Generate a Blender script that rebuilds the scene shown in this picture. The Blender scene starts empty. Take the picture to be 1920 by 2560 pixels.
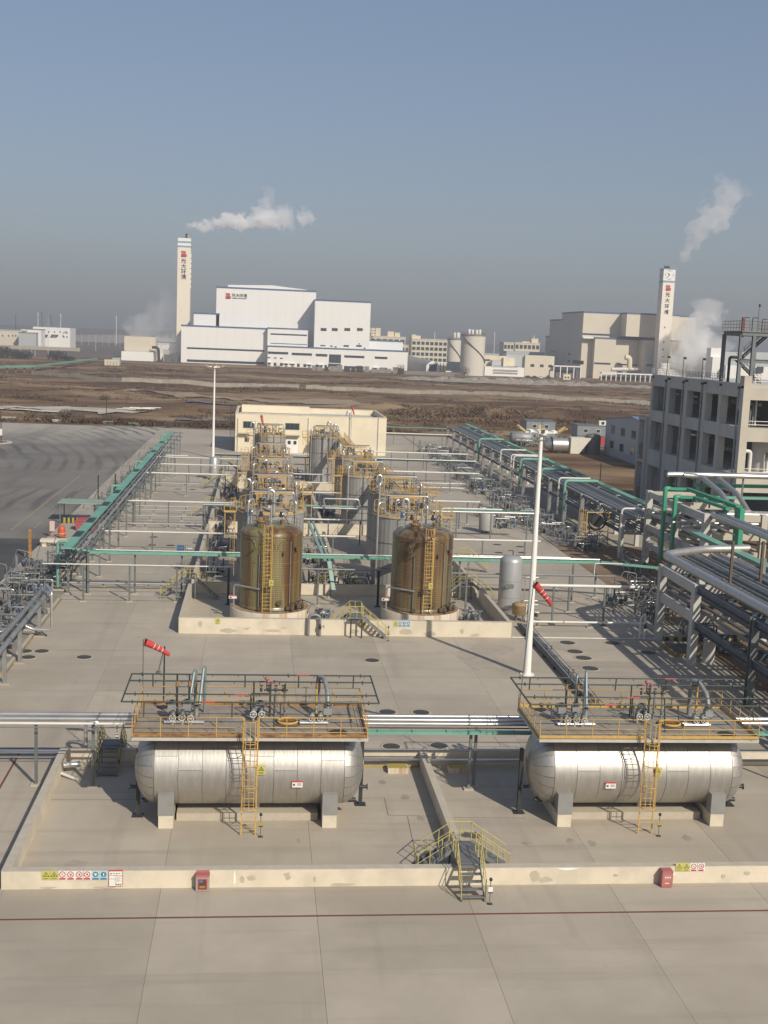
import bpy, bmesh, math, random
import numpy as np
from mathutils import Vector, Matrix
PI = math.pi
R = math.radians
rnd = random.Random(7)
scene = bpy.context.scene
COL = scene.collection

# ------------------------------------------------------------------ camera
CAM_H = 26.0
PITCH, ROLL, YAW, FPX = R(8.365), R(2.320), R(-6.214), 2960.25
_f = Vector((-math.sin(YAW) * math.cos(PITCH), math.cos(YAW) * math.cos(PITCH), -math.sin(PITCH)))
_r0 = Vector((math.cos(YAW), math.sin(YAW), 0))
_u0 = _r0.cross(_f)
_r = _r0 * math.cos(ROLL) + _u0 * math.sin(ROLL)
_u = -_r0 * math.sin(ROLL) + _u0 * math.cos(ROLL)
CAMP = Vector((0, 0, CAM_H))
cam = bpy.data.cameras.new('camera')
cam.sensor_fit = 'VERTICAL'
cam.sensor_height = 24.0
cam.lens = 24.0 * FPX / 2560.0
cam.clip_start = 0.5
cam.clip_end = 20000
camo = bpy.data.objects.new('camera', cam)
COL.objects.link(camo)
camo.matrix_world = Matrix(((_r.x, _u.x, -_f.x, 0), (_r.y, _u.y, -_f.y, 0), (_r.z, _u.z, -_f.z, CAM_H), (0, 0, 0, 1)))
scene.camera = camo

# ------------------------------------------------------------------ light, sky, exposure
SUN_AZ = R(180 - 28.5)          # measured from +Y clockwise: behind the camera, to the right
SUN_EL = R(35)
sun_vec = Vector((math.sin(SUN_AZ) * math.cos(SUN_EL), math.cos(SUN_AZ) * math.cos(SUN_EL), math.sin(SUN_EL)))
sl = bpy.data.lights.new('sun', 'SUN')
sl.energy = 4.7
sl.angle = R(0.53)
sl.color = (1.0, 0.925, 0.80)
so = bpy.data.objects.new('sun', sl)
COL.objects.link(so)
so.rotation_euler = sun_vec.to_track_quat('Z', 'Y').to_euler()
world = bpy.data.worlds.new('World')
scene.world = world
world.use_nodes = True
wn = world.node_tree.nodes
wl = world.node_tree.links
wn.clear()
wout = wn.new('ShaderNodeOutputWorld')
wbg = wn.new('ShaderNodeBackground')
wsky = wn.new('ShaderNodeTexSky')
wsky.sky_type = 'NISHITA'
wsky.sun_disc = False
wsky.sun_elevation = SUN_EL
wsky.sun_rotation = SUN_AZ
wsky.air_density = 1.0
wsky.dust_density = 2.0
wsky.ozone_density = 4.0
whs = wn.new('ShaderNodeHueSaturation')
whs.inputs['Hue'].default_value = 0.513
whs.inputs['Saturation'].default_value = 1.16
whs.inputs['Value'].default_value = 1.68
wbg.inputs['Strength'].default_value = 0.147
wl.new(wsky.outputs[0], whs.inputs['Color'])
wgm = wn.new('ShaderNodeGamma')
wgm.inputs['Gamma'].default_value = 0.55
wl.new(whs.outputs[0], wgm.inputs['Color'])
wl.new(wgm.outputs[0], wbg.inputs['Color'])
wl.new(wbg.outputs[0], wout.inputs['Surface'])
scene.view_settings.view_transform = 'Standard'
scene.view_settings.look = 'None'
scene.view_settings.exposure = 0.0
scene.view_settings.gamma = 1.0
scene.view_settings.use_curve_mapping = False
scene.render.engine = 'CYCLES'
scene.cycles.use_denoising = True
scene.cycles.volume_bounces = 10
scene.cycles.volume_step_rate = 1.0
scene.cycles.volume_max_steps = 128
scene.cycles.max_bounces = 10
scene.cycles.diffuse_bounces = 3
scene.cycles.glossy_bounces = 3

# ------------------------------------------------------------------ where a sight line meets a plane of the site
def ray(px, py):
    return _r * ((px - 960) / FPX) - _u * ((py - 1280) / FPX) + _f
def PZ(px, py, z=0.0):
    d = ray(px, py)
    return CAMP + d * ((z - CAM_H) / d.z)
def PY(px, py, y):
    d = ray(px, py)
    return CAMP + d * (y / d.y)
def PX(px, py, x):
    d = ray(px, py)
    return CAMP + d * (x / d.x)

# ------------------------------------------------------------------ object helpers
W = {}
def tag(o, label=None, cat=None, group=None, kind=None):
    if label: o['label'] = label
    if cat: o['category'] = cat
    if group: o['group'] = group
    if kind: o['kind'] = kind
    return o
def thing(name, label, cat, loc=(0, 0, 0), group=None, rz=0.0, local=False):
    o = bpy.data.objects.new(name, None)
    COL.objects.link(o)
    o.empty_display_size = 0.3
    o.location = loc
    o.rotation_euler = (0, 0, rz)
    W[o.name] = Vector((0, 0, 0)) if local else Vector(loc)
    return tag(o, label, cat, group)
def link_mesh(name, me, parent=None, loc=(0, 0, 0), rot=(0, 0, 0)):
    o = bpy.data.objects.new(name, me)
    COL.objects.link(o)
    o.location = loc
    o.rotation_euler = rot
    if parent is not None:
        o.parent = parent
        W[o.name] = W[parent.name]
    else:
        W[o.name] = Vector((0, 0, 0))
    return o
def put(name, me, parent, world, rot=(0, 0, 0)):
    """a shared mesh as a part, standing at a world (or local) point of its thing"""
    return link_mesh(name, me, parent, Vector(world) - W[parent.name], rot)
def kids(o):
    return list(o.children)
def copy_tree(o, loc=None, parent=None, label=None, group=None, rz=None):
    c = o.copy()
    COL.objects.link(c)
    W[c.name] = W[o.name]
    if parent is not None: c.parent = parent
    if loc is not None: c.location = loc
    if rz is not None: c.rotation_euler.z = rz
    if label: c['label'] = label
    if group: c['group'] = group
    for ch in kids(o):
        copy_tree(ch, parent=c)
    return c

class MB:
    """collects simple shapes and links them as one mesh object"""
    def __init__(s):
        s.v = []; s.f = []; s.sm = []
    def add(s, vs, fs, smooth=False):
        n = len(s.v)
        s.v.extend([tuple(v) for v in vs])
        s.f.extend([tuple(i + n for i in f) for f in fs])
        s.sm.extend([smooth] * len(fs))
        return s
    def box(s, x0, x1, y0, y1, z0, z1):
        if x0 > x1: x0, x1 = x1, x0
        if y0 > y1: y0, y1 = y1, y0
        v = [(x0, y0, z0), (x1, y0, z0), (x1, y1, z0), (x0, y1, z0), (x0, y0, z1), (x1, y0, z1), (x1, y1, z1), (x0, y1, z1)]
        return s.add(v, [(3, 2, 1, 0), (4, 5, 6, 7), (0, 1, 5, 4), (1, 2, 6, 5), (2, 3, 7, 6), (3, 0, 4, 7)])
    def beam(s, p0, p1, w, h, up=(0, 0, 1)):
        p0 = Vector(p0); p1 = Vector(p1)
        d = (p1 - p0).normalized()
        u = Vector(up)
        if abs(d.dot(u)) > .98: u = Vector((0, 1, 0))
        a = d.cross(u).normalized() * (w / 2)
        b = a.cross(d).normalized() * (h / 2)
        v = []
        for p in (p0, p1):
            v += [p - a - b, p + a - b, p + a + b, p - a + b]
        return s.add(v, [(3, 2, 1, 0), (4, 5, 6, 7), (0, 1, 5, 4), (1, 2, 6, 5), (2, 3, 7, 6), (3, 0, 4, 7)])
    def hbeam(s, p0, p1, w, h, t=.02, up=(0, 0, 1)):
        """an I section: two flanges and a web"""
        p0 = Vector(p0); p1 = Vector(p1)
        d = (p1 - p0).normalized()
        u = Vector(up)
        if abs(d.dot(u)) > .98: u = Vector((0, 1, 0))
        a = d.cross(u).normalized()
        b = a.cross(d).normalized()
        s.beam(p0 + b * (h / 2 - t / 2), p1 + b * (h / 2 - t / 2), w, t, up)
        s.beam(p0 - b * (h / 2 - t / 2), p1 - b * (h / 2 - t / 2), w, t, up)
        s.beam(p0, p1, t, h - 2 * t - .002, up)
        return s
    def cyl(s, p0, p1, r, n=10, r2=None, caps=True, smooth=True):
        p0 = Vector(p0); p1 = Vector(p1)
        r2 = r if r2 is None else r2
        d = (p1 - p0).normalized()
        a = d.orthogonal().normalized()
        b = d.cross(a)
        v = []
        for p, q in ((p0, r), (p1, r2)):
            v += [p + (a * math.cos(2 * PI * i / n) + b * math.sin(2 * PI * i / n)) * q for i in range(n)]
        s.add(v, [(i, (i + 1) % n, n + (i + 1) % n, n + i) for i in range(n)], smooth)
        if caps:
            s.add(v[:n], [tuple(reversed(range(n)))])
            s.add(v[n:], [tuple(range(n))])
        return s
    def tube(s, pts, r, n=8, bend=None, caps=True, closed=False):
        """a pipe along a polyline, its corners rounded when bend is given"""
        P = [Vector(p) for p in pts]
        if bend:
            Q = [P[0]]
            for i in range(1, len(P) - 1):
                a = P[i - 1] - P[i]; c = P[i + 1] - P[i]
                l = min(bend, a.length * .45, c.length * .45)
                a.normalize(); c.normalize()
                for k in range(5):
                    t = k / 4
                    Q.append(P[i] + a * l * (1 - t) ** 2 + c * l * t ** 2)
            Q.append(P[-1])
            P = Q
        m = len(P)
        dirs = []
        for i in range(m):
            if closed:
                d = P[(i + 1) % m] - P[i - 1]
            else:
                d = P[min(i + 1, m - 1)] - P[max(i - 1, 0)]
            dirs.append(d.normalized())
        a = dirs[0].orthogonal().normalized()
        v = []
        for i in range(m):
            d = dirs[i]
            a = (a - d * a.dot(d))
            if a.length < 1e-5: a = d.orthogonal()
            a.normalize()
            b = d.cross(a)
            k = 1.0
            v += [P[i] + (a * math.cos(2 * PI * j / n) + b * math.sin(2 * PI * j / n)) * r * k for j in range(n)]
        f = []
        for i in range(m if closed else m - 1):
            i2 = (i + 1) % m
            f += [(i * n + j, i * n + (j + 1) % n, i2 * n + (j + 1) % n, i2 * n + j) for j in range(n)]
        s.add(v, f, True)
        if caps and not closed:
            s.add(v[:n], [tuple(reversed(range(n)))])
            s.add(v[-n:], [tuple(range(n))])
        return s
    def lathe(s, prof, c=(0, 0, 0), n=32, smooth=True, a0=0.0, a1=2 * PI, axis='z'):
        c = Vector(c)
        full = abs(a1 - a0 - 2 * PI) < 1e-6
        m = n if full else n + 1
        v = []
        for (r, z) in prof:
            for i in range(m):
                t = a0 + (a1 - a0) * i / n
                if axis == 'z': v.append(c + Vector((r * math.cos(t), r * math.sin(t), z)))
                else: v.append(c + Vector((z, r * math.cos(t), r * math.sin(t))))
        f = []
        for k in range(len(prof) - 1):
            for i in range(n):
                j = (i + 1) % m
                q = (k * m + i, k * m + j, (k + 1) * m + j, (k + 1) * m + i)
                f.append(q)
        return s.add(v, f, smooth)
    def ring(s, c, r, rr, n=20, m=6, axis='z', a0=0.0, a1=2 * PI):
        c = Vector(c)
        full = abs(a1 - a0 - 2 * PI) < 1e-6
        pts = []
        for i in range(n if full else n + 1):
            t = a0 + (a1 - a0) * i / n
            if axis == 'z': pts.append(c + Vector((r * math.cos(t), r * math.sin(t), 0)))
            elif axis == 'y': pts.append(c + Vector((r * math.cos(t), 0, r * math.sin(t))))
            else: pts.append(c + Vector((0, r * math.cos(t), r * math.sin(t))))
        return s.tube(pts, rr, m, closed=full)
    def disc(s, c, r, n=24, normal='z'):
        c = Vector(c)
        if normal == 'z': v = [c + Vector((r * math.cos(2 * PI * i / n), r * math.sin(2 * PI * i / n), 0)) for i in range(n)]
        else: v = [c + Vector((r * math.cos(2 * PI * i / n), 0, r * math.sin(2 * PI * i / n))) for i in range(n)]
        return s.add(v, [tuple(range(n))])
    def prism(s, poly, y0, y1):
        """polygon in x,z extruded along y"""
        n = len(poly)
        v = [(x, y0, z) for x, z in poly] + [(x, y1, z) for x, z in poly]
        return s.add(v, [tuple(range(n)), tuple(reversed(range(n, 2 * n)))] + [(i, n + i, n + (i + 1) % n, (i + 1) % n) for i in range(n)])
    def plate(s, poly, z0, z1):
        """polygon in x,y extruded along z"""
        n = len(poly)
        v = [(x, y, z0) for x, y in poly] + [(x, y, z1) for x, y in poly]
        return s.add(v, [tuple(reversed(range(n))), tuple(range(n, 2 * n))] + [(i, (i + 1) % n, n + (i + 1) % n, n + i) for i in range(n)])
    def quad(s, a, b, c, d):
        return s.add([a, b, c, d], [(0, 1, 2, 3)])
    def mesh(s, name, mat, off=(0, 0, 0), fix=True):
        me = bpy.data.meshes.new(name)
        ox, oy, oz = off
        me.from_pydata([(x - ox, y - oy, z - oz) for x, y, z in s.v], [], s.f)
        me.polygons.foreach_set('use_smooth', s.sm)
        if fix:
            bm = bmesh.new(); bm.from_mesh(me)
            bmesh.ops.recalc_face_normals(bm, faces=bm.faces)
            bm.to_mesh(me); bm.free()
        for m in (mat if isinstance(mat, (list, tuple)) else [mat]):
            me.materials.append(m)
        me.update()
        return me
    def build(s, name, mat, parent=None, fix=True):
        off = W[parent.name] if parent is not None else (0, 0, 0)
        return link_mesh(name, s.mesh(name, mat, off, fix), parent)

# ------------------------------------------------------------------ materials
MATS = {}
def mat(name, c, c2=None, scale=1.5, rough=.6, metal=0.0, bump=0.0, bscale=None, stretch=(1, 1, 1), big=None, bigscale=.15,
        rust=None, rustscale=3.0, rustc=(.13, .045, .015), world=False, rv=0.0, spec=.5, lo=.35, hi=.65, detail=5.0, rrough=None, smear=None):
    """principled surface: two-tone noise, optional large patches, rust and fine bump"""
    if name in MATS: return MATS[name]
    m = bpy.data.materials.new(name)
    m.use_nodes = True
    nt = m.node_tree; N = nt.nodes; L = nt.links
    b = N['Principled BSDF']
    b.inputs['Roughness'].default_value = rough
    b.inputs['Metallic'].default_value = metal
    b.inputs['Specular IOR Level'].default_value = spec
    tc = N.new('ShaderNodeNewGeometry') if world else N.new('ShaderNodeTexCoord')
    co = tc.outputs['Position'] if world else tc.outputs['Object']
    mp = N.new('ShaderNodeMapping'); mp.inputs['Scale'].default_value = stretch
    L.new(co, mp.inputs['Vector'])
    def noise(sc, det=detail, vec=mp.outputs[0]):
        n = N.new('ShaderNodeTexNoise')
        n.inputs['Scale'].default_value = sc
        n.inputs['Detail'].default_value = det
        n.inputs['Roughness'].default_value = .6
        L.new(vec, n.inputs['Vector'])
        return n.outputs['Fac']
    def rampf(src, a, bb):
        mr = N.new('ShaderNodeMapRange')
        mr.inputs['From Min'].default_value = a; mr.inputs['From Max'].default_value = bb
        L.new(src, mr.inputs['Value'])
        return mr.outputs[0]
    def mix(fac, a, bb):
        mx = N.new('ShaderNodeMix'); mx.data_type = 'RGBA'
        if isinstance(fac, float): mx.inputs[0].default_value = fac
        else: L.new(fac, mx.inputs[0])
        for sock, v in ((mx.inputs[6], a), (mx.inputs[7], bb)):
            if isinstance(v, tuple): sock.default_value = (*v, 1)
            else: L.new(v, sock)
        return mx.outputs[2]
    c2 = c2 or tuple(x * .82 for x in c)
    colr = mix(rampf(noise(scale), lo, hi), tuple(c), tuple(c2))
    if big:
        colr = mix(rampf(noise(bigscale, 4.0, co), .45, .62), colr, tuple(big))
    if smear:
        # wheel smears and fine specks on the yard
        for st, rot, lo_, hi_, amt in (((.05, .9, 1), .06, .53, .80, .42), ((.7, .045, 1), -.12, .55, .82, .36), ((2.6, 2.2, 1), 0, .66, .80, .35)):
            ms_ = N.new('ShaderNodeMapping'); ms_.inputs['Scale'].default_value = st; ms_.inputs['Rotation'].default_value = (0, 0, rot)
            L.new(co, ms_.inputs['Vector'])
            am = N.new('ShaderNodeMath'); am.operation = 'MULTIPLY'; am.inputs[1].default_value = amt
            L.new(rampf(noise(1.0, 5.0, ms_.outputs[0]), lo_, hi_), am.inputs[0])
            colr = mix(am.outputs[0], colr, tuple(smear))
    if rv:
        oi = N.new('ShaderNodeObjectInfo')
        hs = N.new('ShaderNodeHueSaturation')
        mr = N.new('ShaderNodeMapRange'); mr.inputs['To Min'].default_value = 1 - rv; mr.inputs['To Max'].default_value = 1 + rv
        L.new(oi.outputs['Random'], mr.inputs['Value'])
        L.new(mr.outputs[0], hs.inputs['Value'])
        L.new(colr, hs.inputs['Color'])
        colr = hs.outputs[0]
    if rust is not None:
        rf = rampf(noise(rustscale, 6.0), 1 - rust - .04, 1 - rust + .08)
        colr = mix(rf, colr, rustc)
        if metal > 0:
            inv = N.new('ShaderNodeMath'); inv.operation = 'MULTIPLY_ADD'
            inv.inputs[1].default_value = -metal; inv.inputs[2].default_value = metal
            L.new(rf, inv.inputs[0]); L.new(inv.outputs[0], b.inputs['Metallic'])
    L.new(colr, b.inputs['Base Color'])
    if rrough:
        L_ = rampf(noise(scale * 1.7), .3, .7)
        mr = N.new('ShaderNodeMapRange'); mr.inputs['To Min'].default_value = rough - rrough; mr.inputs['To Max'].default_value = rough + rrough
        L.new(L_, mr.inputs['Value']); L.new(mr.outputs[0], b.inputs['Roughness'])
    if bump:
        bp = N.new('ShaderNodeBump'); bp.inputs['Strength'].default_value = 1.0; bp.inputs['Distance'].default_value = bump
        L.new(noise(bscale or scale * 4), bp.inputs['Height']); L.new(bp.outputs[0], b.inputs['Normal'])
    MATS[name] = m
    m['nt'] = 1
    return m

M_conc = mat('concrete_pavement', (.405, .352, .278), (.365, .318, .252), scale=.35, rough=.9, big=(.345, .298, .232), bigscale=.11, world=True, bump=.004, bscale=14, rv=.085, smear=(.17, .148, .118))
M_conc_far = mat('concrete_pavement_far', (.40, .35, .28), (.35, .31, .25), scale=.12, rough=.9, big=(.32, .28, .225), bigscale=.05, world=True, smear=(.18, .158, .128))
M_bund = mat('painted_bund_render', (.635, .56, .435), (.585, .515, .40), scale=.8, rough=.85, big=(.52, .46, .36), bigscale=.5, bump=.006, bscale=6)
M_bundtop = mat('bund_cap_concrete', (.47, .42, .34), (.41, .37, .30), scale=2, rough=.9, bump=.004)
M_patch = mat('bare_cement_patch', (.44, .385, .30), (.39, .345, .27), scale=3, rough=.9)
M_plinth = mat('stained_plinth', (.56, .49, .39), (.36, .21, .10), scale=.9, stretch=(1.7, 1.7, .05), rough=.85, lo=.50, hi=.66, rust=.33, rustscale=1.5, rustc=(.16, .06, .02))
M_steel = mat('aluminium_cladding', (.52, .495, .455), (.455, .435, .40), scale=1.2, stretch=(6, 1, 1), rough=.50, metal=.8, rv=.03, bump=.007, bscale=1.3, rrough=.06)
M_steelz = mat('aluminium_cladding_vertical', (.54, .52, .485), (.46, .445, .42), scale=1.2, stretch=(3, 3, .4), rough=.45, metal=.75, rv=.04)
M_pipe = mat('bright_pipe_jacket', (.74, .72, .68), (.60, .585, .56), scale=.6, rough=.34, metal=.8, rv=.06, bump=.002, bscale=2)
M_pipeg = mat('grey_painted_pipe', (.255, .26, .255), (.195, .20, .20), scale=.8, rough=.5, metal=.25, rv=.12, rust=.28, rustscale=2.5)
M_pipew = mat('white_painted_pipe', (.68, .66, .61), (.6, .58, .53), scale=.8, rough=.45, rv=.05)
M_post = mat('grey_painted_steel', (.155, .168, .165), (.115, .125, .125), scale=.9, rough=.55, metal=.1, rv=.15, rust=.26, rustscale=3)
M_dark = mat('dark_painted_steel', (.045, .048, .047), (.03, .032, .03), scale=2, rough=.5, metal=.2, rust=.3)
M_dgreen = mat('dark_green_pipe', (.045, .06, .045), (.03, .04, .03), scale=2, rough=.5, rust=.24)
M_green = mat('green_cable_tray', (.165, .365, .28), (.125, .29, .22), scale=.5, rough=.6, rv=.08, big=(.16, .34, .26), bigscale=.4)
M_greend = mat('green_tray_shade', (.05, .13, .10), rough=.7)
M_yel = mat('yellow_railing_paint', (.55, .35, .10), (.46, .28, .075), scale=3, rough=.55, rust=.34, rustscale=2.2)
M_yel2 = mat('pale_yellow_railing', (.50, .42, .13), (.42, .34, .10), scale=3, rough=.55, rust=.30, rustscale=2.5)
M_tape = mat('yellow_warning_paint', (.40, .31, .06), (.33, .25, .05), scale=3, rough=.6)
M_black = mat('black_paint', (.018, .018, .018), (.03, .03, .028), rough=.6)
M_rust = mat('rusty_toe_board', (.42, .23, .06), (.20, .07, .02), scale=1.3, stretch=(1, 1, 3), rough=.75, rust=.44, rustscale=1.6)
M_drust = mat('dark_rusty_iron', (.12, .07, .04), (.07, .05, .035), scale=4, rough=.8)
M_grate = mat('worn_deck_plate', (.31, .27, .215), (.24, .205, .16), scale=1.6, rough=.75, rust=.33, rustscale=.9, rustc=(.17, .08, .03), bump=.01, bscale=18)
M_grey = mat('grey_tank_paint', (.33, .32, .30), (.28, .27, .255), scale=.6, stretch=(1, 1, .2), rough=.55, big=(.30, .285, .26), bigscale=.4)
M_roof = mat('dusty_tank_roof', (.34, .30, .24), (.26, .22, .165), scale=.7, rough=.8, rust=.32, rustscale=.8)
M_white = mat('white_paint', (.80, .78, .73), (.75, .73, .68), scale=.5, rough=.4)
M_whites = mat('white_sheet_wall', (.80, .785, .75), (.775, .76, .725), scale=.05, rough=.55)
M_cream = mat('cream_render', (.72, .635, .47), (.68, .60, .44), scale=.4, rough=.85, big=(.64, .56, .42), bigscale=.15)
M_beige = mat('beige_sheet_wall', (.64, .575, .46), (.60, .54, .43), scale=.05, rough=.6)
M_pgrey = mat('pale_grey_sheet_wall', (.44, .46, .46), (.41, .43, .43), scale=.1, rough=.6)
M_frame = mat('grey_concrete_frame', (.52, .505, .465), (.465, .45, .415), scale=.5, rough=.85, big=(.43, .415, .38), bigscale=.12, stretch=(1, 1, .25))
M_framel = mat('pale_concrete_frame', (.52, .475, .385), (.475, .43, .35), scale=.5, rough=.85, big=(.44, .40, .33), bigscale=.15, stretch=(1, 1, .25))
M_glass = mat('dark_window_glass', (.035, .045, .055), (.05, .06, .07), scale=.3, rough=.12, spec=.6)
M_blue = mat('blue_eaves_trim', (.08, .14, .26), (.07, .12, .23), scale=.5, rough=.5)
M_lblue = mat('pale_blue_band', (.22, .33, .47), (.2, .3, .43), scale=.5, rough=.5)
M_red = mat('red_paint', (.42, .055, .05), (.36, .045, .04), scale=2, rough=.5)
M_pink = mat('faded_red_box', (.40, .14, .13), (.36, .12, .11), scale=2, rough=.55)
M_sock = mat('red_windsock_cloth', (.50, .055, .045), (.42, .045, .04), scale=3, rough=.8)
M_logo1 = mat('logo_red_pale', (.52, .13, .12), (.50, .12, .11), rough=.5)
M_logo2 = mat('logo_red_deep', (.40, .035, .04), (.38, .03, .04), rough=.5)
M_ink = mat('sign_black_ink', (.03, .03, .03), (.035, .035, .035), rough=.6)
M_signw = mat('sign_white', (.72, .69, .63), (.68, .65, .6), rough=.5)
M_signy = mat('sign_yellow', (.50, .47, .13), (.46, .43, .12), rough=.5)
M_signb = mat('sign_blue', (.05, .19, .30), (.045, .17, .27), rough=.5)
M_signg = mat('sign_pale_blue', (.42, .52, .55), (.40, .50, .53), rough=.5)
M_signr = mat('sign_red', (.45, .07, .06), (.42, .06, .06), rough=.5)
M_man = mat('iron_manhole', (.085, .08, .07), (.06, .057, .05), scale=6, rough=.7, metal=.3, bump=.006, bscale=20)
M_road = mat('road_edge_kerb', (.45, .42, .37), rough=.9)
M_redline = mat('red_line_paint', (.16, .045, .045), (.13, .05, .045), scale=1.2, rough=.8, world=True)
M_yline = mat('yellow_line_paint', (.34, .29, .16), (.26, .23, .14), scale=.8, rough=.8, world=True)
M_rubber = mat('blue_motor', (.04, .10, .22), (.035, .085, .19), scale=3, rough=.5)
M_orange = mat('orange_barrel', (.52, .09, .03), (.46, .08, .03), scale=2, rough=.5)
M_silo = mat('silo_concrete', (.62, .58, .50), (.57, .53, .45), scale=.15, stretch=(1, 1, .1), rough=.8)
M_trunk = mat('dry_bark', (.10, .075, .05), rough=.9)
M_bushd = mat('dark_shrub_leaf', (.045, .05, .03), (.03, .035, .02), scale=1, rough=.9)
M_earth = mat('bare_earth', (.25, .165, .095), (.19, .125, .075), scale=.3, rough=.95, world=True, bump=.05, bscale=1.5, big=(.15, .10, .065), bigscale=.06)
M_rubble = mat('grey_rubble', (.30, .27, .23), (.20, .18, .155), scale=.5, rough=.95, world=True, bump=.2, bscale=.6)
M_stain = mat('dark_stain', (.22, .20, .165), (.28, .25, .2), scale=2.5, rough=.9, world=True)
# ------------------------------------------------------------------ special materials
def nodes_of(name):
    m = bpy.data.materials.new(name); m.use_nodes = True
    return m, m.node_tree.nodes, m.node_tree.links, m.node_tree.nodes['Principled BSDF']
def n_noise(N, L, vec, scale, detail=5, rough=.6, dist=0.0):
    n = N.new('ShaderNodeTexNoise')
    n.inputs['Scale'].default_value = scale; n.inputs['Detail'].default_value = detail
    n.inputs['Roughness'].default_value = rough; n.inputs['Distortion'].default_value = dist
    L.new(vec, n.inputs['Vector'])
    return n.outputs['Fac']
def n_map(N, L, vec, scale=(1, 1, 1), loc=(0, 0, 0), rot=(0, 0, 0)):
    m = N.new('ShaderNodeMapping')
    m.inputs['Scale'].default_value = scale; m.inputs['Location'].default_value = loc; m.inputs['Rotation'].default_value = rot
    L.new(vec, m.inputs['Vector'])
    return m.outputs[0]
def n_ramp(N, L, fac, stops):
    r = N.new('ShaderNodeValToRGB')
    e = r.color_ramp.elements
    while len(e) < len(stops): e.new(.5)
    for i, (p, c) in enumerate(stops):
        e[i].position = p; e[i].color = (*c, 1)
    L.new(fac, r.inputs['Fac'])
    return r.outputs['Color']
def n_range(N, L, src, a, b, c=0.0, d=1.0):
    r = N.new('ShaderNodeMapRange')
    r.inputs['From Min'].default_value = a; r.inputs['From Max'].default_value = b
    r.inputs['To Min'].default_value = c; r.inputs['To Max'].default_value = d
    L.new(src, r.inputs['Value'])
    return r.outputs[0]
def n_mix(N, L, fac, a, b, mode='MIX'):
    x = N.new('ShaderNodeMix'); x.data_type = 'RGBA'; x.blend_type = mode
    if isinstance(fac, float): x.inputs[0].default_value = fac
    else: L.new(fac, x.inputs[0])
    for s, v in ((x.inputs[6], a), (x.inputs[7], b)):
        if isinstance(v, tuple): s.default_value = (*v, 1)
        else: L.new(v, s)
    return x.outputs[2]
def n_math(N, L, op, a, b=None, clamp=False):
    x = N.new('ShaderNodeMath'); x.operation = op; x.use_clamp = clamp
    for i, v in enumerate((a, b)):
        if v is None: continue
        if isinstance(v, (int, float)): x.inputs[i].default_value = v
        else: L.new(v, x.inputs[i])
    return x.outputs[0]

def frp_material(name, stops, seed):
    """resin tank wall: long rust and algae runs down the shell, thin winding ridges round it"""
    m, N, L, b = nodes_of(name)
    tc = N.new('ShaderNodeTexCoord').outputs['Object']
    v1 = n_map(N, L, tc, (.58, .58, .05), (seed, seed * 2, 0))
    v2 = n_map(N, L, tc, (3.2, 3.2, .06), (seed * 3, 0, 0))
    f = n_math(N, L, 'ADD', n_math(N, L, 'MULTIPLY', n_noise(N, L, v1, 1.0, 3, .5), .75), n_math(N, L, 'MULTIPLY', n_noise(N, L, v2, 1.0, 4), .25))
    f = n_range(N, L, f, .30, .70)
    col = n_ramp(N, L, f, stops)
    fine = n_noise(N, L, n_map(N, L, tc, (9, 9, .25)), 1.0, 4)
    col = n_mix(N, L, n_range(N, L, fine, .5, .75), col, (.10, .06, .03))
    L.new(col, b.inputs['Base Color'])
    b.inputs['Roughness'].default_value = .30
    b.inputs['Specular IOR Level'].default_value = .75
    w = N.new('ShaderNodeTexWave'); w.wave_type = 'BANDS'; w.bands_direction = 'Z'
    w.inputs['Scale'].default_value = 1.6; w.inputs['Distortion'].default_value = .5
    L.new(tc, w.inputs['Vector'])
    bp = N.new('ShaderNodeBump'); bp.inputs['Distance'].default_value = .012
    L.new(w.outputs['Fac'], bp.inputs['Height']); L.new(bp.outputs[0], b.inputs['Normal'])
    return m
M_frp_olive = frp_material('olive_resin_shell', [(.10, (.06, .028, .010)), (.32, (.12, .06, .02)), (.45, (.17, .13, .05)), (.56, (.22, .19, .085)), (.68, (.15, .155, .07)), (.88, (.085, .05, .02))], 1.7)
M_frp_brown = frp_material('brown_resin_shell', [(.10, (.05, .026, .012)), (.34, (.105, .06, .025)), (.46, (.155, .10, .045)), (.56, (.19, .14, .065)), (.66, (.15, .165, .095)), (.72, (.14, .15, .085)), (.84, (.075, .03, .014))], 5.2)

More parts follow.
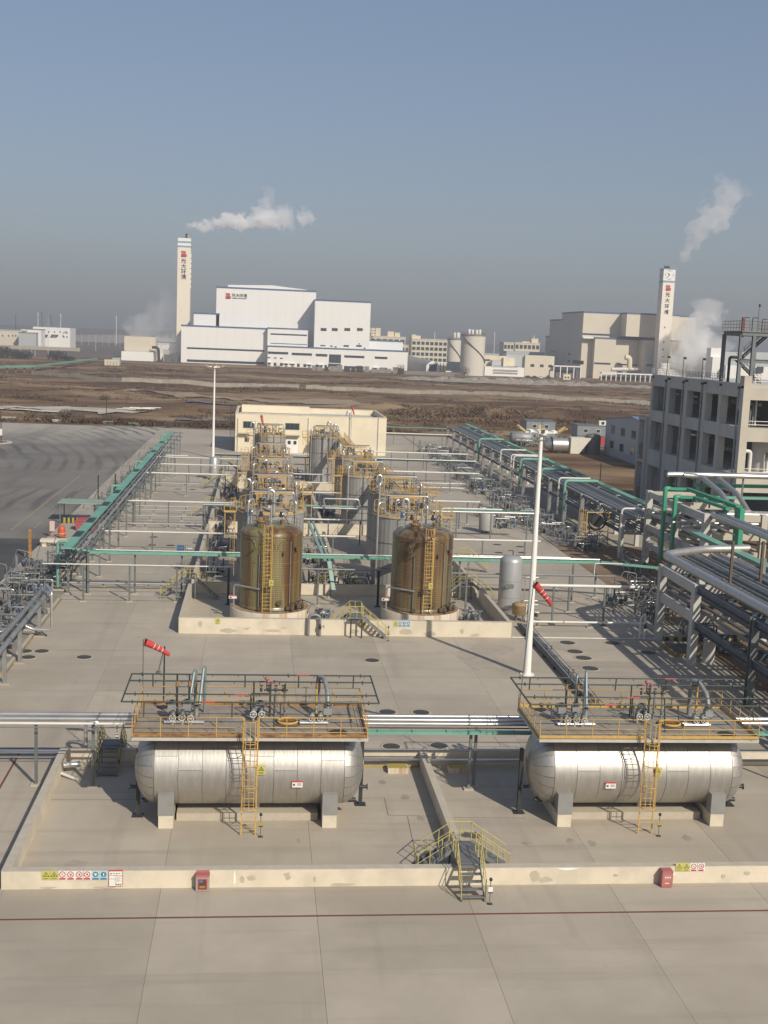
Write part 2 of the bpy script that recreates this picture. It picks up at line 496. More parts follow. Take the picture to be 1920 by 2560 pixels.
def road_material():
    m, N, L, b = nodes_of('tyre_marked_road')
    p = N.new('ShaderNodeNewGeometry').outputs['Position']
    base = n_mix(N, L, n_range(N, L, n_noise(N, L, p, .06, 5), .35, .65), (.14, .128, .112), (.21, .192, .166))
    # dusty pale strip along the far end of the road
    sx = N.new('ShaderNodeSeparateXYZ'); L.new(p, sx.inputs[0])
    far = n_range(N, L, n_math(N, L, 'ADD', sx.outputs['Y'], n_math(N, L, 'MULTIPLY', n_noise(N, L, p, .03, 3), 50)), 292, 330)
    base = n_mix(N, L, far, base, (.36, .325, .27))
    # turning tyre tracks: rings about a point left of the loading bays
    v = n_map(N, L, p, (1, .42, 1), (78, -80, 0))
    w = N.new('ShaderNodeTexWave'); w.wave_type = 'RINGS'; w.rings_direction = 'Z'
    w.inputs['Scale'].default_value = .11; w.inputs['Distortion'].default_value = 9; w.inputs['Detail'].default_value = 3; w.inputs['Detail Scale'].default_value = .35
    L.new(v, w.inputs['Vector'])
    msk = n_range(N, L, n_noise(N, L, p, .022, 3), .44, .62)
    dark = n_math(N, L, 'MULTIPLY', n_range(N, L, w.outputs['Fac'], .62, .95), msk)
    base = n_mix(N, L, n_math(N, L, 'MULTIPLY', dark, .75), base, (.065, .06, .056))
    v2 = n_map(N, L, p, (.18, .018, 1), (0, 0, 0), (0, 0, R(-8)))
    st = n_range(N, L, n_noise(N, L, v2, 1.0, 5), .5, .75)
    base = n_mix(N, L, n_math(N, L, 'MULTIPLY', st, .55), base, (.085, .078, .07))
    L.new(base, b.inputs['Base Color']); b.inputs['Roughness'].default_value = .85
    return m
M_asphalt = road_material()
M_darkroad = mat('dark_asphalt', (.055, .053, .052), (.085, .08, .075), scale=.3, rough=.85, world=True, big=(.045, .045, .045), bigscale=.08)

def field_material():
    m, N, L, b = nodes_of('winter_field_soil')
    p = N.new('ShaderNodeNewGeometry').outputs['Position']
    v = n_map(N, L, p, (.012, .035, .05))
    f = n_noise(N, L, v, 1.0, 8, .65, .4)
    col = n_ramp(N, L, f, [(.30, (.07, .040, .025)), (.42, (.11, .066, .038)), (.50, (.185, .122, .071)), (.58, (.27, .19, .112)), (.70, (.33, .245, .152))])
    v2 = n_map(N, L, p, (.25, .6, .5))
    f2 = n_noise(N, L, v2, 1.0, 6, .7)
    col = n_mix(N, L, n_range(N, L, f2, .55, .75), col, (.12, .078, .052))
    L.new(col, b.inputs['Base Color']); b.inputs['Roughness'].default_value = 1.0
    b.inputs['Specular IOR Level'].default_value = .1
    bp = N.new('ShaderNodeBump'); bp.inputs['Distance'].default_value = .18
    L.new(n_noise(N, L, p, .5, 6, .7), bp.inputs['Height']); L.new(bp.outputs[0], b.inputs['Normal'])
    return m
M_field = field_material()
M_far = mat('far_plain_soil', (.10, .075, .055), (.15, .115, .085), scale=.006, rough=1, world=True, big=(.075, .06, .05), bigscale=.002)

# ------------------------------------------------------------------ the ground
mb = MB()
nseg = 48
rings = [0, 400, 1200, 3000, 7000, 14000]
mb.add([(0, 300, -.9)], [])
vs = [(0, 300, -.9)]
fs = []
for k, rr in enumerate(rings[1:]):
    for i in range(nseg):
        t = 2 * PI * i / nseg
        vs.append((rr * math.cos(t), 300 + rr * math.sin(t), -.9))
for i in range(nseg):
    fs.append((0, 1 + i, 1 + (i + 1) % nseg))
for k in range(len(rings) - 2):
    a = 1 + k * nseg; c = a + nseg
    for i in range(nseg):
        fs.append((a + i, c + i, c + (i + 1) % nseg, a + (i + 1) % nseg))
mb = MB().add(vs, fs)
tag(mb.build('ground', M_far), kind='structure')

# rough field between the site and the plants: a gridded sheet with humps
from mathutils import noise as mnoise
def fbm(x, y, s, o=4):
    return mnoise.fractal(Vector((x * s, y * s, 3.1)), .8, 2.1, o)
def smooth(a, b, x):
    t = max(0.0, min(1.0, (x - a) / (b - a)))
    return t * t * (3 - 2 * t)
def field_z(x, y):
    site = (1 - smooth(52, 60, x)) * (1 - smooth(314, 322, y + (6 * fbm(x, 0, .05))))
    near = 1 - smooth(118, 150, y)
    h = .75 * fbm(x, y, .02) + .35 * fbm(x, y, .09)
    h += 1.1 * max(0, fbm(x + 90, y * 1.4, .035) - .1)
    # heaps of dug soil beyond the little building and the rack
    for (cx, cy, sx, sy, hh) in ((64, 405, 16, 9, 4.2), (82, 398, 10, 8, 3.0), (44, 430, 10, 6, 3.2), (100, 420, 12, 8, 2.2), (-22, 372, 9, 5, 2.6), (-65, 470, 20, 9, 1.6), (120, 430, 22, 9, 2.0), (70, 440, 18, 7, 2.4)):
        d = ((x - cx) / sx) ** 2 + ((y - cy) / sy) ** 2
        if d < 6: h += hh * math.exp(-d) * (1 + .5 * fbm(x, y, .2))
    far = smooth(760, 840, y)
    h = h * (1 - far) + .1 * far
    edge = smooth(314, 345, y) if x < 56 else smooth(54, 75, x)
    h = h * edge * (1 - .85 * smooth(56, 62, x) * (1 - smooth(300, 335, y)))
    flat = -.45 * max(site, near)
    return h * (1 - max(site, near)) + flat - .05
gx = np.arange(-330, 431, 4.0)
gy = np.concatenate([np.arange(120, 560, 3.6), np.arange(560, 1000, 6.0)])
vs = [(float(x), float(y), field_z(float(x), float(y))) for y in gy for x in gx]
nx = len(gx)
fs = [(j * nx + i, j * nx + i + 1, (j + 1) * nx + i + 1, (j + 1) * nx + i) for j in range(len(gy) - 1) for i in range(nx - 1)]
fo = MB().add(vs, fs, True).build('field', M_field, fix=False)
tag(fo, kind='structure')

# pavement: base sheet, slabs with open joints close by, one sheet beyond
pv = MB().add([(-26, 20, -.06), (56, 20, -.06), (56, 320, -.06), (-26, 320, -.06)], [(0, 1, 2, 3)]).build('pavement', mat('joint_shadow_concrete', (.12, .105, .085), (.10, .09, .07), world=True, rough=.95), fix=False)
tag(pv, kind='structure')
W[pv.name] = Vector((0, 0, 0))
SX, SY = 7.2, 9.6
sm = MB().box(.007, SX - .007, .005, SY - .005, -.055, 0).mesh('slab', M_conc)
x0s = -4.02 - 3 * SX
for i in range(9):
    for j in range(9):
        x = x0s + i * SX; y = 36.0 + j * SY
        if x > 34: continue
        link_mesh('slab', sm, pv, (x, y, rnd.uniform(-.003, .003)))
far = MB()
far.box(-25.6, 38.75, 122.4 + .012, 318, -.05, 0)
far.box(39.0, 54, 150, 318, -.05, 0)
tag(far.build('far_pavement', M_conc_far), kind='structure')
er = MB().box(38.8, 62, 20, 149.8, -.04, -.005)
tag(er.build('earth_strip', M_earth), kind='structure')
rd = MB().box(-130, -25.66, 20, 319, -.05, -.012)
tag(rd.build('road', M_asphalt), kind='structure')
rp = MB().box(-130, -25.66, 20, 146.2, -.011, -.006)
tag(rp.build('dark_road', M_darkroad), kind='structure')
ln = MB()
ln.box(-40, 60, 50.25, 50.38, .0045, .008)
tag(ln.build('red_line', M_redline), kind='structure')
ln = MB()
ln.box(-14.1, -13.97, 56, 72.3, .0045, .008)
ln.box(-13.969, -12.2, 72.17, 72.3, .0045, .008)
tag(ln.build('red_line', M_redline), kind='structure')
ln = MB()
ln.box(-30.95, -30.78, 152, 212, -.005, -.002)
tag(ln.build('yellow_line', M_yline), kind='structure')
for k in range(4):
    y = 154 + k * 12
    tag(MB().box(-28.45, -28.3, y, y + 5.5, -.005, -.002).build('lane_dash', M_yline), kind='structure')
# stained and wet patches on the concrete, thin sheets with ragged outlines
def blot(name, cx, cy, rx, ry, m, seed, z=.006):
    q = random.Random(seed)
    z += .0045 * (seed % 3)
    n = 22
    pts = []
    for i in range(n):
        t = 2 * PI * i / n
        k = .72 + .5 * q.random()
        pts.append((cx + rx * k * math.cos(t), cy + ry * k * math.sin(t)))
    return tag(MB().plate(pts, z - .004, z).build(name, m), kind='structure')
M_blot = mat('damp_concrete', (.33, .285, .222), (.375, .328, .26), scale=.9, rough=.85, world=True)
M_blotd = mat('oil_stained_concrete', (.27, .235, .185), (.36, .315, .25), scale=1.3, rough=.85, world=True, lo=.42, hi=.58)
blot('stain', -8.6, 55.3, .55, .5, M_blotd, 1)
blot('stain', -8.3, 55.8, .5, .5, M_blot, 12)
blot('stain', 11.8, 59.0, .62, .42, mat('dark_drain_stain', (.07, .065, .055), (.11, .1, .085), scale=3, rough=.8, world=True), 3)
blot('stain', 14.6, 57.9, .35, .18, M_blotd, 4)
blot('stain', 18.6, 93.5, 1.6, 3.2, M_blot, 5)
blot('stain', 20.4, 97.2, 1.8, 1.8, M_blot, 6)
blot('stain', 26.4, 98.6, 1.6, 1.6, M_blot, 7)
blot('stain', 2.6, 58.4, .07, .3, M_blotd, 8)
for k in range(7):
    blot('stain', rnd.uniform(12.9, 13.6), 56.3 + .16 * k, rnd.uniform(.06, .2), .04, M_blotd, 30 + k)
for k, (x, y) in enumerate(((17.0, 58.2), (18.1, 57.9), (15.2, 62.0), (8.9, 64.2), (7.8, 66.5), (9.4, 61.2), (23.5, 58.5))):
    blot('stain', x, y, .22, .35, M_blotd, 50 + k)

# dry weeds and scrub standing in the field: nobody could count them
vs = []; fs = []
q = random.Random(11)
def tuft(x, y, z, h, w, n):
    for _ in range(n):
        a = q.uniform(0, 2 * PI); l = q.uniform(.4, 1.0)
        bx = x + q.uniform(-w, w); by = y + q.uniform(-w, w)
        tx = bx + math.cos(a) * w * .6; ty = by + math.sin(a) * w * .6
        ww = w * q.uniform(.04, .10)
        i = len(vs)
        vs.extend([(bx - ww * math.sin(a), by + ww * math.cos(a), z - .1), (bx + ww * math.sin(a), by - ww * math.cos(a), z - .1), (tx, ty, z + h * l)])
        fs.append((i, i + 1, i + 2))
cnt = 0
while cnt < 15000:
    y = 320 + (q.random() ** 1.5) * 520
    x = q.uniform(-.27, .36) * y
    if x < 57 and y < 325 + 4 * fbm(x, y, .05): continue
    d = fbm(x * .45, y * 1.5, .018) + .5 * fbm(x, y, .07)
    if y < 340: d += .35
    if -80 < x < -26 and 350 < y < 392: d -= 1
    if d < .12 + q.uniform(-.15, .15): continue
    s = q.uniform(.6, 1.5) * (1 + max(0, d))
    tuft(x, y, field_z(x, y), s * q.uniform(.25, .6), s * 1.3, 13)
    cnt += 1
wd = MB().add(vs, fs)
tag(wd.build('dry_weeds', mat('dry_weed_stalk', (.14, .088, .052), (.235, .16, .095), scale=.05, rough=1, world=True, spec=.05, big=(.095, .06, .038), bigscale=.02), fix=False), kind='stuff')
# ------------------------------------------------------------------ walls of the near containment area
def wall(name, x0, x1, y0, y1, h, label, cap=.0, z0=-.02, group=None, cat='wall'):
    t = thing(name, label, cat, ((x0 + x1) / 2, (y0 + y1) / 2, 0), group)
    MB().box(x0, x1, y0, y1, z0, h - .03).build('wall_face', M_bund, t)
    MB().box(x0 - .008, x1 + .008, y0 - .008, y1 + .008, h - .028, h).build('wall_cap', M_bundtop, t)
    return t
def patches(t, spots, y, seed):
    q = random.Random(seed)
    for k_, (x, z, rx, rz, m) in enumerate(spots):
        n = 13
        pts = [(x + rx * (.65 + .5 * q.random()) * math.cos(2 * PI * i / n), max(.01, z + rz * (.65 + .5 * q.random()) * math.sin(2 * PI * i / n))) for i in range(n)]
        MB().prism(pts, y - .004 - .0013 * k_, y + .002).build('render_patch', m, t)
bw = wall('bund_wall', -11.33, 36, 53.2, 53.62, .9, 'long low cream wall nearest the camera with safety signs along its face')
patches(bw, [(-.6, .5, .05, .4, M_white), (.2, .45, .22, .16, M_patch), (-.25, .4, .12, .2, M_patch), (1.9, .5, .14, .22, M_patch), (1.8, .62, .1, .08, M_patch),
             (10.9 + 3.0, .45, .28, .3, M_patch), (14.4, .25, .4, .16, M_patch), (17.9, .45, .14, .08, M_patch), (23.4, .35, .12, .12, M_patch), (24.6, .5, .2, .1, M_patch),
             (15.5, .8, .5, .07, M_white), (4.5, .1, .6, .07, M_patch), (-9.2, .08, .4, .05, M_patch), (-6.6, .07, .5, .05, M_patch), (28, .3, .4, .12, M_patch), (3.2, .38, .05, .14, M_patch), (20.8, .5, .1, .12, M_white)], 53.2, 4)
wall('bund_wall', -11.33, -10.93, 53.64, 69.4, .9, 'low cream side wall of the near containment area, past the safety signs')
wall('bund_wall', 10.35, 10.75, 53.64, 69.4, .9, 'low dividing wall between the two silver tanks, ending under the small stair')
wall('bund_wall', -11.33, 36, 69.42, 69.82, .9, 'low cream wall along the back of the two horizontal tanks')
# shallow kerbs and floor upstands inside
for (x, lab, c) in ((8.9, 'small yellow topped block against the back wall, on the sunny side of the dividing wall', M_tape), (12.6, 'small yellow topped block against the back wall, in the shade past the dividing wall', M_tape)):
    t = thing('plinth_block', lab, 'concrete block', (x, 68.3, 0), 'yellow topped blocks by the dividing wall')
    MB().box(x - .62, x + .62, 67.9, 68.7, -.01, .34).build('block', M_plinth, t)
    MB().box(x - .56, x + .56, 67.95, 68.66, .342, .36).build('cover', c, t)
t = thing('low_kerb', 'long low kerb with a faded yellow edge below the back wall', 'kerb', (0, 69, 0))
MB().box(-10.9, 10.3, 69.0, 69.38, -.01, .16).build('kerb', M_conc, t)
MB().box(-2, 10.3, 68.98, 69.0, .02, .13).build('edge_stripe', M_tape, t)

# ------------------------------------------------------------------ safety signs
def text_mesh(body, size, depth, name, m, offset=0.0):
    cu = bpy.data.curves.new(name, 'FONT')
    cu.body = body; cu.size = size; cu.extrude = depth / 2; cu.align_x = 'CENTER'; cu.align_y = 'CENTER'; cu.offset = offset
    cu.resolution_u = 2
    o = bpy.data.objects.new(name, cu)
    COL.objects.link(o)
    dg = bpy.context.evaluated_depsgraph_get(); dg.update()
    me = bpy.data.meshes.new_from_object(o.evaluated_get(dg))
    bpy.data.objects.remove(o); bpy.data.curves.remove(cu)
    me.transform(Matrix.Rotation(PI / 2, 4, 'X'))
    me.materials.clear(); me.materials.append(m)
    me.name = name
    return me
def flame(mb, s, y, z0=0):
    mb.prism([(-.14 * s, z0 - .2 * s), (.14 * s, z0 - .2 * s), (.18 * s, z0 - .02 * s), (.07 * s, z0 + .04 * s), (.02 * s, z0 + .22 * s), (-.08 * s, z0 + .02 * s), (-.17 * s, z0 - .02 * s)], y - .002, y)
def sign(kind, pict, w, h, label, loc, group=None, cat='safety sign'):
    """a thin board facing -y with its print raised 2 mm, built in local coordinates"""
    t = thing({'warn': 'warning_sign', 'ban': 'prohibition_sign', 'must': 'mandatory_sign'}[kind], label, cat, loc, group, local=True)
    bm_ = {'warn': M_signy, 'ban': M_signw, 'must': M_signg}[kind]
    MB().box(-w / 2, w / 2, -.008, .008, -h / 2, h / 2).build('board', bm_, t)
    y = -.0085
    s = w * .9
    cz = h * .12
    p = MB(); cpt = MB()
    if kind == 'warn':
        a = s * .46
        tri = [(-a, cz - a * .72), (a, cz - a * .72), (0, cz + a * .85)]
        tin = [(x * .72, cz - .1 * a + (z - cz + .1 * a) * .72) for x, z in tri]
        p.prism(tri, y - .002, y)
        MB().prism(tin, y - .004, y - .0021).build('pictogram_field', M_signy, t)
        g = MB()
        if pict == 'flame': flame(g, s * .62, y - .0045, cz - .1 * a)
        elif pict == 'slip': g.prism([(-.1 * s, cz - .18 * s), (.16 * s, cz - .18 * s), (.04 * s, cz + .06 * s), (-.02 * s, cz + .1 * s), (-.03 * s, cz - .03 * s)], y - .0065, y - .0045)
        else:
            g.prism([(-.12 * s, cz - .16 * s), (.12 * s, cz - .16 * s), (.12 * s, cz - .11 * s), (-.12 * s, cz - .11 * s)], y - .0065, y - .0045)
            g.prism([(-.1 * s, cz - .08 * s), (0, cz + .12 * s), (.09 * s, cz - .06 * s), (.02 * s, cz - .02 * s)], y - .0065, y - .0045)
        g.build('pictogram', M_ink, t)
        p.build('triangle', M_ink, t)
        cpt.box(-s * .32, s * .32, y - .002, y, -h * .40, -h * .30); cpt.build('caption', mat('sign_caption_dark', (.22, .2, .04), rough=.6), t)
    else:
        r_ = s * .38
        if kind == 'ban':
            p.ring((0, y - .001, cz), r_, .022 * w / .4, 22, 4, 'y')
            p.beam((-r_ * .68, y - .002, cz + r_ * .68), (r_ * .68, y - .002, cz - r_ * .68), .004, .035 * w / .4, (0, 1, 0))
            p.build('ring', M_signr, t)
            g = MB()
            if pict == 'match': g.beam((-.14 * s, y - .0025, cz - .1 * s), (.12 * s, y - .0025, cz + .02 * s), .003, .05 * s, (0, 1, 0)); g.box(-.02 * s, .03 * s, y - .004, y - .001, cz + .03 * s, cz + .15 * s)
            elif pict == 'hand': g.prism([(-.12 * s, cz - .02 * s), (0, cz - .16 * s), (.13 * s, cz - .05 * s), (.06 * s, cz + .12 * s), (-.08 * s, cz + .13 * s)], y - .004, y - .001)
            else: g.prism([(-.15 * s, cz - .13 * s), (.03 * s, cz - .16 * s), (.15 * s, cz + .04 * s), (.08 * s, cz + .17 * s), (-.02 * s, cz + .02 * s)], y - .004, y - .001)
            g.build('pictogram', M_ink, t)
            cpt.box(-s * .42, s * .42, y - .002, y, -h * .46, -h * .27); cpt.build('caption', M_signr, t)
        else:
            p.cyl((0, y - .002, cz), (0, y, cz), r_, 22, smooth=False); p.build('disc', M_signb, t)
            g = MB()
            if pict == 'helmet': g.prism([(-.22 * s, cz - .03 * s), (.22 * s, cz - .03 * s), (.15 * s, cz + .13 * s), (0, cz + .18 * s), (-.15 * s, cz + .13 * s)], y - .0042, y - .0022); g.prism([(-.11 * s, cz - .05 * s), (.11 * s, cz - .05 * s), (.07 * s, cz - .2 * s), (-.07 * s, cz - .2 * s)], y - .0042, y - .0022)
            elif pict == 'glove': g.prism([(-.07 * s, cz - .22 * s), (.07 * s, cz - .22 * s), (.09 * s, cz + .1 * s), (.03 * s, cz + .22 * s), (-.05 * s, cz + .18 * s)], y - .0042, y - .0022)
            else: g.cyl((0, y - .0042, cz), (0, y - .0022, cz), r_ * .45, 14)
            g.build('pictogram', M_signw, t)
            cpt.box(-s * .42, s * .42, y - .002, y, -h * .46, -h * .27); cpt.build('caption', M_signb, t)
    return t
G1 = 'safety signs on the near wall, by its corner'
xs = (115, 135.5, 156, 176.7, 198, 218, 239, 259)
info = (('warn', 'hot', 'first yellow warning triangle from the corner of the near wall'), ('warn', 'flame', 'second yellow triangle from the near wall corner, with a flame'),
        ('ban', 'match', 'red ring no smoking sign beside the flame triangle'), ('ban', 'run', 'red ring sign second after the flame triangle'),
        ('ban', 'run', 'red ring sign third after the flame triangle'), ('ban', 'hand', 'red ring sign next to the blue discs on the near wall'),
        ('must', 'helmet', 'blue disc sign with a helmet next to the red rings'), ('must', 'glove', 'blue disc sign beside the tall white notice board'))
for x, (k, p_, lab) in zip(xs, info):
    c = PY(x, 2188.5, 53.18)
    sign(k, p_, .385, .45, lab, c, G1)
c = PY(289, 2195.5, 53.17)
t = thing('notice_board', 'tall white notice board with a red border after the blue discs', 'notice board', c, local=True)
MB().box(-.32, .32, -.01, .01, -.41, .41).build('board', M_signr, t)
MB().box(-.295, .295, -.013, -.0101, -.385, .34).build('sheet', M_signw, t)
g = MB()
g.box(-.29, .29, -.016, -.0131, .13, .15); g.box(-.29, -.02, -.016, -.0131, -.04, -.02); g.box(-.02, -.005, -.016, -.0131, -.37, .13)
for k in range(9): g.box(.03, .26 - .05 * (k % 3), -.0155, -.0131, .08 - .032 * k, .088 - .032 * k)
for k in range(3): g.box(.02 + .085 * k, .085 + .085 * k, -.0155, -.0131, -.35, -.27)
for k in range(4): g.box(-.25 + .13 * k, -.17 + .13 * k, -.0155, -.0131, .2 + .02 * (k % 2), .26)
g.build('print', mat('sign_grey_ink', (.16, .155, .15), rough=.6), t)
xs = (1698, 1716, 1734, 1753)
info = (('warn', 'hot', 'yellow triangle sign nearest the red box on the near wall'), ('warn', 'flame', 'yellow triangle second from the red box on the near wall'),
        ('ban', 'match', 'red ring sign third from the red box on the near wall'), ('ban', 'run', 'red ring sign farthest from the red box on the near wall'))
for x, (k, p_, lab) in zip(xs, info):
    sign(k, p_, .36, .44, lab, PY(x, 2168, 53.18), 'safety signs beside the red box')

# fire point cabinets standing against the wall
c = PZ(506, 2227, 0)
t = thing('fire_cabinet', 'grey fire cabinet with a window and red top against the near wall', 'fire cabinet', (c.x, 52.98, 0), local=True)
MB().box(-.31, .31, -.17, .2, .02, .7).build('cabinet', mat('grey_cabinet', (.33, .30, .28), (.28, .26, .24), rough=.5), t)
MB().box(-.325, .325, -.185, .2, .702, .80).build('lid', M_pink, t)
MB().box(-.22, .22, -.178, -.171, .09, .62).build('door_frame', M_red, t)
MB().box(-.17, .17, -.186, -.1782, .14, .57).build('door_glass', mat('cabinet_glass', (.09, .045, .04), (.13, .06, .05), scale=4, rough=.2), t)
MB().box(-.15, .02, -.19, -.1862, .46, .55).build('sticker', M_signb, t)
MB().box(-.14, .13, -.19, -.1862, .18, .29).build('label', mat('ochre_label', (.3, .2, .06), rough=.6), t)
tag(MB().box(c.x - .3, c.x + .3, 53.17, 53.19, .80, .885).build('fire_point_label', M_pink), 'small faded red strip label above the grey fire cabinet', 'label')
c = PZ(1666, 2218, 0)
t = thing('fire_box', 'faded red steel fire equipment box against the near wall', 'fire cabinet', (c.x, 52.9, 0), local=True)
MB().box(-.27, .27, -.18, .22, .05, .78).build('box', M_pink, t)
MB().prism([(-.29, .782), (.29, .782), (.26, .86), (-.26, .86)], -.2, .24).build('lid', M_pink, t)
for s in (-1, 1): MB().box(s * .2 - .03, s * .2 + .03, -.15, .19, -.01, .05).build('foot', M_red, t)
MB().box(-.21, .21, -.186, -.181, .36, .70).build('door_panel', mat('faded_red_panel', (.43, .17, .155), rough=.6), t)
g = MB()
for k in range(4): g.box(-.14 + .08 * k, -.09 + .08 * k, -.189, -.1861, .50, .57)
g.box(-.12, .1, -.189, -.1861, .22, .26)
g.build('lettering', M_signw, t)
tag(MB().box(c.x - .2, c.x + .2, 53.17, 53.19, .70, .80).build('fire_point_label', M_pink), 'small faded red strip label above the red fire box', 'label')

# ------------------------------------------------------------------ railings, ladders, stairs
_pm = {}
def post_mesh(h, r, m):
    k = (round(h, 3), r, m.name)
    if k not in _pm: _pm[k] = MB().cyl((0, 0, 0), (0, 0, h), r, 6).mesh('railing_post', m)
    return _pm[k]
def railing(t, pts, m, h=1.05, sp=1.5, r=.026, toe=None, mids=(.5,), posts=True, closed=False):
    """rails, posts and toe board along a path (coordinates of the thing)"""
    P = [Vector(p) for p in pts]
    up = Vector((0, 0, h))
    a = MB().tube([p + up for p in P], r, 6, closed=closed)
    o = a.build('handrail', m, t)
    for k in mids:
        MB().tube([p + up * k for p in P], r * .8, 6, closed=closed).build('mid_rail', m, t)
    segs = list(zip(P, P[1:] + ([P[0]] if closed else [])))
    segs = segs[:len(P) - (0 if closed else 1)]
    pm = post_mesh(h, r, m)
    last = None
    many = MB()
    for a_, b_ in segs:
        n = max(1, round((b_ - a_).length / sp))
        for k in range(n + 1):
            p = a_ + (b_ - a_) * (k / n)
            if last is not None and (p - last).length < .2: continue
            if closed and k == n: continue
            if posts: put('railing_post', pm, t, p)
            else: many.cyl(p, p + up, r, 5)
            last = p
    if not posts: tag(many.build('railing_posts', m, t), kind='stuff')
    if toe:
        g = MB()
        for a_, b_ in segs:
            g.beam(a_ + Vector((0, 0, .08)), b_ + Vector((0, 0, .08)), .012, .16)
        g.build('toe_board', toe, t)
def caged_ladder(label, base, top_z, m, face=(0, -1), width=.7, cage0=2.3, group=None, hoops=5, lean=0.0, name='caged_ladder', cat='ladder', over=1.1, strips=5, rungs=True):
    """ladder at base (x,y,z), climber's side along face"""
    bx, by, bz = base
    t = thing(name, label, cat, base, group, local=True)
    H = top_z - bz
    fx, fy = face
    rx, ry = -fy, fx
    def q(u, d, z): return (rx * u + fx * d, ry * u + fy * d, z)
    for s in (-1, 1):
        MB().beam(q(s * width / 2, 0, 0), q(s * width / 2, -lean, H + over), .065, .05, (fx, fy, 0)).build('stile', m, t)
    rm = MB().cyl(q(-width / 2, 0, 0), q(width / 2, 0, 0), .019, 6).mesh('rung', m)
    n = int(H / .34)
    if rungs:
        for k in range(n):
            put('rung', rm, t, (0, 0, .3 + k * .34))
    else:
        g = MB()
        for k in range(n): g.cyl(q(-width / 2, 0, .3 + k * .34), q(width / 2, 0, .3 + k * .34), .019, 4)
        g.build('rungs', m, t)
    rad = width * .56
    hp = []
    for i in range(13):
        a = PI * i / 12
        hp.append(q(-math.cos(a) * rad, math.sin(a) * rad * 1.25, 0))
    hm = MB().tube(hp, .022, 5).mesh('cage_hoop', m)
    for k in range(hoops):
        z = cage0 + (H + over * .9 - cage0) * k / max(1, hoops - 1)
        put('cage_hoop', hm, t, (0, 0, z))
    for i in range(strips):
        a = PI * (i + .5) / strips
        x, y, _ = q(-math.cos(a) * rad, math.sin(a) * rad * 1.25, 0)
        MB().beam((x, y, cage0), (x, y, H + over * .9), .03, .012, (fx, fy, 0)).build('cage_strip', m, t)
    return t
def stair_flight(t, p0, p1, width, m_str, m_rail, nstep, rail=True, tread='tread'):
    """p0 foot, p1 head, centre line; treads, two stringers and sloped handrails as parts of t"""
    p0 = Vector(p0); p1 = Vector(p1)
    d = p1 - p0; dh = Vector((d.x, d.y, 0)); L = dh.length; dh.normalize()
    n = Vector((-dh.y, dh.x, 0)) * (width / 2)
    for s in (-1, 1):
        MB().beam(p0 + n * s, p1 + n * s, .045, .2).build('stringer', m_str, t)
    for k in range(nstep):
        f = (k + .5) / nstep
        c = p0 + d * f + Vector((0, 0, .06))
        MB().beam(c - n * .96, c + n * .96, min(.27, L / nstep * .82), .035).build(tread, m_str, t)
    if rail:
        up = Vector((0, 0, 1.0))
        for s in (-1, 1):
            a = p0 + n * s * 1.08; b = p1 + n * s * 1.08
            MB().tube([a + up, b + up], .024, 6).build('handrail', m_rail, t)
            MB().tube([a + up * .52, b + up * .52], .019, 6).build('mid_rail', m_rail, t)
            k = max(2, int((p1 - p0).length / 1.0) + 1)
            for i in range(k):
                f = (i + .08) / k
                p = a + (b - a) * f
                MB().cyl(p, p + up, .024, 6).build('railing_post', m_rail, t)
def crossover(label, c, zp, half, run, width, axis, m_str, m_rail, group=None, third=None, legs=True):
    """small bridge over a wall: landing with a flight down on either side along axis"""
    x, y = c
    t = thing('crossover_stair', label, 'stair', (x, y, 0), group)
    ax = Vector((1, 0, 0)) if axis == 'x' else Vector((0, 1, 0))
    nx_ = Vector((-ax.y, ax.x, 0))
    C = Vector((x, y, zp))
    a = C - ax * half; b = C + ax * half
    MB().beam(a, b, width, .05).build('landing', mat('landing_plate', (.155, .155, .155), (.12, .12, .115), scale=3, rough=.6, rust=.25), t)
    n = max(3, int(zp / .2))
    stair_flight(t, a - ax * run - Vector((0, 0, zp)), a, width, m_str, m_rail, n)
    stair_flight(t, b + ax * run - Vector((0, 0, zp)), b, width, m_str, m_rail, n)
    up = Vector((0, 0, 1.0))
    for s in (-1, 1):
        if third is not None and s == third: continue
        e = nx_ * (width / 2 * 1.08) * s
        MB().tube([a + e + up, b + e + up], .024, 6).build('handrail', m_rail, t)
        MB().tube([a + e + up * .5, b + e + up * .5], .019, 6).build('mid_rail', m_rail, t)
        for k in range(3):
            p = a + e + (b - a) * (k / 2)
            MB().cyl(p, p + up, .024, 6).build('railing_post', m_rail, t)
    if legs:
        for p in (a, b):
            for s in (-1, 1):
                q_ = p + nx_ * (width / 2 - .06) * s
                MB().box(q_.x - .04, q_.x + .04, q_.y - .04, q_.y + .04, 0, zp - .03).build('leg', m_str, t)
    return t
M_str = mat('grey_stair_steel', (.19, .195, .19), (.145, .15, .145), scale=2, rough=.55, rust=.28)
# three way stair where the dividing wall meets the near wall
t = thing('crossover_stair', 'grey stair with pale yellow railings going over the near wall in three flights', 'stair', (10.55, 54.0, 0))
MB().box(10.0, 11.12, 53.0, 55.6, 1.15, 1.2).build('landing', mat('landing_plate', (.155, .155, .155), (.12, .12, .115), scale=3, rough=.6, rust=.25), t)
stair_flight(t, (10.56, 51.5, 0), (10.56, 53.0, 1.18), 1.08, M_str, M_yel2, 5)
stair_flight(t, (8.25, 55.0, 0), (10.0, 55.0, 1.18), 1.05, M_str, M_yel2, 5)
stair_flight(t, (12.9, 55.0, 0), (11.12, 55.0, 1.18), 1.05, M_str, M_yel2, 5)
railing(t, [(10.0, 55.62, 1.2), (11.12, 55.62, 1.2)], M_yel2, 1.0, .6)
railing(t, [(10.0, 53.0, 1.2), (10.0, 54.4, 1.2)], M_yel2, 1.0, .7)
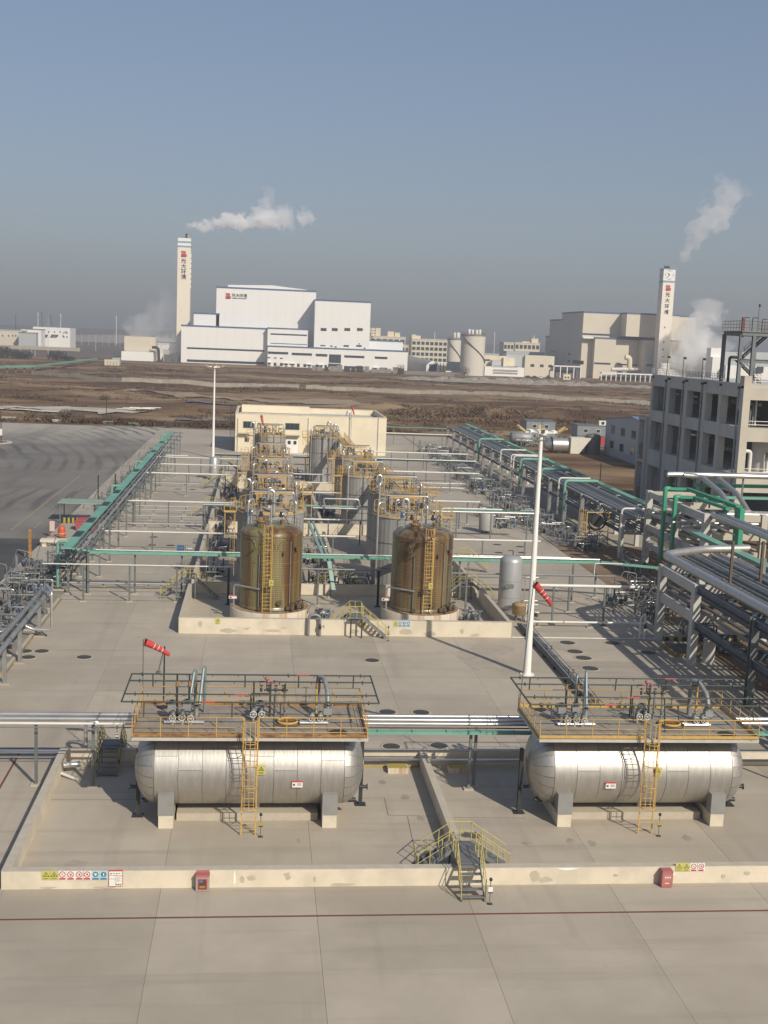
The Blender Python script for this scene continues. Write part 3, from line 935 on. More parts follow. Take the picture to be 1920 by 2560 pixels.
railing(t, [(11.12, 53.0, 1.2), (11.12, 54.4, 1.2)], M_yel2, 1.0, .7)
for (x, y) in ((10.05, 53.03), (11.07, 53.03), (10.05, 55.5), (11.07, 55.5)):
    MB().box(x - .04, x + .04, y - .03, y + .03, .0 if y > 54 else .905, 1.15).build('leg', M_str, t)
# static discharge posts
def discharge_post(x, y, label, face=-1):
    t = thing('discharge_post', label, 'grounding post', (x, y, 0), 'static discharge posts', local=True)
    MB().cyl((0, 0, .02), (0, 0, 1.15), .022, 8).build('post', M_post, t)
    MB().box(-.12, .12, -.1, .1, 0, .02).build('base_plate', M_dark, t)
    MB().lathe([(0, .09), (.06, .07), (.085, 0), (.06, -.07), (0, -.09)], (0, 0, 1.22), 14).build('ball', M_black, t)
    MB().box(-.11, .11, -.05, -.035, .62, .86).build('plate', M_tape if face < 0 else M_signw, t)
    MB().box(-.11, .11, -.053, -.036, .56, .618).build('plate_strip', M_black, t)
    return t
c = PZ(1224, 2260); discharge_post(c.x, c.y, 'grounding post with a white plate at the foot of the three way stair', 1)
c = PZ(651, 2092); discharge_post(c.x, c.y, 'grounding post with yellow plate by the ladder of the left tank')
c = PZ(1646, 2090); discharge_post(c.x, c.y, 'grounding post with yellow plate by the ladder of the right tank')
c = PZ(292.5, 1865); discharge_post(c.x, c.y, 'grounding post behind the back wall beside the rusty stair', 1)
c = PZ(970, 1602); discharge_post(c.x, c.y, 'grounding post at the foot of the stair between the two resin tanks')

# ------------------------------------------------------------------ the two horizontal silver tanks
RT, ZT, HL = 2.1, 2.77, 5.0      # radius, axis height, half length of the barrel
def make_tank():
    t = thing('horizontal_tank', 'silver clad horizontal tank nearer the corner of the near wall, behind the fire cabinet', 'storage tank', (0, 62.2, 0), 'horizontal tanks in the near containment area', local=True)
    nb = 8
    wb = 2 * HL / nb
    pm = {}
    for i in range(nb):
        x = -HL + wb * i
        off = (.0, .35, -.2, .1)[i % 4]
        rr = RT + (.006 if i % 2 else 0)
        for k in range(3):
            a0 = -PI / 2 + off + k * 2 * PI / 3; a1 = a0 + 2 * PI / 3 - .01
            r2 = rr + .003 * k
            mb = MB().lathe([(r2, x + .011), (r2, x + wb - .011)], (0, 0, ZT), 22, True, a0, a1, 'x')
            for xe in (x + .011, x + wb - .011): mb.lathe([(r2 - .04, xe), (r2, xe)], (0, 0, ZT), 22, False, a0, a1, 'x')
            mb.build('cladding_panel', M_steel, t)
    MB().lathe([(RT - .04, -HL - .1), (RT - .04, HL + .1)], (0, 0, ZT), 48, True, axis='x').build('inner_shell', M_pipeg, t)
    # domed ends of tapering gores
    ng = 22
    for s in (-1, 1):
        MB().lathe([((RT - .04) * math.cos(PI / 2 * k / 6), s * (HL + .05 + 1.1 * math.sin(PI / 2 * k / 6))) for k in range(7)], (0, 0, ZT), 44, True, axis='x').build('inner_head', M_pipeg, t)
        prof = []
        for k in range(7):
            th = PI / 2 * k / 6.6
            prof.append((RT * 1.004 * math.cos(th), s * (HL + .02 + 1.15 * math.sin(th))))
        mb = MB().lathe(prof, (0, 0, 0), 2, True, .006, 2 * PI / ng - .006, 'x')
        gm = mb.mesh('head_gore', M_steel)
        for k in range(ng):
            put('head_gore', gm, t, (0, 0, ZT), (2 * PI * k / ng, 0, 0))
        MB().cyl((s * (HL + 1.165), 0, ZT), (s * (HL + 1.178), 0, ZT), .36, 20).build('head_cap', M_steel, t)
    # saddles: concrete pier, sheet steel box above
    for s in (-4.35, 4.28):
        MB().box(s - .38, s + .38, -2.2, 2.2, 0, .72).build('saddle_pier', M_bund, t)
        MB().prism([(s - .41, .722), (s + .41, .722), (s + .41, 1.86), (s - .41, 1.86)], -2.23, -1.55).build('saddle_cover', mat('grey_saddle_sheet', (.29, .285, .27), (.25, .245, .235), scale=1, rough=.5, metal=.2), t)
        MB().box(s - .36, s + .36, -1.54, 1.9, .722, 1.35).build('saddle_web', M_post, t)
    MB().box(-3.85, 3.7, -1.2, 1.3, 0, .42).build('base_slab', M_patch, t)
    MB().cyl((.45, -.3, .42), (.45, -.3, .72), .16, 12).build('drain_boot', M_steelz, t)
    # end nozzles and level gauges
    for s in (-1, 1):
        MB().cyl((s * 5.3, -.9, 1.05), (s * 5.75, -.9, 1.05), .13, 10).build('nozzle', M_dark, t)
        MB().cyl((s * 6.0, -.4, 1.6), (s * 6.4, -.4, 1.6), .1, 10).build('nozzle', M_dark, t)
        MB().cyl((s * 6.4, -.4, 1.6), (s * 6.43, -.4, 1.6), .17, 12).build('flange', M_dark, t)
    # signs fixed on the shell
    def on_shell(x, z, w, h):
        dz = z - ZT
        y = -math.sqrt(max(.01, RT ** 2 - dz ** 2)) - .05
        return y
    return t
tankL = make_tank()
tankR = copy_tree(tankL, loc=(21.45, 62.2, 0), label='silver clad horizontal tank beyond the dividing wall, behind the red fire box')
def shell_sign(px, py, w, h, kind, label, cx):
    p = PY(px, py, 62.2 - 2.2)
    t = thing('tank_sign', label, 'safety sign', p, local=True)
    MB().box(-w / 2, w / 2, -.006, .006, -h / 2, h / 2).build('board', M_signy if kind == 'warn' else M_signw, t)
    g = MB()
    if kind == 'warn':
        g.prism([(-w * .38, -h * .1), (w * .38, -h * .1), (0, h * .36)], -.009, -.0062); g.build('triangle', M_ink, t)
        MB().prism([(-w * .25, -h * .05), (w * .25, -h * .05), (0, h * .24)], -.011, -.0092).build('triangle_field', M_signy, t)
        MB().prism([(-.1 * w, -.02 * h), (.12 * w, -.02 * h), (.03 * w, .16 * h), (-.02 * w, .06 * h)], -.013, -.0112).build('pictogram', M_ink, t)
        MB().box(-w * .3, w * .3, -.009, -.0062, -h * .38, -h * .24).build('caption', mat('sign_caption_dark', (.22, .2, .04)), t)
    else:
        MB().box(-w / 2, w / 2, -.009, -.0062, h * .24, h / 2).build('header', M_signr, t)
        g.box(-w * .42, -w * .22, -.009, -.0062, -h * .25, h * .02)
        g.box(-w * .02, w * .38, -.009, -.0062, -h * .2, -h * .1); g.box(-w * .02, w * .38, -.009, -.0062, 0, h * .08)
        g.build('print', mat('sign_dark_blue', (.05, .055, .12), rough=.6), t)
    for s in (-1, 1): MB().box(s * w * .3 - .012, s * w * .3 + .012, .0062, .22, -.02, .02).build('bracket', M_post, t)
    return t
shell_sign(653, 1925, .42, .52, 'warn', 'yellow triangle sign on the left silver tank beside its ladder', 0)
shell_sign(743.5, 1960, .56, .38, 'info', 'white sign with a red header on the left silver tank', 0)
shell_sign(1527, 1963, .56, .38, 'info', 'white sign with a red header on the right silver tank', 1)
shell_sign(1646, 1930, .36, .5, 'warn', 'yellow triangle sign behind the ladder cage of the right silver tank', 1)

# access platforms on top of the tanks
def make_platform(toe, deckm, label):
    t = thing('access_platform', label, 'platform', (0, 62.2, 0), 'platforms on top of the horizontal tanks', local=True)
    y0, y1, z = -2.7, 2.65, 5.2
    # deck plates
    xs = [-6.08 + k * 2.026 for k in range(7)]
    for i in range(6):
        for j in range(2):
            ya = y0 + .06 + j * (y1 - y0 - .12) / 2
            MB().box(xs[i] + .008, xs[i + 1] - .008, ya + .006, ya + (y1 - y0 - .12) / 2 - .006, z - .045, z).build('deck_plate', deckm, t)
    for y in (y0, y1):
        MB().box(-6.1, 6.1, y - .05, y + .05, z - .2, z - .047).build('edge_beam', mat('pale_edge_channel', (.50, .47, .42), (.42, .39, .34), scale=2, rough=.6, rust=.3), t)
    for x in (-6.1, 6.1):
        MB().box(x - .05, x + .05, y0 + .06, y1 - .06, z - .2, z - .047).build('edge_beam', mat('pale_edge_channel', (.5, .47, .42)), t)
    for k in range(7):
        MB().box(-5.4 + k * 1.8 - .05, -5.4 + k * 1.8 + .05, y0 + .06, y1 - .06, z - .19, z - .05).build('joist', M_post, t)
    for x in (-5.0, 0, 4.9):
        for s in (-1, 1):
            MB().box(x - .06, x + .06, s * 1.25 - .06, s * 1.25 + .06, ZT + 1.66, z - .2).build('leg', M_post, t)
    up = Vector((0, 0, z))
    railing(t, [(-.36, y0, z), (-6.08, y0, z), (-6.08, y1, z), (6.08, y1, z), (6.08, y0, z), (.42, y0, z)], M_yel, 1.05, 1.5, .027, toe, (.5, .25))
    # round manway with a yellow rim
    MB().ring((1.95, -.35, z + .10), .52, .07, 26, 6).build('manway_rim', M_yel, t)
    MB().cyl((1.95, -.35, z + .002), (1.95, -.35, z + .07), .46, 26).build('manway_cover', M_rust, t)
    MB().ring((1.95, -.35, z + .02), .75, .03, 26, 6).build('manway_kerb', M_dark, t)
    for (x, y, r_) in ((4.6, -1.9, .5), (-4.9, 2.2, .35)):
        MB().cyl((x, y, z + .001), (x, y, z + .012), r_, 20).build('oil_stain_plate', M_dark, t)
    return t
plL = make_platform(M_rust, M_grate, 'rusty railed platform on top of the left silver tank')
plR = make_platform(M_yel, mat('pale_deck_plate', (.30, .27, .22), (.25, .225, .18), scale=1.6, rough=.75, rust=.24, rustscale=.8, bump=.01, bscale=18), 'yellow railed platform with pale deck on top of the right silver tank')
plR.location = (21.4, 62.2, 0)
lad = caged_ladder('yellow caged ladder up to the platform of the left silver tank', (-.02, 59.1, 0), 5.3, M_yel, width=.74, hoops=5, cage0=1.55)
c = copy_tree(lad, loc=(21.35, 59.1, 0), label='yellow caged ladder up to the platform of the right silver tank')

# drenching pipe frame over each platform
def make_frame():
    t = thing('drench_frame', 'dark green sprinkler pipe frame over the left silver tank', 'pipe frame', (0, 62.2, 0), 'sprinkler frames over the horizontal tanks', local=True)
    z = 7.0
    ys = (-2.5, -1.15, 1.25, 2.55)
    X = 6.65
    for k, y in enumerate(ys):
        MB().tube([(-X, y, z), (X, y, z)], .042, 8).build('sprinkler_pipe', M_dgreen, t)
        for x in (-X + .55, X - .55, -.4 + k * .8):
            MB().cyl((x - .03, y, z), (x + .03, y, z), .10, 10).build('flange', M_dgreen, t)
        g = MB()
        for i in range(9):
            x = -X + 1 + i * 1.42 + .2 * k
            g.cyl((x, y, z - .04), (x, y, z - .15), .018, 5)
        tag(g.build('nozzle_row', M_dgreen, t), kind='stuff')
        MB().cyl((-2.6 + k * 1.7, y, z), (-1.9 + k * 1.7, y, z), .0435, 8).build('red_band', M_red, t)
    for s in (-1, 1):
        MB().tube([(s * X, ys[0], z), (s * X, ys[-1], z)], .046, 8).build('header_pipe', M_dgreen, t)
    for y, xx in ((ys[0], (-5.5, -1.0, 1.5, 5.7)), (ys[-1], (-5.5, -.4, 2.6, 5.7)), ):
        yy = -2.7 if y < 0 else 2.65
        for x in xx:
            MB().tube([(x, y, z), (x, yy, 6.25)], .036, 6).build('bracket', M_dgreen, t)
    MB().cyl((1.2, -1.6, 5.2), (1.2, -1.15, z), .045, 8).build('riser', M_dgreen, t)
    MB().cyl((.1, 1.25, 5.2), (.1, 1.25, z), .045, 8).build('riser', M_dgreen, t)
    return t
dfL = make_frame()
copy_tree(dfL, loc=(21.4, 62.2, 0), label='dark green sprinkler pipe frame over the right silver tank')

# valves
def handwheel(mb_, c, r, axis='y'):
    mb_.ring(c, r, .02, 14, 5, axis)
    c = Vector(c)
    for k in range(3):
        a = PI * k / 3
        d = Vector((math.cos(a) * r, 0, math.sin(a) * r)) if axis == 'y' else (Vector((math.cos(a) * r, math.sin(a) * r, 0)) if axis == 'z' else Vector((0, math.cos(a) * r, math.sin(a) * r)))
        mb_.cyl(c - d, c + d, .012, 4)
def valve(t, c, s=1.0, axis='y', m=None, wheelm=None):
    """gate valve about a point: body, two flanges, bonnet and wheel as parts of t"""
    m = m or M_post
    c = Vector(c)
    b = MB()
    b.lathe([(.02, .26), (.12, .24), (.15, .1), (.17, 0), (.15, -.1), (.12, -.24), (.02, -.26)], (0, 0, 0), 10)
    b.v = [tuple(c + Vector(v) * s) for v in b.v]
    b.build('valve_body', m, t)
    w = MB()
    d = {'y': Vector((0, -.42, 0)), 'z': Vector((0, 0, .5)), 'x': Vector((.42, 0, 0))}[axis] * s
    w.cyl(c, c + d, .03 * s, 6)
    handwheel(w, c + d, .19 * s, axis)
    w.build('handwheel', wheelm or M_signw, t)
def valve_set(label, x, y, z, specs, seed, group='valve sets on the tank platforms', stop=2.2, name='valve_set'):
    t = thing(name, label, 'valve set', (x, y, z), group, local=True)
    q = random.Random(seed)
    for (dx, dy, h, r_, m, kind) in specs:
        MB().cyl((dx, dy, 0), (dx, dy, h), r_, 10).build('pipe', m, t)
        MB().cyl((dx, dy, h * .35), (dx, dy, h * .35 + .05), r_ * 1.8, 12).build('flange', M_post, t)
        MB().cyl((dx, dy, h - .05), (dx, dy, h), r_ * 1.8, 12).build('flange', M_post, t)
        if kind == 'v': valve(t, (dx, dy, h * .62), .9)
        if kind == 'b': MB().box(dx - .22, dx + .22, dy - .2, dy + .2, h * .5, h * .5 + .36).build('insulation_box', mat('grey_insulation_box', (.33, .33, .32), (.28, .28, .275), scale=2, rough=.45, metal=.3), t)
        if kind == 's':
            MB().cyl((dx, dy, h), (dx, dy, h + .25), r_ * 1.3, 8).build('relief_valve', M_rust, t)
            MB().cyl((dx, dy, h + .25), (dx, dy, h + .6), r_ * .8, 8).build('bonnet', M_dark, t)
    return t
def goose(t, pts, r_, m, nm='pipe'):
    MB().tube(pts, r_, 10, r_ * 3).build(nm, m, t)
for X0, side in ((0, 'left'), (21.4, 'right')):
    v = valve_set('cluster of hand wheel valves and two blue grey vent pipes on the %s tank platform' % side, X0 - 3.7, 62.0, 5.2,
                  [(-.45, -.5, .75, .07, M_pipe, 'v'), (.05, -.5, .8, .08, M_pipe, 'v'), (.5, -.5, .7, .06, M_pipe, 'v'), (-.55, .2, 1.1, .1, M_pipeg, 'b'), (.25, .2, 1.15, .1, M_pipeg, 'b'), (.75, -.1, .9, .12, M_pipe, ''), (-.3, .3, 1.9, .06, M_dark, 's'), (.35, .35, 1.9, .06, M_dark, 's')], 3)
    goose(v, [(.35, .5, 1.0), (.55, 1.3, 2.4), (.62, 1.5, 2.4), (.62, 1.55, .0)], .085, mat('blue_grey_vent_pipe', (.23, .28, .28), (.19, .235, .235), scale=1.5, rough=.45, metal=.3))
    goose(v, [(.9, .3, .8), (1.05, 1.3, 2.6), (1.12, 1.5, 2.6), (1.12, 1.55, .0)], .085, MATS['blue_grey_vent_pipe'])
    goose(v, [(-.9, -.5, .12), (1.2, -.5, .12)], .08, M_pipe); goose(v, [(-.9, -.3, .12), (1.2, -.3, .12)], .06, M_pipe)
    v = valve_set('dark pipe tree with a red lamp at the middle of the %s tank platform' % side, X0 + .45, 62.3, 5.2,
                  [(-.35, -.2, .8, .08, M_pipe, 'v'), (.1, -.2, .8, .08, M_pipe, 'v'), (0, .2, 1.0, .12, M_pipeg, 'b'), (.55, .6, 1.9, .055, M_dgreen, ''), (.85, .6, 1.6, .06, M_pipeg, ''), (1.35, .7, 1.2, .06, M_pipeg, 's')], 4)
    goose(v, [(.2, .6, 1.5), (1.5, .6, 1.5)], .05, M_dark); goose(v, [(-.5, .4, .3), (-.5, .4, 1.35), (.5, .4, 1.35)], .04, M_dark)
    for k in range(4): valve(v, (.05 + .4 * k, .6, 1.52), .45, 'z', M_dark, M_dark)
    MB().lathe([(0, .12), (.13, .06), (.15, 0), (.1, -.08), (0, -.1)], (.35, .6, 2.15), 10).build('lamp', M_pink, v)
    goose(v, [(.35, .6, 1.5), (.35, .6, 2.1)], .03, M_dark); goose(v, [(.7, .6, 2.0), (1.0, .6, 2.0), (1.05, .6, 1.8)], .025, M_dark)
    v = valve_set('bent grey pipe and orange valve at the far end of the %s tank platform' % side, X0 + 3.6, 62.0, 5.2,
                  [(.5, -.1, 1.0, .13, M_pipe, 'b'), (-.35, -.3, .7, .07, M_pipe, 'v'), (.1, -.3, .7, .07, M_pipe, 'v'), (-.1, .2, 1.9, .055, M_yel, 's')], 5)
    goose(v, [(.5, -.1, 1.0), (.5, .2, 1.6), (.35, 1.2, 2.1), (.05, 1.6, 2.1), (.05, 1.6, 0)], .13, M_pipeg)
    goose(v, [(-1.0, -.5, .12), (.5, -.5, .12)], .09, M_pipe); goose(v, [(-1.0, -.25, .12), (.5, -.25, .12)], .07, M_pipe)
# windsock poles
def windsock(label, base, top, d, size, mpole=None, group='red windsocks on poles'):
    """base, top: pole ends; d: direction the cloth points to"""
    t = thing('windsock', label, 'windsock', base, group)
    MB().cyl(base, top, .03 * max(1, size * .8), 8).build('pole', mpole or M_post, t)
    d = Vector(d).normalized(); p = Vector(top) - Vector((0, 0, .12))
    L = 1.9 * size
    n = 6
    cl = MB(); wh = MB()
    for k in range(n):
        a = p + d * (.12 + L * k / n) - Vector((0, 0, 1)) * (.10 * L * (k / n) ** 2); b = p + d * (.12 + L * (k + 1) / n) - Vector((0, 0, 1)) * (.10 * L * ((k + 1) / n) ** 2)
        ra = .27 * size * (1 - .5 * k / n); rb = .27 * size * (1 - .5 * (k + 1) / n)
        cl.cyl(a, b, ra, 14, rb, caps=False)
        if k in (2, 3, 4): wh.cyl(a, a + (b - a) * .12, ra * 1.01, 14, ra * 1.0, caps=False)
    cl.build('cloth', M_sock, t)
    wh.build('white_band', M_signw, t)
    MB().ring(p + d * .1, .27 * size, .012, 14, 4, 'x').build('hoop', M_dark, t)
    return t
p = PY(358.5, 1598, 64.95)
windsock('faded red windsock on a thin pole at the corner of the left tank platform', (p.x, 64.95, 5.2), p, (.82, .25, -.42), .8)
p = PY(1337, 1452, 64.75)
windsock('red windsock hanging in front of the tall white mast near the right tank', (15.35, 64.75, 5.2), (p.x - .05, 64.75, p.z), (.66, .1, -.66), .8)
# tall vent mast with a stay behind the left platform
t = thing('vent_mast', 'thin dark vent mast with a slanted stay behind the left tank platform', 'vent mast', (-3.75, 66.9, 0))
a = PY(408, 1740, 66.9); b = PY(411.5, 1616, 66.9)
MB().cyl((a.x, 66.9, 0), b, .045, 8).build('mast', M_dark, t)
e = PY(396, 1680, 66.9); f_ = PY(408, 1630, 66.9)
MB().cyl(e, f_, .04, 6).build('stay', M_post, t)
MB().cyl(e - Vector((0, 0, .12)), e + Vector((0, 0, .05)), .13, 10).build('counterweight', M_post, t)
# sealed joints in the floor of the near containment area
M_seal = mat('dark_joint_sealant', (.10, .09, .075), (.14, .125, .105), scale=2, rough=.9, world=True)
def joint(pts, w=.035):
    P = [PZ(880 + x * .2652, 1820 + y * .2652) for x, y in pts]
    for k, (a, b) in enumerate(zip(P, P[1:])):
        a.z = b.z = .0055 + .0012 * k
        tag(MB().beam(a, b, w, .0011).build('joint_line', M_seal), kind='structure')
joint([(60, 660), (305, 660), (340, 822), (775, 832)]); joint([(522, 832), (600, 1190)]); joint([(950, 845), (1640, 848)])
joint([(-2880, 676), (-1890, 676)]); joint([(1340, 84), (1405, 170)])
# ------------------------------------------------------------------ pipes on posts crossing the site
def bracketed_post(t, x, y, h, w=.16, base=True, m=None, black=False):
    m = m or M_post
    MB().hbeam((x, y, .02), (x, y, h), w, w, .022, (0, 1, 0)).build('post', m, t)
    if base:
        MB().box(x - .28, x + .28, y - .22, y + .22, -.01, .10 if not black else .06).build('footing', M_dark if black else M_patch, t)
def pipe_run(name, label, pipes, posts, group=None, cat='pipes', beam=None):
    """pipes: (points, radius, material[, bend]); posts: (x, y, height)"""
    x, y = posts[0][:2] if posts else pipes[0][0][0][:2]
    t = thing(name, label, cat, (x, y, 0), group)
    for p in pipes:
        pts, r_, m = p[:3]
        MB().tube(pts, r_, 10, r_ * 3.5).build('pipe', m, t)
        if len(p) > 3:
            for (fx, mm) in p[3]:
                MB().cyl((fx, pts[0][1], pts[0][2]), (fx + .16, pts[0][1], pts[0][2]), r_ * 1.03, 10).build('colour_band', mm, t)
    for q in posts:
        bracketed_post(t, q[0], q[1], q[2], *(q[3:] if len(q) > 3 else ()))
    if beam:
        for (a, b, w) in beam: MB().hbeam(a, b, w, w, .02).build('cross_beam', M_post, t)
    return t
def tray(t, pts, w=.5, h=.16, m=None, clips=True, cover=True):
    """cable tray with a lid, along straight pieces"""
    m = m or M_green
    for a, b in zip(pts, pts[1:]):
        a = Vector(a); b = Vector(b)
        d = (b - a); L = d.length; d.normalize()
        n = max(1, round(L / 6.0))
        for k in range(n):
            p = a + d * (L * k / n + .006); q = a + d * (L * (k + 1) / n - .006)
            MB().beam(p, q, w, h).build('tray', m, t)
        s = d.cross(Vector((0, 0, 1))).normalized() * (w / 2 + .02)
        for sg in (-1, 1):
            MB().beam(a + s * sg + Vector((0, 0, -.02)), b + s * sg + Vector((0, 0, -.02)), .03, h * .6).build('side_rail', m, t)
        if clips:
            g = MB()
            for k in range(int(L / 2)):
                p = a + d * (1 + k * 2.0)
                g.beam(p - s * 1.03 + Vector((0, 0, h / 2 + .012)), p + s * 1.03 + Vector((0, 0, h / 2 + .012)), .05, .02)
            if g.v: g.build('clips', M_greend, t)

# rack behind the near containment area
pipe_run('pipe_rack', 'two thick silver pipes on posts running to the left tank platform',
         [([(-14.5, 66.55, .25), (-14.5, 66.55, 4.05), (-4, 66.55, 4.05)], .13, M_pipe), ([(-15.5, 66.05, 3.95), (-4, 66.05, 3.95)], .13, M_pipe), ([(-15.5, 65.6, 3.82), (-4, 65.6, 3.82)], .07, M_pipew), ([(-15.5, 65.25, 3.72), (-4, 65.25, 3.72)], .04, M_pipeg),
          ([(-14.5, 66.55, .25), (-15.4, 66.55, .25)], .12, M_pipe)],
         [(-12.1, 66.1, 3.7), (-8.9, 65.9, 3.7)], 'pipe runs on posts')
t = pipe_run('pipe_rack', 'three silver pipes and a green tray between the two horizontal tanks',
         [([(6.2, 66.55, 4.05), (19.5, 66.55, 4.05)], .12, M_pipe), ([(6.2, 66.1, 3.97), (19.5, 66.1, 3.97)], .12, M_pipe), ([(6.2, 65.7, 3.88), (19.5, 65.7, 3.88)], .11, M_pipe), ([(6.2, 65.35, 3.75), (19.5, 65.35, 3.75)], .04, M_dark)],
         [(12.75, 65.4, 3.6), (13.15, 65.9, 3.6)], 'pipe runs on posts')
tray(t, [(6.2, 64.98, 3.62), (17, 64.98, 3.62)], .4, .14)
t = pipe_run('pipe_rack', 'silver pipes and a green tray leaving the right tank platform',
         [([(23, 66.45, 4.05), (38, 66.45, 4.05)], .12, M_pipe), ([(23, 65.9, 3.95), (38, 65.9, 3.95)], .12, M_pipe)],
         [(28.6, 65.2, 3.6), (33, 65.2, 3.6)], 'pipe runs on posts')
tray(t, [(27.5, 65.1, 3.6), (36, 65.1, 3.6)], .4, .14)
for (x, y, lab) in ((-5.95, 61.7, 'dark post at the near end of the left tank'), (6.2, 63.2, 'dark post at the far end of the left tank'), (15.0, 62.0, 'dark post at the shaded dome of the right tank'), (27.6, 63.0, 'dark post at the sunny dome of the right tank')):
    t = thing('support_post', lab, 'post', (x, y, 0))
    MB().hbeam((x, y, .03), (x, y, 3.75 if abs(y - 61.7) < .5 else 4.6), .2, .2, .025, (0, 1, 0)).build('post', M_dark, t)
    MB().box(x - .3, x + .3, y - .26, y + .26, -.01, .05).build('base_plate', M_dark, t)
pipe_run('ground_pipes', 'long low silver pipes lying just behind the back wall', [([(-18, 70.5, .35), (8, 70.5, .35)], .1, M_pipe), ([(-18, 70.9, .3), (8, 70.9, .3)], .08, M_pipeg), ([(-18, 70.1, .2), (-11, 70.1, .2)], .07, M_pipe), ([(-18, 71.3, .3), (36, 71.3, .3)], .06, M_pipeg)], [], 'low pipes along the back wall')
pipe_run('ground_pipes', 'low silver pipe along the inside of the back wall', [([(5.5, 68.8, .55), (16.5, 68.8, .55)], .09, M_pipe), ([(17, 68.8, .55), (34, 68.8, .55)], .08, M_pipeg)], [], 'low pipes along the back wall')
# wall crossing pipes by the stair
pipe_run('hooped_pipe', 'bright hooped pipe rising over the back wall next to the rusty stair', [([(-9.9, 70.1, .1), (-9.9, 70.1, 2.45), (-9.1, 70.1, 2.45), (-9.1, 70.1, .1)], .12, M_pipe)], [])
t = thing('drain_pipe', 'short bright pipe stub through the inside corner of the near containment area', 'pipe', (-10.4, 68.2, 0))
MB().tube([(-10.85, 67.8, .55), (-9.9, 68.0, .55)], .17, 12).build('pipe', M_pipe, t)
MB().tube([(-10.9, 67.4, .2), (-10.2, 66.9, .12), (-9.9, 66.7, .12)], .09, 10, .2).build('hose', M_pipew, t)
crossover('rusty striped stair over the back wall of the left tank', (-8.3, 69.6), 1.3, .5, 1.7, 1.15, 'y', M_str, mat('flaking_yellow_rail', (.42, .36, .10), (.07, .055, .03), scale=5, rough=.6, lo=.45, hi=.55))
# bundle along the ground towards the right tank
pipe_run('pipe_bundle', 'bundle of grey ground pipes running from the tall white mast to the right tank',
         [([(24.62, 105, .32), (24.62, 80, .32)], .11, M_pipeg), ([(24.9, 105, .3), (24.9, 72, .3)], .06, M_pipeg), ([(25.1, 105, .3), (25.1, 72, .3)], .05, M_pipeg), ([(25.28, 105, .3), (25.28, 72, .3)], .05, M_pipew), ([(25.45, 105, .3), (25.45, 72, .3)], .04, M_pipeg), ([(24.35, 105, .3), (24.35, 84, .3)], .12, M_dark)],
         [])
b = bpy.data.objects[[o.name for o in scene.objects if o.name.startswith('pipe_bundle')][-1]]
for k in range(9):
    MB().box(24.2, 25.6, 73 + k * 3.6, 73.14 + k * 3.6, -.01, .19).build('sleeper', M_dark, b)
    for x in (24.9, 25.28): valve(b, (x, 74.5 + k * 3.6, .36), .45, 'z', M_dark, M_dark) if k % 2 == 0 else None

# thin pipe in front of the tank area and the long green tray behind it
pipe_run('pipe_run', 'thin grey pipe on short posts in front of the resin tanks, by the corner stair', [([(-20, 112.8, 3.58), (-2, 112.95, 3.58)], .06, M_pipew), ([(-18.4, 112.7, .55), (-7, 112.8, .55)], .05, M_pipeg)], [(-16.2, 112.7, 3.5), (-11.9, 112.85, 3.5), (-7.45, 113.1, 3.5)], 'pipe runs on posts')
pipe_run('pipe_run', 'thin grey pipe between the two resin tanks', [([(4.3, 112.5, 3.62), (12.6, 112.5, 3.62)], .08, M_pipeg)], [(-2.5, 112.4, 3.55, .22, True, M_dark, True), (11.98, 112.45, 3.55, .22, True, M_dark, True), (6.1, 112.5, 3.55)], 'pipe runs on posts')
pipe_run('pipe_run', 'thin grey pipe on posts beyond the upright silver drum', [([(18.3, 111.5, 3.68), (35.3, 111.5, 3.68)], .07, M_pipeg), ([(24, 112.0, 3.5), (35.3, 112.0, 3.5)], .05, M_pipeg), ([(33.2, 111.6, 3.7), (33.2, 111.6, 4.9), (36, 111.6, 4.9)], .05, M_pipew)], [(30.75, 111.5, 3.6), (35.3, 111.4, 3.6), (25.8, 111.8, 3.6), (20.5, 111.5, 3.6)], 'pipe runs on posts')
t = pipe_run('tray_run', 'long green tray on dark posts crossing behind the resin tanks', [([(-15.5, 116.05, 4.42), (18, 116.05, 4.42)], .05, M_pipew), ([(18, 116.05, 4.45), (35, 116.05, 4.45)], .1, M_pipe)],
             [(-16.4, 116.2, 4.0), (-11.75, 116.3, 4.0), (-7.2, 116.3, 4.0), (7.6, 116.3, 4.0), (20.6, 116.3, 4.0), (32.2, 115.7, 4.0), (35.4, 118.4, 3.9)], 'green trays on posts')
tray(t, [(-16.3, 116.3, 4.16), (35, 116.3, 4.16)], .85, .3)
tray(t, [(35.2, 116.3, 4.15), (42, 114.6, 3.9)], .5, .2)
tray(t, [(-18.1, 114.2, 4.9), (-16.2, 115.9, 4.35)], .55, .2)
tray(t, [(-16.6, 117.0, 4.1), (-14.2, 115.6, 4.1)], .3, .14)
pipe_run('pipe_run', 'silver low pipe with a yellow band behind the corner stair', [([(-18.9, 118.25, .62), (-6.9, 118.3, .62)], .11, M_pipe, [(-12.6, M_tape)]), ([(-18.9, 119.1, .5), (-6.9, 119.1, .5)], .07, M_pipeg), ([(-18.9, 120.2, .5), (-6.9, 120.2, .5)], .06, M_pipeg)], [(-15.2, 119.4, .5), (-10.7, 119.4, .5)], 'pipe runs on posts')
pipe_run('pipe_run', 'bright low pipes crossing behind the upright drum', [([(20, 121.8, 1.6), (28.6, 121.8, 1.6)], .07, M_pipe), ([(20, 119.9, 1.6), (29.5, 119.9, 1.6)], .07, M_pipe), ([(22, 127.4, .5), (33, 127.4, .5)], .08, M_pipew)], [(26, 121, 1.4)], 'pipe runs on posts')
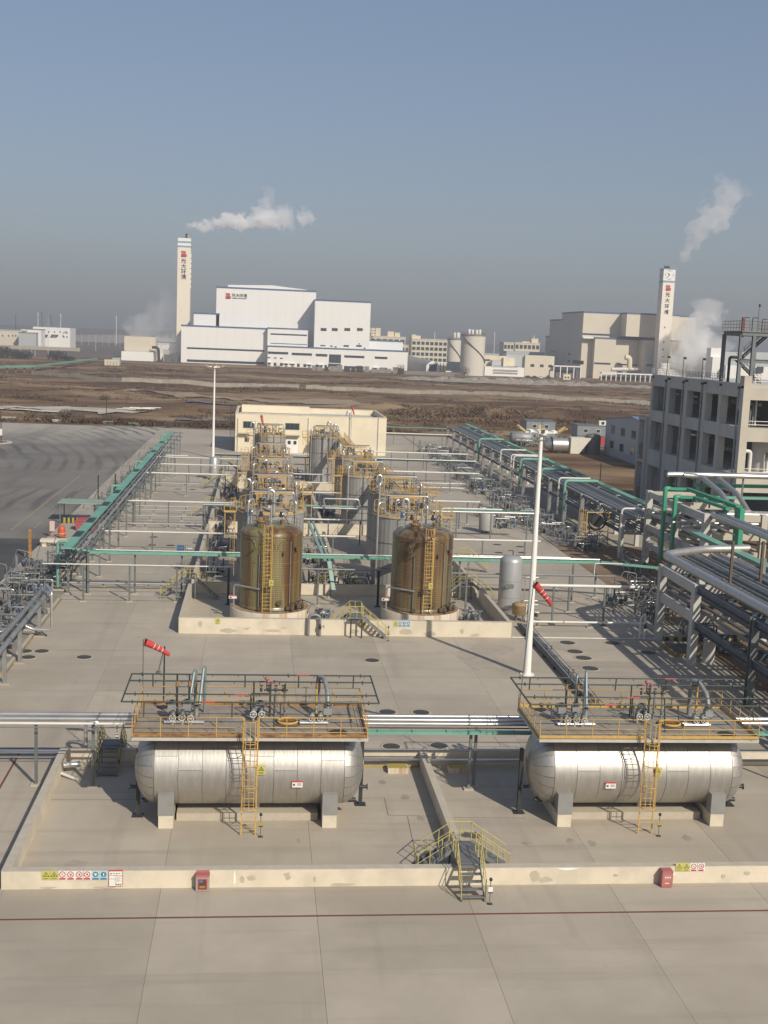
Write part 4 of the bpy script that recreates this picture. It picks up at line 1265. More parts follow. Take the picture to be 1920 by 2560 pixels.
# big bright pipe from the mast to the rack
pipe_run('pipe_run', 'big bright pipe on posts between the tall white mast and the pipe rack', [([(25.6, 106.2, 3.75), (36.3, 106.2, 3.72)], .15, M_pipew)], [(27.85, 106.3, 3.55, .16, True, M_post, True), (32.74, 106.2, 3.55, .16, True, M_post, True)], 'pipe runs on posts')
t = pipe_run('pipe_run', 'bright low pipe with a yellow band at the foot of the tall white mast', [([(25.3, 105.2, .5), (36.4, 105.2, .5)], .1, M_pipew, [(28.6, M_tape)])], [(26.2, 105.2, .4), (31.2, 105.2, .4)], 'pipe runs on posts')
pipe_run('pipe_run', 'white line of thin pipe low across the pavement by the manholes', [([(22.9, 101.0, .06), (38, 101.0, .06)], .05, M_pipew)], [], 'pipe runs on posts')

# further crossings
def crossing(y, z, x0, x1, r_, m, posts, label, low=False, drop=None, tr=None):
    pts = [(x0, y, z), (x1, y, z)]
    if drop: pts = [(x0, y, z - drop), (x0, y, z), (x1, y, z)]
    t = pipe_run('pipe_run', label, [(pts, r_, m)], [(x, y, z - r_) for x in posts], 'pipe runs on posts')
    if tr: tray(t, [(tr[0], y + .6, z + .05), (tr[1], y + .6, z + .05)], .5, .18)
    return t
crossing(139.3, 2.35, -17.8, -2.2, .1, M_pipew, (-17.7, -12.1, -5.6), 'white pipe on posts, first beyond the green tray, beside the road loading area', drop=-.9)
crossing(139.1, 2.3, 19, 34.4, .12, M_pipew, (22, 27.3, 32.5), 'bright pipe on posts, first beyond the green tray, beside the pipe rack')
crossing(139.5, 2.3, 5.3, 12.0, .1, M_pipew, (9.2,), 'bright pipe on a dark post between the two rows of grey tanks')
crossing(138.2, .5, 22, 38, .1, M_pipe, (26, 33), 'low bright pipe on the pavement before the pipe rack')
crossing(156.8, 3.5, -17, -2.2, .11, M_pipew, (-15.9, -11.55, -7), 'white pipe on tall posts, second beyond the green tray by the road')
t = crossing(152.6, 3.7, 22.5, 37, .12, M_pipe, (26.3, 30.9, 35.8), 'bright pipe with a pale green tray beside it before the pipe rack', tr=(18, 37))
t = crossing(153.0, 3.7, 7.3, 14.9, .12, M_pipe, (7.6, 14.7), 'hump backed bright pipe and pale tray between the grey tanks')
MB().tube([(8.9, 152.6, 3.8), (8.6, 152.6, 5.0), (13.2, 152.6, 5.0), (13.5, 152.6, 3.8)], .11, 10, .3).build('hump_pipe', M_pipe, t)
tray(t, [(5, 153.6, 3.9), (15, 153.6, 3.9)], .5, .18, mat('pale_green_tray', (.24, .36, .31), (.2, .31, .265), scale=.5, rough=.6))
t = crossing(153.5, 3.7, -6.9, -2.0, .12, M_pipe, (-6.6,), 'bright pipe and green tray ending at the yellow ladder tower', tr=(-6.9, -2.0))
for y, lab in ((172.0, 'fourth low pipe across the pavement by the road loading area'), (168.3, 'third low pipe across the pavement by the road loading area'), (162.6, 'second low pipe across the pavement by the road loading area'), (156.1, 'first low pipe across the pavement by the road loading area')):
    crossing(y, .6, -18.3, -7.2, .10, M_pipe, (-14.5, -10.2), lab)
crossing(165.5, 3.3, 20.5, 31.8, .12, M_pipew, (26, 30), 'bright pipe on posts, third beyond the green tray by the pipe rack')
crossing(160.5, 3.0, 25.5, 34, .11, M_pipew, (28,), 'bright pipe bending down before the pipe rack', drop=1.6)
crossing(187.8, 3.55, -17.3, -2.6, .12, M_pipew, (-16.5, -11.1, -5), 'white pipe on tall posts, third beyond the green tray by the road')
crossing(198.6, .6, -17.5, -8.3, .1, M_pipe, (-12,), 'low pipe far along the pavement by the road loading area')
crossing(200.8, 3.55, -17, -2.9, .11, M_pipew, (-11.5, -5.5), 'white pipe on tall posts, fourth beyond the green tray by the road')
crossing(211.4, 3.6, -18.1, -3, .1, M_pipew, (-14.5, -10), 'white pipe on tall posts, farthest by the road loading area')
crossing(215.5, 3.5, -16.5, -12.6, .1, M_pipew, (-14.8,), 'short white pipe at the far end of the green covered rack')
crossing(200, 3.5, 22, 38, .13, M_pipew, (26.7, 33), 'bright pipe on posts before the far half of the pipe rack')
crossing(208.5, .6, 24, 37.2, .1, M_pipe, (30,), 'low bright pipe before the far half of the pipe rack')
crossing(202.3, .6, 24, 36, .1, M_pipe, (28,), 'second low bright pipe before the far half of the pipe rack')
crossing(234, 3.5, 21, 42, .14, M_pipew, (26.5, 29.8, 33, 38), 'bright pipe on paired posts before the far end of the pipe rack')
crossing(269, 4.5, 20.5, 44.4, .14, M_pipew, (35.5,), 'farthest bright pipe leading from the last tank to the rack end')
t = crossing(288, 4.5, 29, 52, .1, M_green, (33, 45), 'farthest thin green pipe before the field')
for (x0, x1, ps, lab) in ((-7.6, -1.8, (-6.5, -3.6), 'far green tray piece on the road side of the last tanks'), (6.3, 14.2, (8.5,), 'far green tray piece between the last tanks'), (21, 39.5, (27, 30.5, 34), 'far green tray piece leading to the pipe rack')):
    t = pipe_run('tray_run', lab, [([(x0, 211.4, 4.45), (x1, 211.4, 4.45)], .1, M_pipe)], [(x, 212, 4.1) for x in ps], 'green trays on posts')
    tray(t, [(x0, 212, 4.2), (x1, 212, 4.2)], .6, .22)
for (y, z, lab) in ((170.5, 3.4, 'bright pipe near the red windsock tank'), (182, 3.4, 'thin bright pipe beyond the red windsock tank'), (193, 3.4, 'thin bright pipe between the far grey tanks'), (223, 3.6, 'thin bright pipe before the cream building'), (216, 2.5, 'grey handrail like pipe before the last tanks'), (146.5, 3.2, 'short bright pipe beside the ladder tower')):
    crossing(y, z, 5.4, 14.6, .1, M_pipew, (9, 13), lab)
# low handrails in the second and third bay of the tank area
for i, (x, y0, y1) in enumerate(((9.4, 119, 150), (11.5, 156, 200))):
    pass

# ------------------------------------------------------------------ green covered rack by the road
t = thing('pipe_rack', 'long pipe rack roofed with a green tray beside the road', 'pipe rack', (-17.4, 180, 0))
tray(t, [(-17.9, 113.5, 4.98), (-17.9, 249, 4.98)], .95, .16, M_green, False)
ys = [115.9 + k * 8.35 for k in range(17)]
for y in ys:
    for x in (-18.1, -16.2):
        bracketed_post(t, x, y, 4.85, .18)
    MB().hbeam((-18.4, y, 4.72), (-15.6, y, 4.72), .16, .16, .02).build('cross_beam', M_post, t)
    MB().hbeam((-18.4, y, 3.9), (-15.6, y, 3.9), .14, .14, .02).build('cross_beam', M_post, t)
for x, r_, m in ((-17.05, .07, M_pipeg), (-16.5, .08, M_pipe), (-15.95, .05, M_pipeg)):
    MB().tube([(x, 114, 4.9 + r_ - .06), (x, 248, 4.9 + r_ - .06)], r_, 8).build('pipe', m, t)
for x, r_, m in ((-17.6, .08, M_pipeg), (-17.1, .1, M_pipe), (-16.5, .08, M_pipeg)):
    MB().tube([(x, 114, 4.07), (x, 246, 4.07)], r_, 8).build('pipe', m, t)
for y in (119.5, 128.5, 141, 152, 176, 205, 222):
    MB().box(-18.32, -17.5, y, y + 3.4, 5.062, 5.075).build('open_grating', M_dark, t)
for y in (117, 160, 190, 240):
    MB().tube([(-18.2, y, 5.0), (-19.3, y, 5.0), (-19.3, y, .2)], .15, 8, .4).build('tray_drop', M_green, t)
# pair of grey pipes close by
t = thing('pipe_rack', 'pair of fat grey pipes on single posts at the left edge, leading away', 'pipe rack', (-17.9, 92, 0))
for x in (-18.22, -17.55):
    MB().tube([(x, 66, 3.3), (x, 102.6, 3.3), (x, 103.2, 2.9)], .19, 12, .3).build('pipe', M_pipeg, t)
    for k in range(4): MB().cyl((x, 79.5 + k * 6, 3.3), (x, 79.7 + k * 6, 3.3), .215, 12).build('coupling', M_post, t)
for y in (78.2, 85.7, 91.25, 99.4):
    MB().hbeam((-17.9, y, .1), (-17.9, y, 2.98), .26, .26, .03, (0, 1, 0)).build('post', M_pipeg, t)
    MB().box(-18.5, -17.3, y - .08, y + .08, 2.98, 3.1).build('cross_arm', M_pipeg, t)
    MB().box(-18.35, -17.45, y - .35, y + .35, -.01, .11).build('footing', M_conc, t)
MB().tube([(-18.9, 98.6, 1.1), (-18.3, 98.6, .8), (-16.75, 98.6, .8), (-16.75, 98.6, 4.0), (-17.5, 100.5, 4.2)], .12, 8, .3).build('riser_pipe', M_pipe, t)

# loading equipment on kerbed islands beside the road
def loading_skid(label, x, y, w, d, h, seed, group='loading skids beside the road'):
    t = thing('loading_skid', label, 'loading equipment', (x, y, 0), group, local=True)
    q = random.Random(seed)
    ms = (M_pipe, M_pipeg, M_pipeg, M_post, M_post, M_steelz)
    for k in range(6):
        px_ = q.uniform(-w / 2, w / 2); py_ = q.uniform(-d / 2, d / 2)
        hh = q.uniform(.6, 1) * h
        MB().cyl((px_, py_, 0), (px_, py_, hh), q.choice((.05, .07, .09)), 8).build('post', q.choice((M_post, M_post, M_pipeg)), t)
    for k in range(15):
        z = q.uniform(.3, h * .85); yy = q.uniform(-d / 2, d / 2); xx = q.uniform(-w / 2, 0)
        L = q.uniform(.6, w * .7); r_ = q.choice((.035, .045, .06, .08, .1))
        if k % 3 == 0: pts = [(xx, yy, .15), (xx, yy, z), (xx + L, yy, z), (xx + L, yy + .5, z)]
        elif k % 3 == 1: pts = [(xx, yy - d * .3, z), (xx, yy + d * .3, z), (xx, yy + d * .3, .2)]
        else: pts = [(xx, yy, z), (xx + L, yy, z), (xx + L, yy, .15)]
        MB().tube(pts, r_, 8, r_ * 3).build('pipe', q.choice(ms), t)
    for k in range(8):
        valve(t, (q.uniform(-w / 2, w / 2), q.uniform(-d / 2, d / 2), q.uniform(.4, h * .6)), q.uniform(.7, 1.1), q.choice(('y', 'z', 'x')), q.choice((M_dark, M_post, M_pipeg, M_rubber)), q.choice((M_dark, M_post)))
    x0 = q.uniform(-w / 2, 0)
    MB().tube([(x0, 0, 0), (x0, 0, h * 1.05), (x0 - w * .35, 0, h * 1.15), (x0 - w * .5, .3, h * .5)], .045, 8, .25).build('loading_arm', M_pipeg, t)
    MB().box(-.3, .3, -.2, .2, .1, .7).build('pump_base', M_dark, t)
    MB().cyl((-.35, 0, .55), (.45, 0, .55), .2, 10).build('pump', q.choice((M_post, M_rubber)), t)
    return t
skids = [(-20.8, 94), (-21.3, 98.5), (-22.3, 103), (-20.6, 107), (-23.4, 110), (-20.9, 112), (-22.3, 116), (-20.5, 119), (-22.5, 123), (-20.3, 127), (-20.6, 134), (-20.4, 164), (-20.5, 169), (-21, 174), (-20.6, 179), (-20.8, 185), (-21, 191), (-20.6, 197), (-20.8, 205), (-21, 212), (-20.6, 220), (-20.9, 228), (-20.6, 236), (-20.8, 244)]
wh = ('nearest', 'second nearest', 'third nearest', 'fourth nearest')
for i, (x, y) in enumerate(skids):
    if y < 130: lab = '%s tangle of grey loading pipes counted from the near striped kerb' % ['first', 'second', 'third', 'fourth', 'fifth', 'sixth', 'seventh', 'eighth', 'ninth', 'tenth', 'last'][i]
    else: lab = 'tangle of loading pipes behind the green roofed rack, %s from the striped shelter' % ['first', 'second', 'third', 'fourth', 'fifth', 'sixth', 'seventh', 'eighth', 'ninth', 'tenth', 'eleventh', 'twelfth', 'thirteenth', 'fourteenth'][i - 10]
    loading_skid(lab, x, y, 3.4, 3.0, 2.6 if y < 130 else 2.3, 100 + i)
t = thing('loading_island', 'raised concrete loading island with a yellow and black kerb at its near end', 'kerb', (-21, 105, 0))
MB().box(-25.2, -18.6, 88, 131.5, -.01, .16).build('island', mat('oily_island_concrete', (.20, .175, .14), (.28, .245, .2), scale=.5, rough=.9, world=True), t)
for i in range(16):
    MB().box(-25.2 + i * .41, -25.2 + (i + 1) * .41 - .004, 87.9, 87.98, .0, .26).build('kerb_stripe', M_tape if i % 2 else M_black, t)
MB().box(-18.58, -18.3, 88, 113, 0, .3).build('kerb', M_patch, t)
g = MB(); g.box(-18.299, -18.28, 88.2, 113, .03, .28); g.build('kerb_face', mat('faded_yellow_kerb', (.33, .27, .13), (.2, .17, .11), scale=1, rough=.9), t)
for k in range(5): MB().box(-25.2, -18.6, 92.5 + k * 8, 92.75 + k * 8, .16, .28).build('cross_kerb', M_patch, t)
for k, (x, y, h_, lab) in enumerate(((-23.2, 176, 4.4, 'nearest of the dark poles behind the loading pipes'), (-21.2, 180, 4.2, 'second dark pole behind the loading pipes'), (-19.6, 186, 4.0, 'third dark pole behind the loading pipes'), (-18.8, 200, 4.0, 'fourth dark pole behind the loading pipes'), (-19.4, 214, 4.2, 'fifth dark pole behind the loading pipes'), (-19, 232, 4.2, 'farthest dark pole behind the loading pipes'))):
    t = thing('dark_pole', lab, 'pole', (x, y, 0), 'dark poles behind the loading pipes')
    MB().cyl((x, y, 0), (x, y, h_), .09, 8).build('pole', M_dark, t); MB().box(x - .2, x + .2, y - .2, y + .2, 0, .03).build('base_plate', M_dark, t)
c = PZ(75, 1396)
t = thing('rusty_post', 'tall rusty yellow steel post at the edge of the dark road', 'post', (c.x, c.y, 0))
MB().hbeam((c.x, c.y, 0), (c.x, c.y, 3.3), .28, .28, .03, (0, 1, 0)).build('post', mat('rusty_ochre_steel', (.42, .22, .05), (.25, .11, .03), scale=2, rough=.7), t); MB().box(c.x - .3, c.x + .3, c.y - .3, c.y + .3, 0, .04).build('base_plate', M_dark, t)
c = PZ(42, 1440)
t = thing('grey_post', 'grey post left of the rusty yellow post', 'post', (c.x, c.y, 0))
MB().hbeam((c.x, c.y, 0), (c.x, c.y, 2.3), .22, .22, .03, (0, 1, 0)).build('post', M_pipeg, t); MB().box(c.x - .25, c.x + .25, c.y - .25, c.y + .25, 0, .04).build('base_plate', M_dark, t)
# small things near the shelter
t = thing('equipment_shelter', 'flat green roofed shelter with a striped yellow guard', 'shelter', (-23.5, 160.5, 0))
MB().box(-26.2, -20.2, 158.6, 162.6, 2.62, 2.72).build('roof', mat('pale_green_sheet', (.26, .36, .28), (.22, .31, .24), scale=.6, rough=.6), t)
for x in (-25.9, -20.5):
    for y in (158.9, 162.3): MB().box(x - .06, x + .06, y - .06, y + .06, 0, 2.62).build('post', M_post, t)
for i in range(8): MB().box(-25.7 + i * .28, -25.7 + i * .28 + .275, 158.6, 158.66, .05, .75).build('guard_board', M_tape if i % 2 else M_black, t)
t = thing('red_bin', 'big faded red bin with a lid below the green roofed shelter', 'bin', (-21.6, 153.6, 0))
MB().prism([(-22.9, .08), (-20.4, .08), (-20.2, 1.2), (-23.1, 1.2)], 152.9, 154.6).build('body', mat('faded_crimson', (.36, .075, .09), (.31, .06, .075), scale=1, rough=.6), t)
MB().prism([(-23.15, 1.202), (-20.15, 1.202), (-20.6, 1.5), (-22.7, 1.5)], 152.85, 154.65).build('lid', MATS['faded_crimson'], t)
for x in (-22.6, -20.8): MB().cyl((x, 152.95, .1), (x, 153.05, .1), .1, 10).build('wheel', M_black, t)
t = thing('red_white_sign', 'small pale red sign board on two legs by the orange barrel', 'sign', (-25.0, 147.7, 0))
MB().box(-25.32, -24.72, 147.66, 147.74, .75, 2.0).build('board', mat('pale_pink_board', (.62, .44, .40), (.56, .4, .36), scale=2, rough=.6), t)
for x in (-25.25, -24.8): MB().box(x - .03, x + .03, 147.67, 147.73, 0, .75).build('leg', M_red, t)
t = thing('orange_barrel', 'orange traffic barrel standing near the rusty post', 'traffic barrel', (-23.84, 147.5, 0))
MB().lathe([(0, 0), (.5, 0), (.48, .5), (.44, 1.0), (.40, 1.35), (.2, 1.48), (0, 1.5)], (-23.84, 147.5, 0), 18).build('body', M_orange, t)
MB().lathe([(.487, .4), (.495, .4), (.475, .62), (.467, .62)], (-23.84, 147.5, 0), 18).build('band', mat('pale_orange_band', (.6, .24, .12)), t)
t = thing('concrete_barrier', 'pale concrete block with a pipe beneath, in front of the orange barrel', 'barrier', (-23, 141.5, 0))
MB().box(-25.3, -20.8, 141, 142.2, .55, .85).build('block', M_bund, t)
MB().box(-25.1, -24.6, 141.1, 142.1, 0, .55).build('foot', M_bund, t); MB().box(-21.6, -21.0, 141.1, 142.1, 0, .55).build('foot', M_bund, t)
# blue pump set by the first bay
t = thing('pump_set', 'blue and grey pump set beside the long green tray near the corner stair', 'pump', (-6.9, 124.2, 0))
c = PZ(462, 1372, .75)
z = c.z; x = c.x; yp = c.y
t.location = (x, yp, 0); W[t.name] = Vector((x, yp, 0))
MB().box(x - .9, x + 1.0, yp - .4, yp + .5, 0, .3).build('base', M_post, t)
MB().cyl((x - .9, yp, z), (x - .1, yp, z), .42, 16).build('motor', M_rubber, t)
MB().lathe([(0, -.16), (.45, -.14), (.45, .14), (0, .16)], (x + .2, yp, z), 16, axis='x').build('volute', M_pipeg, t)
MB().cyl((x + .2, yp, z), (x + .9, yp, z), .18, 12).build('inlet', M_pipe, t)
# ------------------------------------------------------------------ manholes, masts
mm = MB(); mm.cyl((0, 0, .005), (0, 0, .018), .46, 22, smooth=False)
man_lid = mm.mesh('lid', M_man)
mm = MB(); mm.lathe([(.47, .0), (.47, .016), (.58, .014), (.58, 0)], (0, 0, 0), 22)
man_rim = mm.mesh('rim', M_patch)
mh = [((930, 1651), 'lone manhole in the middle of the pavement before the resin tanks'), ((1052, 1781), 'manhole next to the silver pipes, nearer the dividing wall side'), ((968, 1780), 'manhole nearest the left tank platform end'),
      ((1418, 1607), 'first of the four manholes in a row by the tall white mast, farthest off'), ((1437, 1629), 'second manhole of the row of four by the tall white mast'), ((1458, 1645), 'third manhole of the row of four by the tall white mast'), ((1475, 1671), 'nearest manhole of the row of four by the tall white mast'),
      ((1531, 1608), 'manhole at the edge of the rack shadow'), ((1620, 1632), 'manhole inside the rack shadow'), ((210, 1643), 'lone manhole to the right of the pair of fat grey pipes'), ((70, 1643), 'dark wet manhole between the posts of the fat grey pipes'), ((62, 1628), 'dusty manhole behind the wet one by the fat grey pipes'), ((104, 1628), 'small manhole right behind the fat grey pipe posts'),
      ((978, 1866), 'manhole seen under the silver pipes between the tanks'), ((1097, 1864), 'second manhole seen under the silver pipes between the tanks'),
      ((1243, 1362), 'manhole before the pipe rack, beyond the green tray'), ((1300, 1367), 'manhole beyond the green tray close to the rack'), ((1247, 1382), 'manhole just above the green tray by the drum'), ((1305, 1382), 'manhole just above the green tray next to the white mast'),
      ((426, 1364), 'manhole by the blue pump set'), ((380, 1363), 'manhole under the white pipe near the blue pump set'), ((384, 1343), 'far manhole under the white pipe near the rack'), ((445, 1223), 'first far manhole by the grey cylinder'), ((481, 1224), 'second far manhole by the grey cylinder')]
for k, ((px, py), lab) in enumerate(mh):
    p = PZ(px, py)
    t = thing('manhole', lab, 'manhole', (p.x, p.y, .004), 'manholes in the pavement', local=True)
    link_mesh('lid', man_lid, t); link_mesh('rim', man_rim, t)
    s = 1.25 if k in (0, 1, 2, 9) else (1.45 if k in (3, 4, 5, 6, 7, 8) else 1.2)
    t.scale = (s, s, 1)
def mast(label, x, y, h, r0, r1):
    t = thing('light_mast', label, 'light mast', (x, y, 0), 'tall white light masts')
    n = 3
    for k in range(n):
        MB().cyl((x, y, h * k / n), (x, y, h * (k + 1) / n), r0 + (r1 - r0) * k / n, 16, r0 + (r1 - r0) * (k + 1) / n - .012).build('pole_section', M_white, t)
    MB().cyl((x, y, -.01), (x, y, .06), r0 * 1.9, 16).build('base_flange', M_white, t)
    MB().cyl((x, y, h - .15), (x, y, h + .15), .5, 18).build('crown', M_white, t)
    MB().ring((x, y, h), 1.05, .05, 26, 6).build('lamp_ring', M_white, t)
    for k in range(6):
        a = PI * 2 * k / 6 + .35
        d = Vector((math.cos(a), math.sin(a), 0))
        c = Vector((x, y, h))
        MB().beam(c + d * .4, c + d * 1.6, .08, .08).build('arm', M_white, t)
        MB().beam(c + d * 1.5 + Vector((0, 0, .02)), c + d * 2.1 + Vector((0, 0, .38)), .28, .1).build('floodlight', mat('ochre_floodlight', (.50, .38, .17), (.4, .3, .13), rough=.5), t)
        n_ = Vector((-d.y, d.x, 0))
        MB().beam(c + d * 1.0 - n_ * .25 + Vector((0, 0, .05)), c + d * 1.0 + n_ * .25 + Vector((0, 0, .05)), .3, .2).build('gear_box', M_white, t)
    MB().cyl((x, y, h), (x, y, h + 1.1), .03, 6).build('lightning_rod', M_post, t)
    return t
mast('tall white light mast with floodlight arms, behind the right tank', 21.7, 89.5, 19.3, .30, .15)
mast('tall white light mast far off beside the cream building', -9.2, 246, 18.7, .30, .15)

# ------------------------------------------------------------------ tank area walls
Hb = 1.42
w_ = wall('bund_wall', -6.45, 22.85, 101.05, 101.4, Hb, 'cream front wall of the resin tank area with patched render')
patches(w_, [(-4.6, .9, .22, .3, M_patch), (-2.2, .28, .9, .22, M_patch), (-.6, .5, .35, .1, M_patch), (1.6, .35, .8, .12, M_patch), (2.6, .6, .3, .07, M_patch), (13.4, .4, .6, .35, M_patch), (15.6, .25, .6, .22, M_patch), (18.4, .5, .2, .25, M_patch), (19.6, .2, .5, .12, M_patch), (8.8, .4, .5, .2, M_patch)], 101.05, 9)
wall('bund_wall', -6.45, -6.1, 101.42, 115.2, Hb, 'cream side wall of the resin tank area, beside the corner stair')
wall('bund_wall', 22.5, 22.85, 101.42, 115.2, Hb, 'cream side wall of the resin tank area, beside the upright drum')
wall('bund_wall', -6.3, 22.7, 117.4, 117.75, 1.1, 'second cross wall of the tank area, behind the resin tanks')
wall('bund_wall', -6.3, -5.95, 117.77, 152, Hb, 'long side wall of the second tank bay by the road')
wall('bund_wall', 22.35, 22.7, 117.77, 152, Hb, 'long side wall of the second tank bay by the pipe rack')
wall('bund_wall', 8.35, 8.7, 122, 148, Hb, 'dividing wall along the second tank bay')
wall('bund_wall', -6.2, 22.6, 154.3, 154.65, Hb, 'third cross wall, bright between the grey tanks')
wall('bund_wall', -6.2, -5.85, 154.67, 196, Hb, 'long side wall of the third tank bay by the road')
wall('bund_wall', 8.45, 8.8, 154.67, 196, Hb, 'dividing wall along the third tank bay')
wall('bund_wall', 22.25, 22.6, 154.67, 196, Hb, 'long side wall of the third tank bay by the pipe rack')
wall('bund_wall', -6.2, 22.6, 199, 199.35, Hb, 'fourth cross wall before the far tanks')
wall('bund_wall', -6.2, -5.85, 199.4, 226, Hb, 'side wall of the last tank bay by the road')
G2 = 'safety signs on the resin tank wall'
sign('warn', 'flame', .42, .58, 'single yellow triangle sign on the resin tank wall near its corner', PY(544.5, 1552, 101.03), G2)
sign('warn', 'slip', .5, .6, 'yellow triangle sign by the stair over the resin tank wall', PY(908, 1560, 101.03), G2)
for px, k, p_, lab in ((989.5, 'warn', 'flame', 'yellow triangle sign beside three blue discs on the resin tank wall'), (1000, 'must', 'helmet', 'first blue disc sign on the resin tank wall'), (1010.5, 'must', 'glove', 'middle blue disc sign on the resin tank wall'), (1021, 'must', 'goggle', 'last blue disc sign on the resin tank wall')):
    sign(k, p_, .38, .5, lab, PY(px, 1559.5, 101.03), G2)
# crossover stairs in pale yellow
crossover('pale yellow stair over the resin tank wall, between the two resin tanks', (9.0, 101.2), 1.72, .75, 2.6, .85, 'x' if False else 'y', M_str, M_yel2, 'pale yellow stairs over the tank walls') if False else None
t = thing('crossover_stair', 'pale yellow railed stair over the resin tank wall, between the two resin tanks', 'stair', (9.0, 101.2, 0), 'pale yellow stairs over the tank walls')
MB().box(8.35, 9.45, 100.2, 102.3, 1.72, 1.77).build('landing', M_str, t)
stair_flight(t, (11.6, 100.62, 0), (9.45, 100.62, 1.75), .8, M_str, M_yel2, 7)
stair_flight(t, (6.4, 101.9, 0), (8.35, 101.9, 1.75), .8, M_str, M_yel2, 7)
railing(t, [(8.35, 100.2, 1.77), (9.45, 100.2, 1.77)], M_yel2, 1.05, .6, .028)
railing(t, [(8.35, 102.3, 1.77), (9.45, 102.3, 1.77), (9.45, 101.1, 1.77)], M_yel2, 1.05, .6, .028)
railing(t, [(8.35, 100.2, 1.77), (8.35, 101.4, 1.77)], M_yel2, 1.05, .6, .028)
for x in (8.42, 9.38): MB().box(x - .06, x + .06, 100.22, 100.34, 0, 1.72).build('leg', M_dark, t)
crossover('pale yellow stair over the corner of the resin tank area on the road side', (-6.3, 114.8), 2.0, .55, 2.3, .8, 'x', M_str, M_yel2, 'pale yellow stairs over the tank walls')
crossover('pale yellow stair on the shaded side wall of the resin tank area near the drum', (21.3, 116.3), 1.75, .6, 2.2, .8, 'x', M_str, M_yel2, 'pale yellow stairs over the tank walls')
crossover('pale yellow stair behind the two resin tanks at the dividing wall', (8.4, 118.2), 1.75, .6, 2.2, .8, 'x', M_str, M_yel2, 'pale yellow stairs over the tank walls')
crossover('pale yellow stair far off on the road side near the grey cylinder', (-6.2, 197.5), 1.9, .6, 2.3, .9, 'x', M_str, M_yel2, 'pale yellow stairs over the tank walls')
crossover('pale yellow stair on the road side beyond the long tray', (-6.2, 166), 1.9, .6, 2.3, .9, 'x', M_str, M_yel2, 'pale yellow stairs over the tank walls')
crossover('pale yellow stair by the last tanks', (-6, 222), 1.9, .6, 2.3, .9, 'x', M_str, M_yel2, 'pale yellow stairs over the tank walls')
crossover('pale yellow stair beyond the right resin tank', (23.6, 131), 1.7, .6, 2.2, .9, 'x', M_str, M_yel2, 'pale yellow stairs over the tank walls')
# pipes and sign posts at the wall
pipe_run('hooped_pipe', 'grey hooped pipe over the resin tank wall', [([(4.75, 100.7, .05), (4.75, 100.7, 1.9), (5.75, 100.7, 1.9), (5.75, 100.7, .05)], .12, M_pipeg)], [])
valve(bpy.data.objects[[o.name for o in scene.objects if o.name.startswith('hooped_pipe')][-1]], (5.75, 100.55, .9), .8, 'x', M_dark, M_dark)

